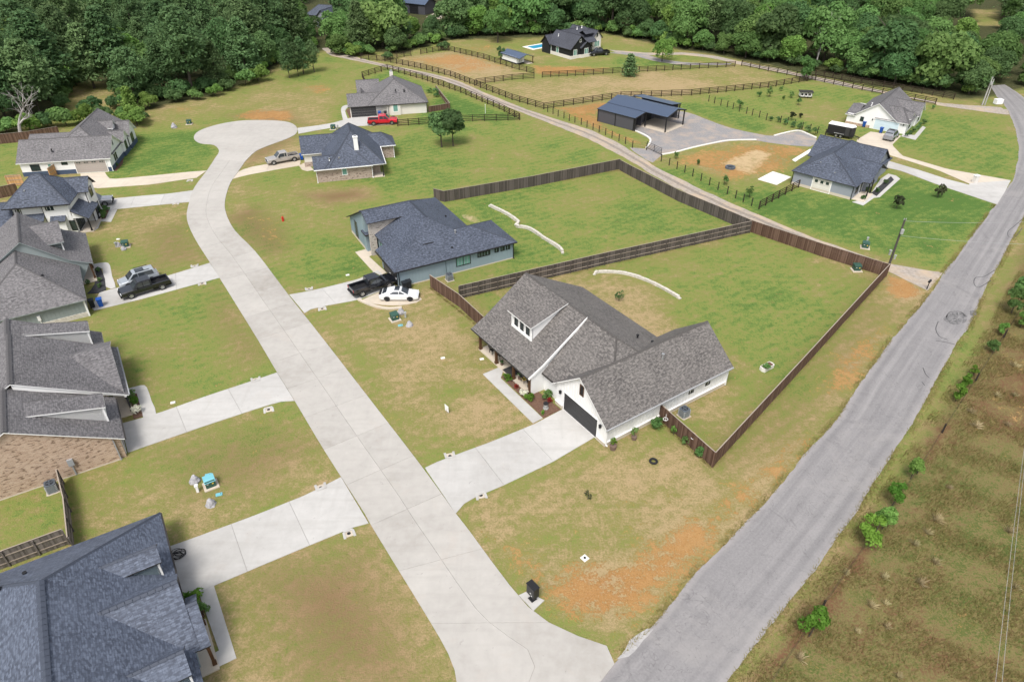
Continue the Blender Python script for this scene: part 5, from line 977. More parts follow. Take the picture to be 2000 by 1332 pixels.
def pickup(label, paint_, pr, pf, z=.05, L=5.8, lift=0.0, cover=False, bedm='black', group='pickup trucks', ext=False):
    root = thing('pickup_truck', label, 'pickup', group=group); wb_ = 1.82; r = .40+lift*.3; W_ = .98; z0 = .42+lift; zt_ = 1.08+lift; xf, xr = L/2, -L/2
    b = MB(); loft(b, [(xf, ring(.86, z0+.05, zt_-.14)), (xf-.12, ring(.96, z0, zt_-.06)), (xf-.7, ring(W_, z0, zt_-.02)), (xf-1.45, ring(W_, z0, zt_+.02)), (-.75, ring(W_, z0, zt_+.02))])
    bx0, bx1 = xr, -.75                 # open bed behind the cab: floor and three walls
    b.box(bx0, bx1, -W_, W_, z0, z0+.25)
    for s_ in (-1, 1): y0, y1 = sorted((s_*W_, s_*(W_-.14))); b.box(bx0, bx1, y0, y1, z0, zt_+.03)
    b.box(bx0, bx0+.12, -W_+.14, W_-.14, z0, zt_+.03); b.build('body', paint_, root)
    i_ = MB(); i_.box(bx0+.125, bx1-.005, -W_+.145, W_-.145, z0+.25, z0+.275)
    if cover: i_.box(bx0+.13, bx1-.01, -W_+.15, W_-.15, zt_-.03, zt_+.0)
    i_.build('truck_bed', bedm, root)
    hc = .78; zc = zt_; ct = zc+hc; cx0, cx1 = -.80, 1.42 if not ext else 1.25
    b = MB(); loft(b, [(cx0, cab(.93, zc, zc+hc*.93, .16)), (cx0+.14, cab(.93, zc, ct, .17)), (cx1-.95, cab(.93, zc, ct, .17)), (cx1-.72, cab(.93, zc, ct-.03, .18)), (cx1, cab(.90, zc, zc+.05, .02))]); b.build('cab', paint_, root)
    g = MB(); xa, xb = cx1-.74, cx1-.04; g.face([(xa+.03, -.70, ct-.055), (xa+.03, .70, ct-.055), (xb, .80, zc+.075), (xb, -.80, zc+.075)]); 
    for p in g.v[:4]: pass
    g.v = [(x+.02, y, z_+.012) for x, y, z_ in g.v]; g.build('windscreen', 'carglass', root)
    g = MB(); yl, yh = .938, .79
    for u0, u1, v0, v1 in ((cx0+.15, cx0+.15, .12, .12), ):
        pass
    mid = cx0+1.0 if not ext else cx0+.55
    winpanel(g, 0, 0, [(cx0+.2, zc+.1, .915), (mid-.04, zc+.1, .915), (mid-.04, ct-.12, .795), (cx0+.24, ct-.12, .795)]); winpanel(g, 0, 0, [(mid+.04, zc+.1, .915), (cx1-.28, zc+.12, .91), (cx1-.78, ct-.13, .79), (mid+.04, ct-.12, .795)]); g.build('side_windows', 'carglass', root)
    g = MB(); g.face([(cx0-.012, -.72, zc+.14), (cx0-.012, .72, zc+.14), (cx0+.0, .64, ct-.13), (cx0+.0, -.64, ct-.13)]); g.build('rear_window', 'carglass', root)
    b = MB(); arch(b, wb_, W_, r); arch(b, -wb_, W_, r); b.box(xf-.03, xf+.04, -.62, .62, z0+.2, zt_-.18); b.build('wheel_arches_and_grille', 'black', root)
    b = MB(); b.box(xf-.05, xf+.10, -.9, .9, z0-.02, z0+.17); b.box(xr-.12, xr+.02, -.9, .9, z0+.0, z0+.17); b.build('bumpers', 'black' if paint_ != 'ctan' else 'steel', root)
    for s_ in (-1, 1): b = MB(); b.box(cx1-.62, cx1-.42, s_*1.02-.09, s_*1.02+.09, zc+.08, zc+.26); b.build('door_mirror', 'black', root)
    lights(root, xf, xr, .76, zt_-.2, zt_-.14); wheels(root, (wb_, -wb_), W_+.04, r); place(root, pr, pf, z); return root
def car(label, paint_, pr, pf, kind='suv', z=.05, group=None):
    suv = kind == 'suv'; root = thing('suv' if suv else 'sports_coupe', label, 'car', group=group); L = 4.75 if suv else 4.8; W_ = .94; r = .36 if suv else .34; xf, xr = L/2, -L/2
    z0 = .28 if suv else .18; zb = 1.02 if suv else .86; top = 1.72 if suv else 1.34; wb_ = 1.4
    b = MB(); loft(b, [(xr, ring(.80, z0+.12, zb-.04)), (xr+.18, ring(.92, z0, zb)), (-1.0, ring(W_, z0, zb+.02)), (.6, ring(W_, z0, zb)), (1.25, ring(W_, z0, zb-.06)), (xf-.3, ring(.9, z0, zb-.17)), (xf, ring(.78, z0+.06, zb-.30))]); b.build('body', paint_, root)
    if suv: secs = [(xr+.12, .80, zb-.02, zb+.03, .03), (xr+.42, .86, zb, top-.05, .15), (-.9, .88, zb, top, .17), (.25, .88, zb, top, .17), (.5, .88, zb, top-.05, .18), (1.28, .84, zb-.06, zb-.01, .02)]
    else: secs = [(xr+.35, .76, zb-.02, zb+.02, .03), (-1.15, .82, zb, top-.12, .2), (-.55, .85, zb, top, .22), (0, .86, zb, top, .22), (.3, .86, zb, top-.06, .22), (1.15, .82, zb-.06, zb-.02, .02)]
    b = MB(); loft(b, [(x, cab(w, a_, c_, t)) for x, w, a_, c_, t in secs]); b.build('cabin', paint_, root)
    g = MB(); x1, w1, a1, c1, t1 = secs[-1]; x0, w0, a0, c0, t0 = secs[-2]
    g.face([(x0+.06, -(w0-t0-.1), c0-.02), (x0+.06, w0-t0-.1, c0-.02), (x1-.02, w1-.1, c1+.045), (x1-.02, -(w1-.1), c1+.045)]); g.build('windscreen', 'carglass', root)
    g = MB(); xq, wq, aq, cq, tq = secs[0]; xp, wp, ap, cp_, tp = secs[1]; g.face([(xq+.05, -(wq-.12), cq+.05), (xq+.05, wq-.12, cq+.05), (xp-.03, wp-tp-.1, cp_-.03), (xp-.03, -(wp-tp-.1), cp_-.03)]); g.build('rear_window', 'carglass', root)
    g = MB(); hz = zb+.09; ht = top-.11; wt = .71 if suv else .655
    if suv: winpanel(g, 0, 0, [(xr+.5, hz, .872), (-.05, hz, .888), (-.05, ht, wt+.035), (xr+.62, ht, wt+.03)]); winpanel(g, 0, 0, [(.03, hz, .888), (1.0, hz-.01, .878), (.46, ht-.02, wt+.03), (.03, ht, wt+.035)])
    else: winpanel(g, 0, 0, [(-1.15, hz, .84), (.02, hz, .862), (.02, ht+.02, .68), (-.6, ht, .68)]); winpanel(g, 0, 0, [(.08, hz, .862), (.88, hz-.02, .85), (.3, ht-.0, .675), (.08, ht+.02, .68)])
    g.build('side_windows', 'carglass', root)
    if not suv: g = MB(); g.box(-.5, .1, -.5, .5, top+.002, top+.012); g.build('sunroof', 'carglass', root); g = MB(); g.box(xr+.02, xr+.28, -.75, .75, zb+.02, zb+.07); g.build('spoiler', 'black', root)
    else:
        g = MB()
        for s_ in (-1, 1): g.bar((-1.5, s_*.62, top+.05), (.2, s_*.62, top+.05), .05)
        g.build('roof_rails', 'black', root); g = MB(); g.box(-.9, .15, -.45, .45, top+.002, top+.014); g.build('sunroof', 'carglass', root)
    b = MB(); arch(b, wb_, W_-.0, r); arch(b, -wb_, W_-.0, r); b.box(xf-.14, xf+.015, -.5, .5, z0+.1, z0+.3); b.build('wheel_arches_and_grille', 'black', root)
    lights(root, xf-.12, xr+.1, .66, zb-.3, zb-.16); wheels(root, (wb_, -wb_), W_+.02, r, 'rim' if suv else 'black'); place(root, pr, pf, z); return root
pickup('black lifted pickup parked by garage of blue-grey house', 'cblack', (710,580), (759,564), .055, 5.8, .12)
car('white sports coupe parked on tan pad beside the lifted black pickup', 'cwhite', (757,589), (801,589), 'coupe', .05)
pickup('black pickup parked beside silver suv on left driveway', 'cblack', (316,567), (262,583), .055, 5.8)
car('silver suv parked beside black pickup on left driveway', 'csilver', (302,550), (250,565), 'suv', .055)
pickup('dark grey pickup nosing out beside the two-storey house', 'cgrey', (160,409.5), (203,404), .055, 5.8)
pickup('tan pickup parked left of the pale brick house', 'ctan', (572,316.5), (539.5,322.5), .055, 5.6, 0, False, 'black', 'pickup trucks', True)
pickup('bright red pickup parked in front of dark garage at head of cul-de-sac', 'cred', (731,246), (765,244.5), .055, 5.9, 0, True)
car('grey suv parked on driveway of the far right white house', 'cgrey', (1741,279), (1755,267), 'suv', .055)
pickup('dark pickup parked beside the black house', 'cblack', (1181,109), (1162,110.5), .03, 5.7)
def trailer():
    root = thing('cargo_trailer', 'black enclosed cargo trailer with white roof parked behind grey house', 'trailer'); b = MB(); b.box(-2.3, 2.1, -1.0, 1.0, .5, 2.25); b.face([(2.1, -1, .5), (2.6, 0, .5), (2.6, 0, 2.2), (2.1, -1, 2.25)]); b.face([(2.6, 0, .5), (2.1, 1, .5), (2.1, 1, 2.25), (2.6, 0, 2.2)]); b.build('body', 'mblack', root)
    b = MB(); b.prism([(-2.34, -1.04), (2.12, -1.04), (2.62, 0), (2.12, 1.04), (-2.34, 1.04)], 2.25, 2.33); b.build('roof', 'twhite', root); b = MB()
    for s_ in (-1, 1): b.box(-.9, .9, s_*1.05-.12, s_*1.05+.12, .78, .86)
    b.build('fender', 'steel', root); wheels(root, (-.42, .42), 1.14, .33)
    b = MB(); b.bar((2.0, -.7, .5), (3.7, 0, .5), .09); b.bar((2.0, .7, .5), (3.7, 0, .5), .09); b.bar((3.5, 0, 0), (3.5, 0, .55), .07); b.build('tongue', 'black', root)
    for s_ in (-1, 1): b = MB(); b.box(1.0, 1.75, s_*1.003-.004, s_*1.003+.004, .65, 2.1); b.build('side_door', 'gdoor', root)
    place(root, (1622,266), (1652,272), .0); 
trailer()

# ------------------------------------------------------------ utilities and street furniture
def utility_pole(label, base, top, tilt=(0, 0), m='pole', arm=None, equip=True, double=False):
    p = G(*base); h = top; root = thing('utility_pole', label, 'utility pole', p, 0); b = MB(); t_ = Vector((tilt[0], tilt[1], h)); b.tube([(0, 0, 0), t_], [.16, .11], 8); b.build('pole_shaft', m, root)
    if double: b = MB(); b.tube([(.55, 0, 0), t_+Vector((.45, 0, -.3))], [.14, .1], 8); b.build('pole_shaft', m, root)
    if equip: b = MB(); b.cyl((t_.x*.78, t_.y*.78-.3, h*.76), .2, .6, 10); b.build('transformer', 'greyped', root)
    if arm: b = MB(); b.box(t_.x-arm, t_.x+arm, t_.y-.06, t_.y+.06, h-.5, h-.36); b.build('crossarm', m, root)
    b = MB()
    for x in (-.12, .12): b.cyl((t_.x+x, t_.y, h-.05), .05, .22, 6)
    b.build('insulator', 'greyped', root); return p+t_
def wire(label, pts, sag=.6, m='steel', r=.02):
    b = MB()
    for p, q in zip(pts[:-1], pts[1:]):
        path = [p.lerp(q, i/14)+Vector((0, 0, -4*sag*(i/14)*(1-i/14))) for i in range(15)]; b.tube(path, r, 4)
    o = b.build('power_line', m); tag(o, label, 'power line', 'overhead wires'); return o
pt = utility_pole('tall dark utility pole at the fence corner by the lane mouth', (1731,533), HGT(1731, 533, 429), (0, 0), 'pole')
utility_pole('pale twin utility pole at the bend of the far road', (1918,206), HGT(1918, 206, 152), (0, 0), 'polegrey', None, True, True)
utility_pole('pale utility pole with crossarm rising above the woods top right', (1963,58+12), HGT(1963, 70, 38), (0, 0), 'polegrey', 2.0, False)
utility_pole('thin pale yard light pole behind the round lawn tree', (1308,83), HGT(1308, 83, 54), (0, 0), 'polegrey', .5, False)
e1 = G(2030, 506)+Vector((0, 0, 6)); wire('two pale wires sagging from dark pole across road', [pt+Vector((0, 0, -.2)), e1+Vector((12, 0, 1.0))], .8, 'greyped', .014); wire('lower pale wire from the dark pole over the road', [pt+Vector((0, 0, -2.2)), e1+Vector((12, -4, -1.4))], .8, 'greyped', .014)
zz = 7.0
for dx, lb in ((0, 'left of the two pale overhead wires crossing dry meadow'), (1, 'right of the two pale overhead wires crossing dry meadow')): wire(lb, [G(1943+13*dx, 1345, zz), G(2004+4*dx, 850, zz)], .15, 'polegrey', .012)
def ac_unit(label, px, rz=0, s=1.0):
    root = thing('air_conditioner', label, 'ac unit', G(*px), R(rz), 'outdoor ac units'); w = .42*s; h = .95*s
    b = MB(); c = .12; b.prism([(-w+c, -w), (w-c, -w), (w, -w+c), (w, w-c), (w-c, w), (-w+c, w), (-w, w-c), (-w, -w+c)], .06, h); b.build('casing', 'acgrey', root)
    b = MB()
    for k in range(8): b.box(-w-.012, w+.012, -w-.012, w+.012, .14+k*.1*s, .155+k*.1*s)
    b.build('louvre_bands', 'greyped', root); b = MB(); b.cyl((0, 0, h), w*.78, .012, 20); b.build('fan_well', 'black', root); b = MB()
    for k in range(4): b.bar((0, 0, h+.03), (w*.7*math.cos(k*1.571), w*.7*math.sin(k*1.571), h+.03), .1, .015)
    for k in range(3): n = 20; rr = w*(.3+.24*k); b.tube([(rr*math.cos(6.2832*i/n), rr*math.sin(6.2832*i/n), h+.05) for i in range(n+1)], .008, 4, 0, False)
    b.build('fan', 'acgrey', root); b = MB(); b.box(-w-.1, w+.1, -w-.1, w+.1, 0, .06); b.build('ac_pad', 'conct', root)
ac_unit('blue-grey ac unit beside the white farmhouse side wall', (1335,812), 34, 1.0); ac_unit('ac unit beside the long wall of the blue-grey house', (878,547), 28, .95); ac_unit('ac unit against the tan brick wall', (104,958), -58, 1.0)
def bin_(label, px, m, rz=0, fallen=False):
    root = thing('wheelie_bin', label, 'bin', G(*px, .05), R(rz), 'wheeled rubbish bins'); b = MB(); loft(b, [(-.0, [(0, 0)]*4)]) if False else None
    a_ = [(-.22, -.24, .05), (.22, -.24, .05), (.22, .24, .05), (-.22, .24, .05)]; t_ = [(-.29, -.32, 1.0), (.29, -.32, 1.0), (.29, .32, 1.0), (-.29, .32, 1.0)]
    for i in range(4): j = (i+1) % 4; b.face([a_[i], a_[j], t_[j], t_[i]])
    b.face(a_[::-1]); b.build('bin_body', m, root); b = MB(); b.box(-.32, .32, -.35, .37, 1.0, 1.07); b.build('lid', m, root)
    for s_ in (-1, 1): b = MB(); b.tube([(s_*.2-.03, .3, .1), (s_*.2+.03, .3, .1)], .1, 10); b.build('bin_wheel', 'rubber', root)
bin_('black wheeled bin next to the blue one, grey-green house', (182,600), 'bindark', 30); bin_('bright blue wheeled bin on left driveway', (198,598), 'binblue', 30); bin_('blue bin beside tan pickup at brick house', (590,312), 'binblue', 15); bin_('blue bin left of red pickup by white wall', (742,228), 'binblue', 10); bin_('dark bin between blue bin and downspout', (753,228), 'bindark', 10)
bin_('blue bin by the pale blue garage door', (1720,260), 'binblue', 140); bin_('blue bin under the small window, far right house', (1687,248), 'binblue', 140); bin_('left of two black bins at blue-grey house corner', (791,565), 'bindark', 28); bin_('right of two black bins at blue-grey house corner', (799,562), 'bindark', 28)
bin_('dark bin in front of the red pickup', (769,238), 'bindark', 0)
def transformer(label, px, rz, teal=True):
    root = thing('utility_box', label, 'utility box', G(*px), R(rz), 'green ground transformers'); b = MB(); b.box(-.62, .62, -.62, .55, 0, .1); b.build('utility_pad', 'conct', root)
    b = MB(); b.box(-.42, .42, -.38, .42, .1, .82); b.build('cabinet', 'greenbox', root); b = MB(); b.prism([(-.46, -.12), (.46, -.12), (.46, .46), (-.46, .46)], .82, .88); b.face([(-.46, -.12, .88), (.46, -.12, .88), (.46, -.44, .74), (-.46, -.44, .74)]); b.build('lid', 'bluelid' if teal else 'greenbox', root)
    b = MB(); b.box(.12, .26, -.392, -.386, .45, .6); b.build('warning_label', 'yellow', root); b = MB(); b.box(-.3, -.14, -.392, -.386, .55, .6); b.build('warning_label', 'twhite', root)
def pedestal(label, px, h=.75, m='greyped'):
    root = thing('utility_pedestal', label, 'pedestal', G(*px), random.random(), 'small utility pedestals'); b = MB(); b.box(-.1, .1, -.1, .1, 0, h*.8); b.build('post', m, root); b = MB(); b.box(-.14, .14, -.14, .14, h*.8, h); b.build('cap', m, root)
def boulder(label, px, s):
    p = G(*px); b = MB(); n, k = 9, 5; rr = random.Random(int(px[0])); ringz = []
    for j in range(k):
        t = j/(k-1); r_ = s*(1-.75*t**1.6)*.55; ringz.append([(r_*math.cos(6.283*i/n)*rr.uniform(.8, 1.15), r_*math.sin(6.283*i/n)*rr.uniform(.8, 1.1), t*s*.8*rr.uniform(.9, 1.05)) for i in range(n)])
    for j in range(k-1):
        for i in range(n): b.face([ringz[j][i], ringz[j][(i+1) % n], ringz[j+1][(i+1) % n], ringz[j+1][i]])
    b.face(ringz[-1]); o = b.build('boulder', m_noisy('rock', (.25, .25, .27), (.42, .41, .42), 4)); o.location = p; tag(o, label, 'rock', 'rocks beside utility boxes')
def ground_lid(label, px, rz): root = thing('meter_lid', label, 'meter lid', G(*px), R(rz), 'teal water meter lids'); b = MB(); b.box(-.27, .27, -.17, .17, 0, .07); b.build('lid_plate', 'bluelid', root); b = MB(); b.cyl((.14, .02, .07), .05, .01, 8); b.build('lid_hole', 'black', root)
transformer('green transformer with teal lid in near left lawn', (412,948), 32); boulder('grey rock left of the teal-lidded transformer', (381,940), .9); boulder('pointed grey rock below the teal-lidded transformer', (412,985), .85); pedestal('white pedestal left of the teal-lidded transformer', (387,960), .8, 'twhite'); ground_lid('teal meter lid above the green transformer', (407,928), 20); ground_lid('teal meter lid below the green transformer', (428,966), 20)
transformer('dark green transformer on pad below the white coupe', (771,624), 30, False); boulder('rock beside the white pedestal below the coupe', (783,612), .9); pedestal('pale pedestal right of rock below the coupe', (792,620)); boulder('grey rock lowest of the group below the coupe', (800,636), .8); ground_lid('pale meter lid left of the lowest rock', (782,636), 20)
transformer('green transformer in lawn of grey-green house', (246,482), 20, False); boulder('rock left of transformer, grey-green house lawn', (232,481), .8); boulder('flat rock below transformer, grey-green house lawn', (242,488), .7); pedestal('pale pedestal at the grey-green house transformer', (228,483))
transformer('green transformer beside the tall brown back fence', (1672,528), 0, False); transformer('dark transformer on bright lawn left of the utility pole', (1689,484), -20, False); pedestal('pale pedestal behind the bright lawn transformer', (1693,473)); pedestal('grey pedestal at foot of dark utility pole', (1737,498)); pedestal('small grey pedestal right of the pole foot', (1747,506), .6)
transformer('dark transformer by pines near cul-de-sac', (370,243), 10, False); boulder('grey brush-coloured rock left of cul-de-sac transformer', (340,250), 1.2); transformer('dark utility box beside drive behind brick house', (651,253), 0, False); pedestal('pedestal right of the box behind brick house', (660,252))
# cluster mailbox
p = G(1040, 1170); root = thing('cluster_mailbox', 'black cluster mailbox on pedestal on concrete pad', 'mailbox', (p.x, p.y, .075), R(-52))
b = MB(); b.box(-.42, .42, -.24, .24, .55, 1.55); b.build('cabinet', 'mblack', root); b = MB(); b.prism([(-.46, -.28), (.46, -.28), (.46, .28), (-.46, .28)], 1.55, 1.61); b.build('hood', 'mblack', root); b = MB(); b.box(-.13, .13, -.11, .11, .03, .55); b.box(-.25, .25, -.25, .25, 0, .03); b.build('pedestal', 'mblack', root)
for i in range(3):
    for j in range(4): b = MB(); b.box(-.39+i*.265, -.15+i*.265, -.252, -.241, .6+j*.235, .81+j*.235); b.build('mail_door', 'gdoor', root)
for x, z in ((-.02, .86), (.1, .68)): b = MB(); b.box(x, x+.12, -.256, -.2525, z, z+.08); b.build('number_sticker', 'twhite', root)
p = G(1810, 565); root = thing('mailbox', 'small black mailbox on post at the lane mouth', 'mailbox', p, R(-45)); b = MB(); b.box(-.05, .05, -.05, .05, 0, 1.05); b.build('post', 'black', root); b = MB(); b.box(-.13, .13, -.3, .3, 1.05, 1.2); b.tube([(0, -.3, 1.2), (0, .3, 1.2)], .13, 10); b.build('mail_case', 'mblack', root)
p = G(1903, 357); root = thing('brick_mailbox', 'white masonry mailbox between the two right driveways', 'mailbox', p, R(20)); b = MB(); b.box(-.35, .35, -.3, .3, 0, 1.2); b.build('pillar', 'creamwhite', root); b = MB(); b.box(-.42, .42, -.37, .37, 1.2, 1.3); b.build('cap', 'twhite', root); b = MB(); b.box(.351, .36, -.15, .15, .8, 1.05); b.build('mail_door', 'black', root)
p = G(1948, 204); root = thing('white_tank', 'white plastic tank beside the far road', 'tank', p, R(10)); b = MB(); b.box(-.8, .8, -.5, .5, .1, 1.1); b.build('tank_body', 'twhite', root); b = MB(); b.cyl((0, 0, 1.1), .2, .12, 10); b.build('lid', 'twhite', root)
# hydrant, yard sign, tyre, hose coil, planter, flagpole, small structures
p = G(553, 432); root = thing('fire_hydrant', 'red fire hydrant in the lawn right of the street', 'hydrant', p); b = MB(); b.cyl((0, 0, 0), .14, .62, 10); b.cyl((0, 0, 0), .2, .06, 10); b.build('barrel', 'red', root); b = MB(); b.cyl((0, 0, .62), .16, .06, 10); b.cyl((0, 0, .68), .12, .14, 10, 0, .03); b.build('bonnet', 'red', root); b = MB(); b.tube([(-.24, 0, .42), (.24, 0, .42)], .07, 8); b.build('nozzle', 'red', root)
p = G(873, 806); root = thing('yard_sign', 'blank white yard sign leaning in front lawn', 'sign', p, R(-50)); b = MB(); b.box(-.3, .3, -.01, .01, .2, .95); b.build('sign_board', 'twhite', root); b = MB(); b.box(-.02, .02, -.03, -.01, 0, .5); b.build('stake', 'steel', root)
p = G(1276, 902); b = MB(); n = 20; b.tube([(.3*math.cos(6.2832*i/n), .3*math.sin(6.2832*i/n), .1) for i in range(n+1)], .11, 8, 0, False); o = b.build('old_tyre', 'rubber', None, True); o.location = p; tag(o, 'black tyre ring lying on dry lawn', 'tyre')
p = G(350, 1081, .06); b = MB()
for k in range(7):
    c = Vector((random.uniform(-.25, .25), random.uniform(-.25, .25), .02+.02*k)); r_ = random.uniform(.3, .55); n = 18; a0 = random.random()*6; el = random.uniform(.5, 1)
    b.tube([c+Vector((r_*math.cos(6.2832*i/n), r_*el*math.sin(6.2832*i/n), .0)) for i in range(n+1)], .022, 5, 0, False)
o = b.build('hose_coil', 'black'); o.location = p; tag(o, 'tangled black hose coil at edge of near left driveway', 'hose')
p = G(1497, 720); root = thing('planter_trough', 'white trough planter with greenery by the road fence', 'planter', p, R(35)); b = MB(); b.prism([(-.75, -.35), (.75, -.35), (.85, 0), (.75, .35), (-.75, .35), (-.85, 0)], 0, .45); b.build('trough', 'curb', root); b = MB(); b.box(-.68, .68, -.3, .3, .4, .46); b.build('soil', 'mulch', root)
p = G(1142, 1090); root = thing('clean_out', 'square white cleanout plate with dark cap in lawn', 'drain cover', p, R(40)); b = MB(); b.box(-.26, .26, -.26, .26, 0, .05); b.build('plate', 'curb', root); b = MB(); b.cyl((0, 0, .05), .1, .06, 10); b.build('cap', 'black', root)
p = G(948, 222); root = thing('flag_pole', 'thin white pole in the bright green yard', 'pole', p); b = MB(); b.tube([(0, 0, 0), (0, 0, HGT(948, 222, 205))], [.05, .035], 6); b.build('pole_shaft', 'twhite', root); b = MB(); b.cyl((0, 0, HGT(948, 222, 205)), .06, .1, 8); b.build('finial', 'twhite', root)
p = G(1572, 191); root = thing('chicken_coop', 'small white and brown coop in the far lawn', 'coop', p, R(-8)); b = MB(); b.box(-1.3, 1.3, -.7, .7, .4, 1.3); b.build('wall', 'white', root); b = MB(); b.prism([(-1.5, -.9), (1.5, -.9), (1.5, .9), (-1.5, .9)], 1.3, 1.42); b.build('roof', 'tblackbrown', root)
for x in (-1.2, -.4, .4, 1.2): b = MB(); b.box(x-.05, x+.05, -.72, -.6, 0, 1.3); b.build('leg', 'postwood', root)
for i in range(3): b = MB(); b.box(-1.1+i*.8, -.6+i*.8, -.72, -.705, .6, 1.1); b.build('coop_opening', 'black', root)
p = G(1050, 92); root = thing('swimming_pool', 'bright blue pool beside the black house', 'pool', (p.x, p.y, 0), R(37)); b = MB(); b.box(-3.6, 3.6, -2.4, 2.4, 0, .1); b.build('pool_deck', 'curb', root); b = MB(); b.box(-2.6, 2.6, -1.5, 1.5, .1, .115); b.build('pool_water', 'poolblue', root)
p = G(1426, 329); root = thing('fire_pit', 'round dark fire pit on the orange soil', 'fire pit', p); b = MB()
for k in range(10): a_ = k*.628; b.obox((.72*math.cos(a_), .72*math.sin(a_), .18), Vector((-math.sin(a_), math.cos(a_), 0))*.21, Vector((math.cos(a_), math.sin(a_), 0))*.12, Vector((0, 0, .18)))
b.build('stone_ring', 'acgrey', root); b = MB(); b.cyl((0, 0, .02), .6, .05, 14); b.build('ash', 'black', root)
for label, px, rz in (('right of two pale ground spotlights by the porch lawn', (941,702), 20), ('left of two pale ground spotlights in front lawn', (865,700), 20), ('pale meter lid on the lawn above left driveway', (338,787), 20), ('flat white stone on the lawn left of blue-grey house driveway', (679,538), 20), ('flat pale stone on lawn above the grey-green house', (231,468), 0)):
    root = thing('ground_plate', label, 'ground plate', G(*px), R(rz), 'small pale plates in lawns'); b = MB(); b.box(-.22, .22, -.14, .14, 0, .1); b.build('plate', 'curb', root)
p = G(800, 572); 
# culvert headwalls at the driveway ends
def culvert(label, px, ang):
    root = thing('culvert_end', label, 'culvert', G(*px), R(ang), 'concrete culvert ends'); root.scale = (.8, .75, .7); b = MB(); b.box(-.5, .5, -.1, .1, 0, .16); b.build('headwall', 'concw', root)
    for s_ in (-1, 1): b = MB(); b.bar((s_*.46, -.05, .05), (s_*.5, -.95, .02), .26, .12); b.build('wing_wall', 'concw', root)
    b = MB(); b.face([(-.32, -.11, .014), (.32, -.11, .014), (.36, -.8, .014), (-.36, -.8, .014)][::-1]); b.build('apron', 'conct', root); b = MB(); b.face([(.2*math.cos(.3142*k), -.34+.2*math.sin(.3142*k), .02) for k in range(20)]); b.build('pipe_mouth', 'black', root)
culvert('culvert end below the farmhouse driveway', (938,963), 16); culvert('culvert end above the farmhouse driveway', (880,894), 196); culvert('culvert end below the brick house driveway', (524,797), 22); culvert('culvert end above the brick house driveway', (500,745), 202); culvert('culvert end below nearest left driveway', (680,1037), 24); culvert('culvert end above nearest left driveway', (628,956), 204); culvert('culvert end below the blue-grey house driveway', (629,601), 18); culvert('culvert end above the blue-grey house driveway', (604,567), 198); culvert('culvert end below the grey-green house driveway', (395,552), 20); culvert('culvert end above the grey-green house driveway', (380,522), 200); culvert('culvert end below two-storey house driveway', (345,396.5), 8); culvert('culvert end below white gabled house driveway', (372,352), 8)
# limestone retaining walls: every block a part
def stone_wall(label, pts, h=.55, n=3):
    P = smooth_line(GL(pts), n); root = thing('retaining_wall', label, 'retaining wall', P[0], 0, 'pale limestone retaining walls'); O = P[0]; tot = sum((P[i+1]-P[i]).length for i in range(len(P)-1)); k = max(4, int(tot/.62)); Q = resample(P, k)
    for c_ in range(2):
        for i in range(k):
            a_, b_ = Q[i], Q[i+1]; d = b_-a_
            if c_: a_ = a_+d*.5; b_ = b_+d*.5
            if c_ and i == k-1: continue
            z = h/2*c_; off = Vector((-d.y, d.x, 0)).normalized()*random.uniform(-.025, .025); b = MB(); b.bar(a_-O+off+d.normalized()*.015+Vector((0, 0, z+h/4)), b_-O+off-d.normalized()*.015+Vector((0, 0, z+h/4+random.uniform(-.01, .01))), random.uniform(.3, .36), h/2-.02); b.build('stone_block', 'stonew', root)
stone_wall('curved pale stone retaining wall in farmhouse back yard', [(1160,538),(1169,533),(1216,535),(1257,547),(1299,567),(1329,585)], .36); stone_wall('winding pale stone wall in the blue-grey house back yard', [(955,403),(990,420),(1012,436),(1008,444),(1032,448),(1062,467),(1092,486),(1099,496)], .45)
b = MB(); P = smooth_line(GL([(700,586),(715,593),(735,600),(760,604),(785,602)]), 3)
for k in range(len(P)-1): b.bar(P[k]+Vector((0, 0, .1)), P[k+1]+Vector((0, 0, .1)), .34, .2)
tag(b.build('stone_edging', 'conct'), 'curved pale concrete edging below the white coupe', 'edging')
# planting beds and the porch furniture of the farmhouse
sheet('mulch_bed', GL([(979,736),(990,730),(1035,770),(1045,760),(1096,800),(1062,817)]), .03, 'mulch'); sheet('mulch_bed', GL(zt(0,666,[(1005,420),(1070,410),(1118,590),(1045,612)])), .05, 'mulch'); sheet('mulch_bed', smooth_line(GL(zt(0,333,[(680,965),(740,890),(740,770),(790,770),(830,935),(695,965)])), 2), .05, 'mulchk'); sheet('mulch_bed', GL(zt(0,333,[(780,330),(805,300),(855,310),(825,380),(780,385)])), .05, 'mulch')
sheet('mulch_bed', GL([(1701,378),(1740,345),(1746,352),(1712,384)]), .05, 'mulchk'); sheet('mulch_bed', GL([(1666,388),(1678,380),(1690,385),(1679,394)]), .05, 'mulch'); sheet('mulch_bed', GL([(232,262),(243,292),(240,320),(227,335),(222,333)]), .03, 'mulch'); sheet('mulch_bed', GL([(682,212),(690,222),(696,238),(686,237),(676,216)]), .03, 'mulch')
sheet('mulch_bed', GL(zt(0,999,[(1420,665),(1540,628),(1600,820),(1540,860)])), .05, 'mulch')
def hw(x, y, z=0): return HW.root.matrix_world @ Vector((x, y, z)) if False else Vector((o1.x, o1.y, 0))+Matrix.Rotation(R(34.26), 3, 'Z') @ Vector((x, y, z))
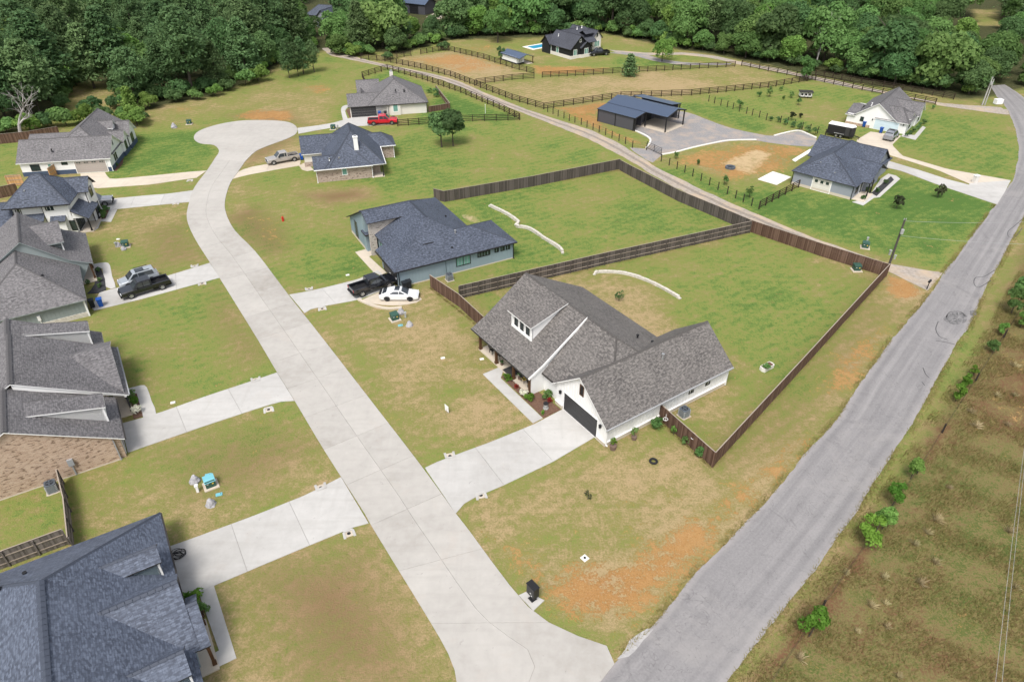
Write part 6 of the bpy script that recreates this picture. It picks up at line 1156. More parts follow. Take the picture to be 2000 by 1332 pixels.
def chair(label, x, y, rz, m='black', cush=None):
    root = thing('porch_chair', label, 'chair', hw(x, y, .14), R(34.26+rz), 'porch chairs'); b = MB(); b.box(-.27, .27, -.25, .25, .4, .45); b.build('seat', m if not cush else cush, root); b = MB()
    for k in range(5): b.bar((-.24+.12*k, .25, .45), (-.24+.12*k, .4, 1.0), .05, .02)
    b.bar((-.28, .4, 1.0), (.28, .4, 1.0), .05); b.build('backrest', m, root)
    for sx in (-1, 1):
        for sy in (-1, 1): b = MB(); b.bar((sx*.26, sy*.24, 0), (sx*.26, sy*.22, .42), .05); b.build('leg', m, root)
    for s_ in (-1, 1): b = MB(); b.bar((s_*.3, -.25, .64), (s_*.3, .3, .64), .06, .03); b.build('armrest', m, root)
chair('black porch chair nearest the far porch post', -.7, 18.0, 90); chair('second black porch chair, left of the brown post', -.5, 16.8, 90); chair('porch chair with yellow seat right of the doormat', -.75, 11.9, 90, 'black', 'yellow'); chair('yellow cushioned porch chair nearest the corner', -.75, 10.7, 90, 'black', 'yellow')
o = sheet('doormat', [hw(-1.5, 14.9), hw(-.1, 14.9), hw(-.1, 13.3), hw(-1.5, 13.3)], .155, 'gdoor', .012); o.pop('kind') if False else None; o['kind'] = 'thing'; tag(o, 'dark striped doormat on the farmhouse porch', 'doormat')
p = hw(-1.35, 7.35); root = thing('garden_figure', 'grey garden ornament in mulch bed beside farmhouse garage', 'ornament', p, R(20)); b = MB(); b.cyl((0, 0, 0), .28, .12, 10); b.cyl((0, 0, .12), .2, .5, 10, 0, .24); b.build('urn', 'greyped', root); b = MB(); b.cyl((0, 0, .62), .26, .1, 10); b.build('rim', 'black', root)
# ------------------------------------------------------------ plants and trees
def cards(pos, nrm, size, jitter, rg, stretch=1.6):
    """leaf clumps: bent two-triangle-pair cards with mixed orientation"""
    n = len(pos); nv = nrm+rg.normal(0, jitter, (n, 3)); nv /= np.linalg.norm(nv, axis=1, keepdims=True)+1e-9
    t = np.cross(nv, rg.normal(0, 1, (n, 3))); t /= np.linalg.norm(t, axis=1, keepdims=True)+1e-9; bt = np.cross(nv, t)
    s = size*rg.uniform(.6, 1.35, (n, 1)); a_ = t*s*stretch*.5; b_ = bt*s*.5
    v = np.stack([pos-a_, pos-b_+nv*s*.12, pos+a_-nv*s*.1, pos+b_+nv*s*.12], 1).reshape(-1, 3)
    f = np.arange(4*n).reshape(n, 4); return v, f
def mesh_np(name, v, f, m, smooth=False):
    me = bpy.data.meshes.new(name); me.vertices.add(len(v)); me.vertices.foreach_set('co', v.astype(np.float32).ravel()); k = f.shape[1]
    me.loops.add(f.size); me.loops.foreach_set('vertex_index', f.astype(np.int32).ravel()); me.polygons.add(len(f)); me.polygons.foreach_set('loop_start', np.arange(0, f.size, k, dtype=np.int32)); me.materials.append(M[m]); me.update(calc_edges=True); return me
def sph(n, rg):
    p = rg.normal(0, 1, (n, 3)); return p/np.linalg.norm(p, axis=1, keepdims=True)
def crown_broad(h, w, n, size, m, seed, base=.25, lobes=16):
    rg = np.random.default_rng(seed); cs, rs = [], []
    for i in range(lobes):
        u = sph(1, rg)[0]*rg.uniform(.35, .78); c = np.array([u[0]*w/2, u[1]*w/2, h*(base+(1-base)*.5)+u[2]*h*(1-base)*.5]); r = w*rg.uniform(.15, .27)
        c[2] = min(c[2], h-r*.8); cs.append(c); rs.append(r)
    cs, rs = np.array(cs), np.array(rs); k = rg.integers(0, lobes, n*2); d = sph(n*2, rg); d[:, 2] = np.where(d[:, 2] < -.3, -d[:, 2], d[:, 2])
    pos = cs[k]+d*(rs[k]*rg.uniform(.72, 1.08, n*2))[:, None]
    inside = np.zeros(len(pos), int)
    for c, r in zip(cs, rs): inside += (np.linalg.norm(pos-c, axis=1) < r*.66)
    keep = (inside == 0) & (pos[:, 2] > h*base*.55); pos, d = pos[keep][:n], d[keep][:n]
    return mesh_np('crown', *cards(pos, d, size, .55, rg), m)
def crown_pine(h, w, n, size, m, seed, base=.28, whorls=15, pointed=1.0):
    rg = np.random.default_rng(seed); P, D = [], []
    for i in range(whorls):
        t = (i+rg.uniform(-.3, .3))/whorls; t = min(max(t, 0), 1); z = h*(base+(1-base)*t); prof = (1-t)**.75*(.55+.45*min(1, (t+.12)/.3)) if pointed else math.sin(math.pi*(.18+.8*t))
        L = w/2*prof; nb = rg.integers(4, 7); a0 = rg.uniform(0, 6.28)
        for k in range(nb):
            a_ = a0+6.283*k/nb+rg.uniform(-.4, .4); l_ = max(L*rg.uniform(.65, 1.15), .35); q = max(4, int(n/whorls/nb)); s = rg.uniform(.3, 1.0, q)**.7
            rr = .2+l_*s; puff = .16*l_+.18; pos = np.stack([rr*math.cos(a_), rr*math.sin(a_), z+.16*rr+np.zeros(q)], 1)+rg.normal(0, 1, (q, 3))*np.array([puff, puff, puff*.5]); P.append(pos); D.append(np.tile([math.cos(a_)*.35, math.sin(a_)*.35, .85], (q, 1)))
    return mesh_np('crown', *cards(np.concatenate(P), np.concatenate(D), size, .5, rg, 1.9), m)
def trunk_mesh(h, r, limbs, w, seed, m='bark', base=.3):
    rr = random.Random(seed); b = MB(); x = y = 0; path = [(0, 0, -.1)]
    for i in range(1, 6): x += rr.uniform(-.03, .03)*h; y += rr.uniform(-.03, .03)*h; path.append((x*.5, y*.5, h*.82*i/5))
    b.tube(path, [r*(1-.15*i) for i in range(6)], 7)
    for k in range(limbs):
        z = h*rr.uniform(base, .75); a_ = rr.uniform(0, 6.28); L = w*rr.uniform(.25, .42); p = Vector((0, 0, z)); q = p+Vector((math.cos(a_)*L*.5, math.sin(a_)*L*.5, L*.3)); e_ = p+Vector((math.cos(a_+.2)*L, math.sin(a_+.2)*L, L*.75)); b.tube([p, q, e_], [r*.42, r*.28, r*.1], 5)
    return b.mesh('trunk', m)
def dead_tree(h, seed, spread=.5, r=.22):
    rr = random.Random(seed); b = MB()
    def grow(p, d, L, r_, lv):
        pts = [p]; rad = [r_]
        for i in range(4): d = (d+Vector((rr.gauss(0, .14), rr.gauss(0, .14), rr.gauss(.02, .08)))).normalized(); p = p+d*L/4; pts.append(p); rad.append(r_*(1-.16*(i+1)))
        b.tube(pts, rad, 5 if lv else 7, 0, lv > 2)
        if lv < 4:
            for k in range(rr.randint(2, 3) if lv else 4): a_ = rr.uniform(0, 6.28); q = pts[rr.randint(2, 4)]; nd = (d*(1-.45*spread)+Vector((math.cos(a_), math.sin(a_), rr.uniform(-.1, .35)))*spread).normalized(); grow(q, nd, L*rr.uniform(.55, .8), r_*.5, lv+1)
    grow(Vector((0, 0, -.1)), Vector((0, 0, 1)), h*.42, r, 0); return b.mesh('trunk_and_branches', 'barkgrey')
def make_tree(name, crown, trunk):
    r_ = bpy.data.objects.new(name, None); COL.objects.link(r_); link('trunk', trunk, r_); link('crown', crown, r_); return r_
def proto_b(h, w, m, s, n=4200, size=.42, base=.2, lobes=18): return dict(h=h, w=w, crown=crown_broad(h, w, n, size, m, s, base, lobes), trunk=trunk_mesh(h, .026*h**.95, 5, w, s))
def proto_p(h, w, m, s, n=4200, size=.36, base=.22, whorls=15, pt_=1.0): return dict(h=h, w=w, crown=crown_pine(h, w, n, size, m, s, base, whorls, pt_), trunk=trunk_mesh(h, .02*h, 3, w*.6, s, 'bark', .35))
PB = {'dark': [proto_b(12, 10.5, 'leaf_dark', 1), proto_b(13, 10, 'leaf_dark', 2, lobes=20), proto_b(11, 11.5, 'leaf_dark', 3)], 'mid': [proto_b(12, 10, 'leaf_mid', 4), proto_b(11, 9.5, 'leaf_mid', 5, lobes=13), proto_b(13, 11, 'leaf_mid', 6, lobes=20)], 'light': [proto_b(11, 9, 'leaf_light', 7), proto_b(12, 9.5, 'leaf_light', 8, lobes=18)]}
PP = [proto_p(15, 8.5, 'leaf_pine', 11), proto_p(16, 9, 'leaf_pine', 12, whorls=13, pt_=0), proto_p(14, 9, 'leaf_pine', 13, base=.15), proto_p(15.5, 8, 'leaf_pine', 14, pt_=0, base=.3)]
PL = {'dark': [proto_b(10, 9.5, 'leaf_dark', 51, base=.03, lobes=20), proto_b(9, 9, 'leaf_dark', 52, base=.03, lobes=22)], 'mid': [proto_b(10, 9, 'leaf_mid', 53, base=.03, lobes=20), proto_b(8, 8, 'leaf_mid', 54, base=.02, lobes=18)], 'light': [proto_b(9, 8, 'leaf_light', 55, base=.03, lobes=18)]}
SHR = [dict(h=2.2, w=2.8, crown=crown_broad(2.2, 2.8, 900, .24, mm, 30+i, .02, 9), trunk=trunk_mesh(2.0, .06, 4, 2.2, 30+i, 'bark', .1)) for i, mm in enumerate(('leaf_dark', 'leaf_mid', 'leaf_light'))]
def put_tree(name, pr, p, h, label, cat, group=None, wscale=1.0, rz=None):
    r_ = thing(name, label, cat, (p[0], p[1], 0), random.uniform(0, 6.28) if rz is None else rz, group); s = h/pr['h']; r_.scale = (s*wscale, s*wscale, s)
    link('trunk', pr['trunk'], r_); link('crown', pr['crown'], r_); return r_
ORD = ['first', 'second', 'third', 'fourth', 'fifth', 'sixth', 'seventh', 'eighth', 'ninth', 'tenth', 'eleventh', 'twelfth', 'thirteenth', 'fourteenth', 'fifteenth', 'sixteenth', 'seventeenth', 'eighteenth', 'nineteenth', 'twentieth']+['%dth' % i if i % 10 not in (1, 2, 3) else '%d%s' % (i, {1: 'st', 2: 'nd', 3: 'rd'}[i % 10]) for i in range(21, 100)]
# --- single trees in the lawns
put_tree('lawn_tree', proto_b(7, 4.9, 'leaf_dark', 21, 1700, .38, .3, 14), G(863, 288), HGT(863, 288, 217), 'left of the twin dark trees in open lawn', 'tree', 'twin lawn trees')
put_tree('lawn_tree', proto_b(7, 4.9, 'leaf_dark', 22, 1700, .38, .3, 14), G(885, 286), HGT(885, 286, 213), 'right of the twin dark trees in open lawn', 'tree', 'twin lawn trees')
put_tree('conifer', proto_p(6.5, 4.6, 'leaf_pine', 23, 1600, .36, .02, 14), G(1229, 149), HGT(1229, 149, 106), 'single dark conical tree at the tan pasture fence', 'tree')
put_tree('lawn_tree', proto_b(7, 8.2, 'leaf_light', 24, 2600, .36, .2, 20), G(1293, 121), HGT(1293, 121, 77), 'round bright green tree on lawn before the black house track', 'tree')
put_tree('lawn_tree', proto_b(7, 5.0, 'leaf_mid', 25, 1700, .42, .08, 16), G(1570, 157), HGT(1570, 157, 108), 'tall rounded tree where the black fences meet', 'tree')
put_tree('field_tree', proto_b(5, 3.2, 'leaf_dark', 26, 900, .36, .05, 10), G(978, 116), HGT(978, 116, 88), 'slim dark tree at left end of the white shed', 'tree')
put_tree('field_tree', PB['mid'][0], G(972, 84), HGT(972, 84, 12), 'tall tree with bare trunk standing before the woods left of black house', 'tree')
put_tree('bush', SHR[0], G(866, 98), HGT(866, 98, 82), 'dark bush at top corner of the orange paddock', 'bush', None, 1.3); put_tree('bush', SHR[0], G(757, 117), HGT(757, 117, 103), 'dark bush at left end of the paddock fence', 'bush', None, 1.4)
for i, (x, y, t) in enumerate([(566, 153, 75), (583, 149, 82), (593, 145, 70), (614, 142, 78)]): put_tree('pine_tree', PP[i % 4], G(x, y), HGT(x, y, t), ORD[i]+' from the left of four pines on the grass slope with bare trunks', 'pine', 'pines on the slope', .8)
put_tree('pine_tree', PP[2], G(185, 173), HGT(185, 173, 42), 'dark pine with bare leaning trunk in the clearing, top left', 'pine', None, 1.05)
dt = thing('bare_tree', 'bare pale dead tree at the left edge above the old fence', 'tree', G(42, 268)); dt_m = dead_tree(10, 3, .62, .34); link('trunk_and_branches', dt_m, dt); dt.scale = (1.15,)*3
dt = thing('bare_tree', 'bare grey dead tree rising against the woods, right', 'tree', G(1593, 132)); link('trunk_and_branches', dead_tree(13, 8, .4, .24), dt)
dt = thing('bare_tree', 'small bare dead snag in the woods right of the bare grey tree', 'tree', G(1700, 112)); link('trunk_and_branches', dead_tree(8, 12, .4, .2), dt)
# --- young trees and bushes
def sapling(label, px, top, m='leaf_sap', name='sapling', w=.75, group=None, n=420, size=.17, cat='sapling'):
    h = max(HGT(px[0], px[1], top), .4); pr = dict(h=h, w=h*w, crown=crown_broad(h, max(h*w, .5), n, size*min(1, .35+h*.2), m, int(px[0]), .12, 9), trunk=trunk_mesh(h, .03+.008*h, 4, h*w, int(px[0]), 'bark', .3)); return put_tree(name, pr, G(*px), h, label, cat, group)
for i, (x, y, t) in enumerate([(1580,1242,1190),(1697,1068,1008),(1722,1033,985),(1742,988,945),(1778,935,893),(1866,783,752),(1884,757,728),(1899,735,712)]): sapling(ORD[i]+' bright green sapling from the bottom along the meadow fence', (x, y), t, 'leaf_sap' if i not in (2, 4) else 'leaf_light', 'sapling', .62, 'bright saplings by the road', 800, .17)
for i, (x, y, t) in enumerate([(1935,688,655),(1955,655,625),(1975,612,555),(1992,640,600),(1990,580,530)]): sapling(ORD[i]+' from the left of the dark roadside bushes at right edge', (x, y), t+8, 'leaf_light' if i % 2 else 'leaf_mid', 'roadside_bush', .75, 'bushes at the right edge', 900, .26, 'bush')
sapling('small dark shrub in mulched lawn behind the farmhouse', (1209,588), 568, 'leaf_dark', 'shrub', .75, None, 130, .22, 'shrub'); sapling('dark reddish shrub in the dry front lawn', (1148,975), 957, 'leaf_mag', 'shrub', .7, None, 90, .16, 'shrub')
sapling('left of two magnolia saplings on bright lawn', (1750,408), 380, 'leaf_mag', 'magnolia', .75, 'magnolia saplings', 190, .34); sapling('right of two magnolia saplings on bright lawn', (1831,386), 361, 'leaf_mag', 'magnolia', .75, 'magnolia saplings', 190, .34)
for lb, px, t in (('small sapling at the farm gate kerb', (1320,311), 296), ('thin sapling on the orange soil above the posts', (1363,322), 312), ('thin sapling among the orange soil posts', (1414,361), 340), ('dark sapling by the end of the short black fence', (1463,386), 365), ('small tree behind the wire posts near tan pasture', (1443,212), 194), ('small round tree in far lawn beside posts', (1482,190), 178), ('small leafy tree left of the coop', (1545,192), 178), ('small tree below the coop', (1530,195), 186), ('young dark red tree in far lawn', (1546,235), 217), ('low green bush right of the red tree', (1563,231), 221), ('young tree in lawn left of the coop', (1558,206), 191), ('tiny tree at left of far lawn', (1502,190), 170), ('small dark tree beside far right house lawn', (1822,214), 206), ('tall bush right of the coop', (1525,178), 168)): sapling(lb, px, t, 'leaf_mag' if 'red' in lb else 'leaf_mid', 'sapling', .8, None, 110, .34)
for i, (x, y) in enumerate(zt(1500,0,[(20,940),(78,950),(135,970),(188,990),(245,1010),(310,1030),(365,1050)])): sapling(ORD[i]+' from the left of the dark bushes along the wire posts', (x, y+2), y-8-i, 'leaf_dark', 'hedge_bush', .9, 'bushes along the wire posts', 110, .34, 'bush')
hb = lambda lb, p, h, m, w=1.1, n=150, size=.16, cat='shrub', name='shrub', g=None: put_tree(name, dict(h=h, w=h*w, crown=crown_broad(h, h*w, n, size, m, int(abs(p.x*77)) % 999, .02, 8), trunk=trunk_mesh(h*.8, .03, 3, h*w*.7, 3, 'bark', .1)), p, h, lb, cat, g)
hb('white flowering shrub at left end of farmhouse mulch bed', hw(-1.9, 13.3), .75, 'leaf_sap', 1.3); hb('white flowering hydrangea in middle of farmhouse bed', hw(-1.9, 10.3), .8, 'flower', 1.3); hb('big lime shrub in middle of farmhouse bed', hw(-1.95, 9.3), .85, 'leaf_sap', 1.3, 220); hb('dark green shrub under farmhouse porch corner window', hw(-.35, 8.6), 1.0, 'leaf_mid', 1.2, 220); hb('red shrub in mulch beside the garden ornament', hw(-.5, 7.9), .5, 'redleaf', 1.1, 90, .12); hb('tiny lime plant at the right end of the farmhouse bed', hw(-2.1, 6.9), .4, 'leaf_sap', 1.2, 60, .1); hb('low red edging plants along farmhouse porch', hw(-1.85, 11.7), .35, 'redleaf', 1.9, 90, .1)
def potted(label, p, h, m, r_=.22):
    root = thing('potted_plant', label, 'potted plant', p, 0); b = MB(); b.cyl((0, 0, 0), r_*.8, r_*1.5, 12, 0, r_); b.build('pot', 'terracotta', root); me = crown_broad(h, h*.7, 90, .14, m, int(abs(p.x*91)) % 997, .05, 6); o = link('foliage', me, root, (0, 0, r_*1.3)); b = MB(); b.tube([(0, 0, r_*1.3), (0, 0, r_*1.3+h*.6)], .02, 5); b.build('stem', 'bark', root)
potted('wide potted plant at near corner of the farmhouse garage', G(1197, 877), 1.0, 'leaf_sap', .34); potted('tall potted plant against farmhouse side wall', G(1238, 858), 1.25, 'leaf_mid', .26); potted('potted fern on porch behind middle post', hw(-.9, 12.5, .14), .8, 'leaf_dark', .2); potted('small potted plant at far porch end', hw(-1.1, 15.6, .14), .5, 'leaf_dark', .16)
hb('green climbing shrub at house end of brown fence', G(1281, 838), 1.5, 'leaf_mid', .9, 220, .2); hb('rose bush in middle of the brown fence', G(1338, 868), 1.1, 'leaf_mid', .8, 130, .16); hb('red flowering rose bush near the fence corner', G(1363, 893), 1.3, 'leaf_mid', .75, 170, .16); hb('thin pale climber on the brown fence', G(1315, 850), 1.2, 'leaf_light', .5, 60, .14)
for lb, (x, y) in (('white hanging basket hoop at house end of brown fence', (1297, 836)), ('white hanging basket hoop near the fence corner', (1351, 873))):
    root = thing('hanging_basket', lb, 'basket', G(x, y), 0, 'hanging baskets on the fence'); b = MB(); n = 16; b.tube([(.22*math.cos(6.283*i/n), .22*math.sin(6.283*i/n), 1.15) for i in range(n+1)], .025, 5); b.build('hoop', 'twhite', root); b = MB(); b.tube([(0, 0, .9), (0, 0, 1.75)], .02, 5); b.build('hanger', 'twhite', root)
for k, (x, y) in enumerate(zt(0,666,[(1035,455),(1055,500),(1070,565)])): hb(['upper', 'middle', 'lower'][k]+' flowering shrub in the brick house bed', G(x, y), .9, ['leaf_mid', 'leaf_sap', 'flower'][k], 1.2, 170, .16)
for k, (x, y) in enumerate(zt(0,999,[(1470,690),(1550,690),(1590,800)])): hb(['left', 'middle', 'lower'][k]+' yellow-flowered shrub beside the big blue roof', G(x, y), 1.1, ['leaf_sap', 'leaf_sap', 'leaf_mid'][k], 1.1, 200, .17)
for k, (x, y) in enumerate(zt(0,333,[(805,345),(830,320),(815,370)])): hb(['left', 'upper', 'lower'][k]+' shrub in bed by two-storey house porch', G(x, y), .9, 'leaf_mid', 1.2, 130, .2)
for k, (x, y) in enumerate(zt(0,333,[(770,790),(785,870),(790,915),(690,890)])): hb(ORD[k]+' small shrub in the black mulch bed', G(x, y), .6, 'leaf_dark', 1.1, 80, .14)
for k, (x, y) in enumerate([(1712,376), (1729,360), (1684,390), (1695,376)]): hb(ORD[k]+' dark shrub in the grey house bed', G(x, y), .9, 'leaf_dark', 1, 90, .2)
for k in range(6): hb(ORD[k]+' shrub from the front along far right house wall', G(1771+6.5*k, 268-5.0*k), .9, 'leaf_dark', 1.1, 80, .22)
for k in range(4): hb(ORD[k]+' shrub from the front beside white gabled house walk', G(228+4*k, 326-16*k), .7, 'leaf_dark', 1.1, 70, .2)
hb('dark hedge plant in the pen by the grey pyramid roof', G(852, 190), 2.2, 'leaf_dark', .7, 150, .28); hb('low grass clump in pen bed', G(838, 182), .9, 'leaf_mid', 1.6, 90, .24)
pt_ = thing('planter_greenery', 'greenery growing in the white trough planter', 'plant', G(1497, 720, .42), 0); link('foliage', crown_broad(.6, .9, 120, .14, 'leaf_mid', 77, .02, 7), pt_)
# --- thicket behind the white gabled house and other fringe bushes
fr = [(60,258),(95,250),(130,246),(165,240),(205,236),(235,232),(262,235),(275,240),(250,205),(290,212),(225,212),(120,235),(180,222),(15,262),(-20,268),(345,200),(385,195),(420,188),(445,178),(480,166),(505,160)]
for i, (x, y) in enumerate(fr): put_tree('thicket_bush', SHR[(i*7+(2 if i < 12 else 0)) % 3], G(x, y), random.uniform(2.2, 3.6), ORD[i]+' bush counted from the left edge thicket towards the slope pines', 'bush', 'thicket bushes top left', 1.15)
put_tree('bright_bush', SHR[2], G(268, 246), 3.2, 'big bright green bush right of the white gabled house', 'bush', None, 1.25)
put_tree('cypress', proto_p(6, 3.4, 'leaf_light', 41, 900, .36, .03, 12), G(258, 222), HGT(258, 222, 168), 'slim light green conical tree at clearing edge, top left', 'tree')
# --- the woods: every tree its own thing
edge = GL([(-400,300),(-60,262),(40,243),(110,215),(150,140),(215,130),(245,205),(330,196),(410,182),(520,140),(545,118),(600,98),(628,88)])
edgeR = GL([(648,86),(660,108),(690,112),(760,108),(850,84),(880,76),(935,72),(1050,70),(1180,64),(1250,78),(1330,94),(1420,108),(1500,122),(1590,138),(1700,158),(1800,175),(1890,186),(1925,176),(1938,160)])
edgeX = GL([(1985,170),(2060,180),(2150,230),(2300,330)])
def far(pts): return [(p.x, p.y) for p in pts]
def inpoly(x, y, poly):
    c = False; n = len(poly)
    for i in range(n):
        x1, y1 = poly[i]; x2, y2 = poly[(i+1) % n]
        if (y1 > y) != (y2 > y) and x < (x2-x1)*(y-y1)/(y2-y1)+x1: c = not c
    return c
polyL = far(edge)+[(edge[-1].x-2, 330), (-330, 330), (-330, edge[0].y)]; polyR = far(edgeR)+[(215, 330), (edgeR[0].x+1, 330)]; polyX = far(edgeX)+[(330, 330), (218, 330), (edgeX[0].x+9, 210)]
gaps = [zpoly([(600,60),(645,60),(650,30),(600,25)]), zpoly([(800,66),(880,60),(880,18),(780,18)]), zpoly([(1895,60),(1950,65),(1950,22),(1900,22)]), zpoly([(1930,190),(2000,190),(2010,120),(1960,110)]), zpoly([(615,95),(650,108),(668,70),(640,60),(625,60)])]
pts = []; tries = 0
def dist_line(x, y, L): return min(((Vector((x, y, 0))-p.lerp(q, min(1, max(0, (Vector((x, y, 0))-p).dot(q-p)/(q-p).length_squared)))).length for p, q in zip(L[:-1], L[1:])))
rr = random.Random(5)
while tries < 26000 and len(pts) < 590:
    tries += 1; x = rr.uniform(-250, 280); y = rr.uniform(120, 318)
    d_ = y*_cp+CAM_H*_sp; u = 1000+FPX*x/d_; vtop = 666-FPX*((3-CAM_H)*_cp+y*_sp)/(y*_cp-(3-CAM_H)*_sp)
    if not -90 < u < 2090 or vtop < -25: continue
    reg = 'L' if inpoly(x, y, polyL) else 'R' if inpoly(x, y, polyR) else 'X' if inpoly(x, y, polyX) else None
    if not reg or any(inpoly(x, y, g_) for g_ in gaps): continue
    ed = dist_line(x, y, edge if reg == 'L' else edgeR if reg == 'R' else edgeX); s_ = 6.0 if ed < 14 else 7.6 if y < 220 else 8.6
    if any((x-a_)**2+(y-b_)**2 < s_*s_ for a_, b_, *_ in pts): continue
    pts.append((x, y, reg, ed, u))
for x, y, reg, ed, u in sorted(pts, key=lambda q: q[4]): pass
cnt = {}
zone_name = lambda u, reg: ('left of the cul-de-sac' if u < 330 else 'behind the grass slope' if u < 640 else 'left of the black house' if u < 1050 else 'behind the black house' if u < 1250 else 'beyond the tan pasture' if u < 1560 else 'behind the far right lawn' if u < 1880 else 'by the far road bend')
for x, y, reg, ed, u in sorted(pts, key=lambda q: (q[4])):
    pine = rr.random() < (.6 if reg == 'L' and u < 560 else .22 if u < 900 else .12); row = 'front' if ed < 7 else 'second' if ed < 15 else 'deep'
    hgt = rr.uniform(10.5, 19) if pine else rr.uniform(7, 13.5); hgt *= .72 if ed < 3 and not pine else 1 if y < 220 else 1.15; col = 'dark' if pine else rr.choices(['dark', 'mid', 'light'], [.42, .42, .16])[0]
    for u0, u1, vm in ((596, 648, 33), (778, 872, 31), (1895, 1948, 58)):
        if u0-14 < u < u1+14 and y < 300:
            q_ = (vm-666)/FPX; hgt = min(hgt, CAM_H+(-_sp-q_*_cp)/(_cp-q_*_sp)*y)
    if hgt < 3 or (abs(u-1593) < 30 and y < G(1593, 132).y+2): continue
    key = (zone_name(u, reg), row, pine, col); cnt[key] = cnt.get(key, 0)+1
    zn, k_ = key[0], cnt[key]
    kind = 'pine' if pine else {'dark': 'dark leafy tree', 'mid': 'mid green leafy tree', 'light': 'light green leafy tree'}[col]
    lab = f"{ORD[k_-1]} {kind} from left, {row} row of woods {zn}"
    pr = rr.choice(PP) if pine else rr.choice(PL[col] if ed < 9 else PB[col])
    put_tree('pine_tree' if pine else 'broadleaf_tree', pr, (x, y), hgt, lab, 'pine' if pine else 'tree', 'trees of the woods '+zn, rr.uniform(.9, 1.12), rr.uniform(0, 6.28))
print('forest trees', len(pts), tries)
uc = 0
for L_, nm in ((edge[3:], 'left woods'), (edgeR, 'right woods')):
    Q = resample(L_, 44 if nm[0] == 'l' else 78)
    for i, p in enumerate(Q):
        q = p+Vector((rr.uniform(-1.5, 1.5), rr.uniform(.5, 3.0), 0))
        if any(inpoly(q.x, q.y, g_) for g_ in gaps): continue
        put_tree('edge_shrub', rr.choice(SHR[:2] if rr.random() < .75 else SHR[2:]), q, rr.uniform(1.8, 3.8), f"{ORD[i]} undergrowth shrub from the left along the edge of the {nm}", 'shrub', 'undergrowth of the '+nm, 1.25)
# --- dry grass of the meadow: tussocks one by one, short grass as one mass
def tussock(h, n, seed, m='dry'):
    rg = np.random.default_rng(seed); a_ = rg.uniform(0, 6.28, n); lean = rg.uniform(.15, .95, n); L = h*rg.uniform(.6, 1.1, n); d = np.stack([np.cos(a_)*lean, np.sin(a_)*lean, np.sqrt(1.15-lean**2)], 1); b0 = np.stack([np.cos(a_), np.sin(a_), 0*a_], 1)*h*.1*rg.random((n, 1)); w = np.stack([-np.sin(a_), np.cos(a_), 0*a_], 1)*.018
    v = np.stack([b0-w, b0+w, b0+d*L[:, None]*.6+w*.8, b0+d*L[:, None]-np.array([0, 0, .12])*L[:, None]], 1).reshape(-1, 3); return mesh_np('dry_grass_tussock', v, np.arange(4*n).reshape(n, 4), m)
tm = [tussock(.8, 70, s) for s in range(4)]
tus = zt(1500,999,[(1310,70),(1240,170),(1140,260),(900,520),(1185,560),(910,720),(800,740),(690,940),(920,900),(1300,400),(240,1150),(1010,1290),(600,480),(1880,160),(1930,600)])+zt(1500,666,[(1410,1150),(1920,200),(1780,430),(1920,430),(1580,560),(1620,670),(1860,660)])
for i, (x, y) in enumerate(tus): o = link('dry_grass_tussock', tm[i % 4], None, G(x, y), random.random()*6); o.scale = (random.uniform(.6, 1.05),)*3; tag(o, ORD[sorted(tus).index((x, y))]+' pale dry grass tussock from the left in the meadow', 'grass tussock', 'dry tussocks in the meadow')
mp = zpoly([(1995,520),(1900,680),(1690,1000),(1520,1235),(1435,1345),(2060,1345),(2080,520)]); N = 60000; rg = np.random.default_rng(3); bx = [p[0] for p in mp]; by = [p[1] for p in mp]
X = rg.uniform(min(bx), max(bx), N*4); Y = rg.uniform(min(by), max(by), N*4); w_ = poly_soft(X, Y, mp, .3) > .5; X, Y = X[w_][:N], Y[w_][:N]; n = len(X)
patch = np.sin(X*.9+np.sin(Y*.7)*2)+np.sin(Y*1.1+X*.35)+rg.normal(0, .6, n); kp = patch > -.2; X, Y = X[kp], Y[kp]; n = len(X)
a_ = rg.uniform(0, 6.28, n); ln = rg.uniform(.2, .8, n); L = rg.uniform(.15, .5, n); d = np.stack([np.cos(a_)*ln+.25, np.sin(a_)*ln-.1, .9+0*a_], 1)*L[:, None]; w = np.stack([-np.sin(a_), np.cos(a_), 0*a_], 1)*.02; b0 = np.stack([X, Y, 0*X], 1)
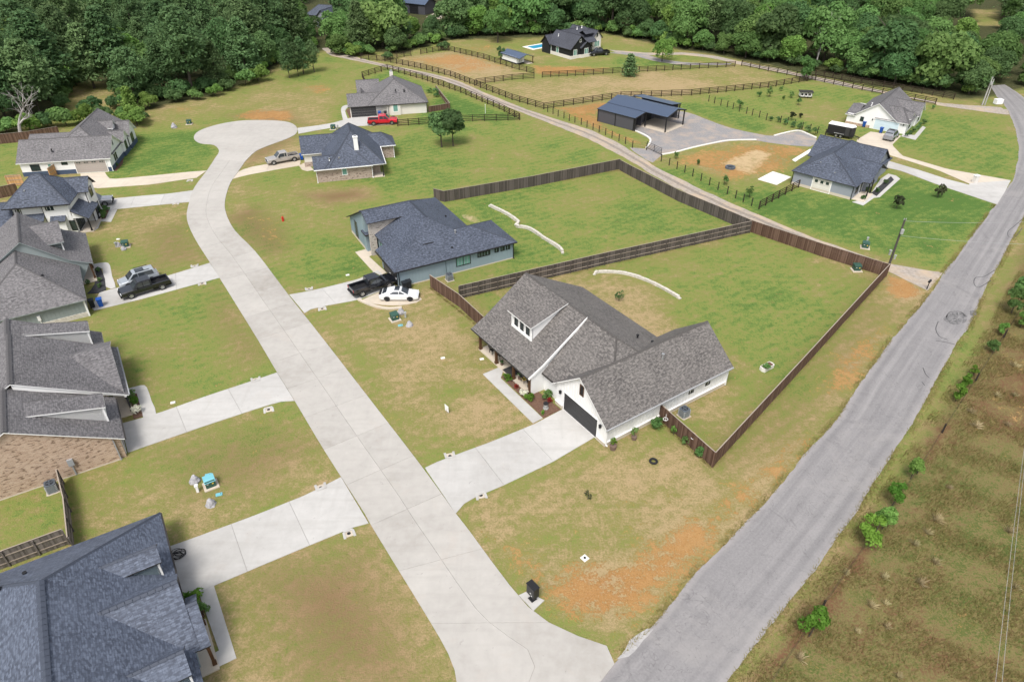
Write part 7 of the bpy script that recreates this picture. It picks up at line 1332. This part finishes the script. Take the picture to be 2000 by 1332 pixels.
v = np.stack([b0-w, b0+w, b0+d*.6+w*.8, b0+d], 1).reshape(-1, 3); o = link('meadow_grass', mesh_np('meadow_grass', v, np.arange(4*n).reshape(n, 4), 'mgrass')); o['kind'] = 'stuff'

# rank grass growing in over the road edges, driveway edges and the foot of the fences: one mass nobody could count
def fringe(line, n, side, spread, hmin, hmax, seed):
    rg = np.random.default_rng(seed); Q = resample(line, 400); i = rg.integers(0, 400, n); out = []
    P = np.array([(Q[k].x, Q[k].y) for k in range(401)]); D = P[i+1]-P[i]; t = rg.random((n, 1)); nr = np.stack([-D[:, 1], D[:, 0]], 1); nr /= np.linalg.norm(nr, axis=1, keepdims=True)+1e-9
    dens = np.sin(i*.35+seed)+np.sin(i*.11)+rg.normal(0, .9, n) > -.5
    p = P[i]+D*t+nr*side*(rg.random((n, 1))**1.5*spread-.1*rg.random((n, 1))); p = p[dens]; m_ = len(p); L = rg.uniform(hmin, hmax, m_)[:, None]; a_ = rg.uniform(0, 6.28, m_); ln = rg.uniform(.3, 1.1, m_)
    b0 = np.stack([p[:, 0], p[:, 1], 0*a_], 1); d = np.stack([np.cos(a_)*ln, np.sin(a_)*ln, .7+0*a_], 1)*L; w = np.stack([-np.sin(a_), np.cos(a_), 0*a_], 1)*.022
    return np.stack([b0-w, b0+w, b0+d*.6+w*.8, b0+d], 1).reshape(-1, 3)
V = [fringe(Lr[1:17], 9000, 1, .55, .08, .3, 1), fringe(Rr[1:17], 9000, -1, .6, .1, .36, 2)]
for k, (a0, b0_, s_) in enumerate([((1391,914),(1730,541),-1), ((1391,914),(1730,541),1), ((1280,812),(1391,913),-1), ((1730,541),(1463,453),1), ((1463,453),(1210,333),1), ((1463,455),(897,584),1), ((1210,333),(868,395),1), ((841,562),(945,645),-1)]): V.append(fringe(GL([a0, b0_]), 1500, s_, .3, .06, .28, 10+k))
v = np.concatenate(V); o = link('verge_grass', mesh_np('verge_grass', v, np.arange(len(v)).reshape(-1, 4), 'mgrass')); o['kind'] = 'stuff'
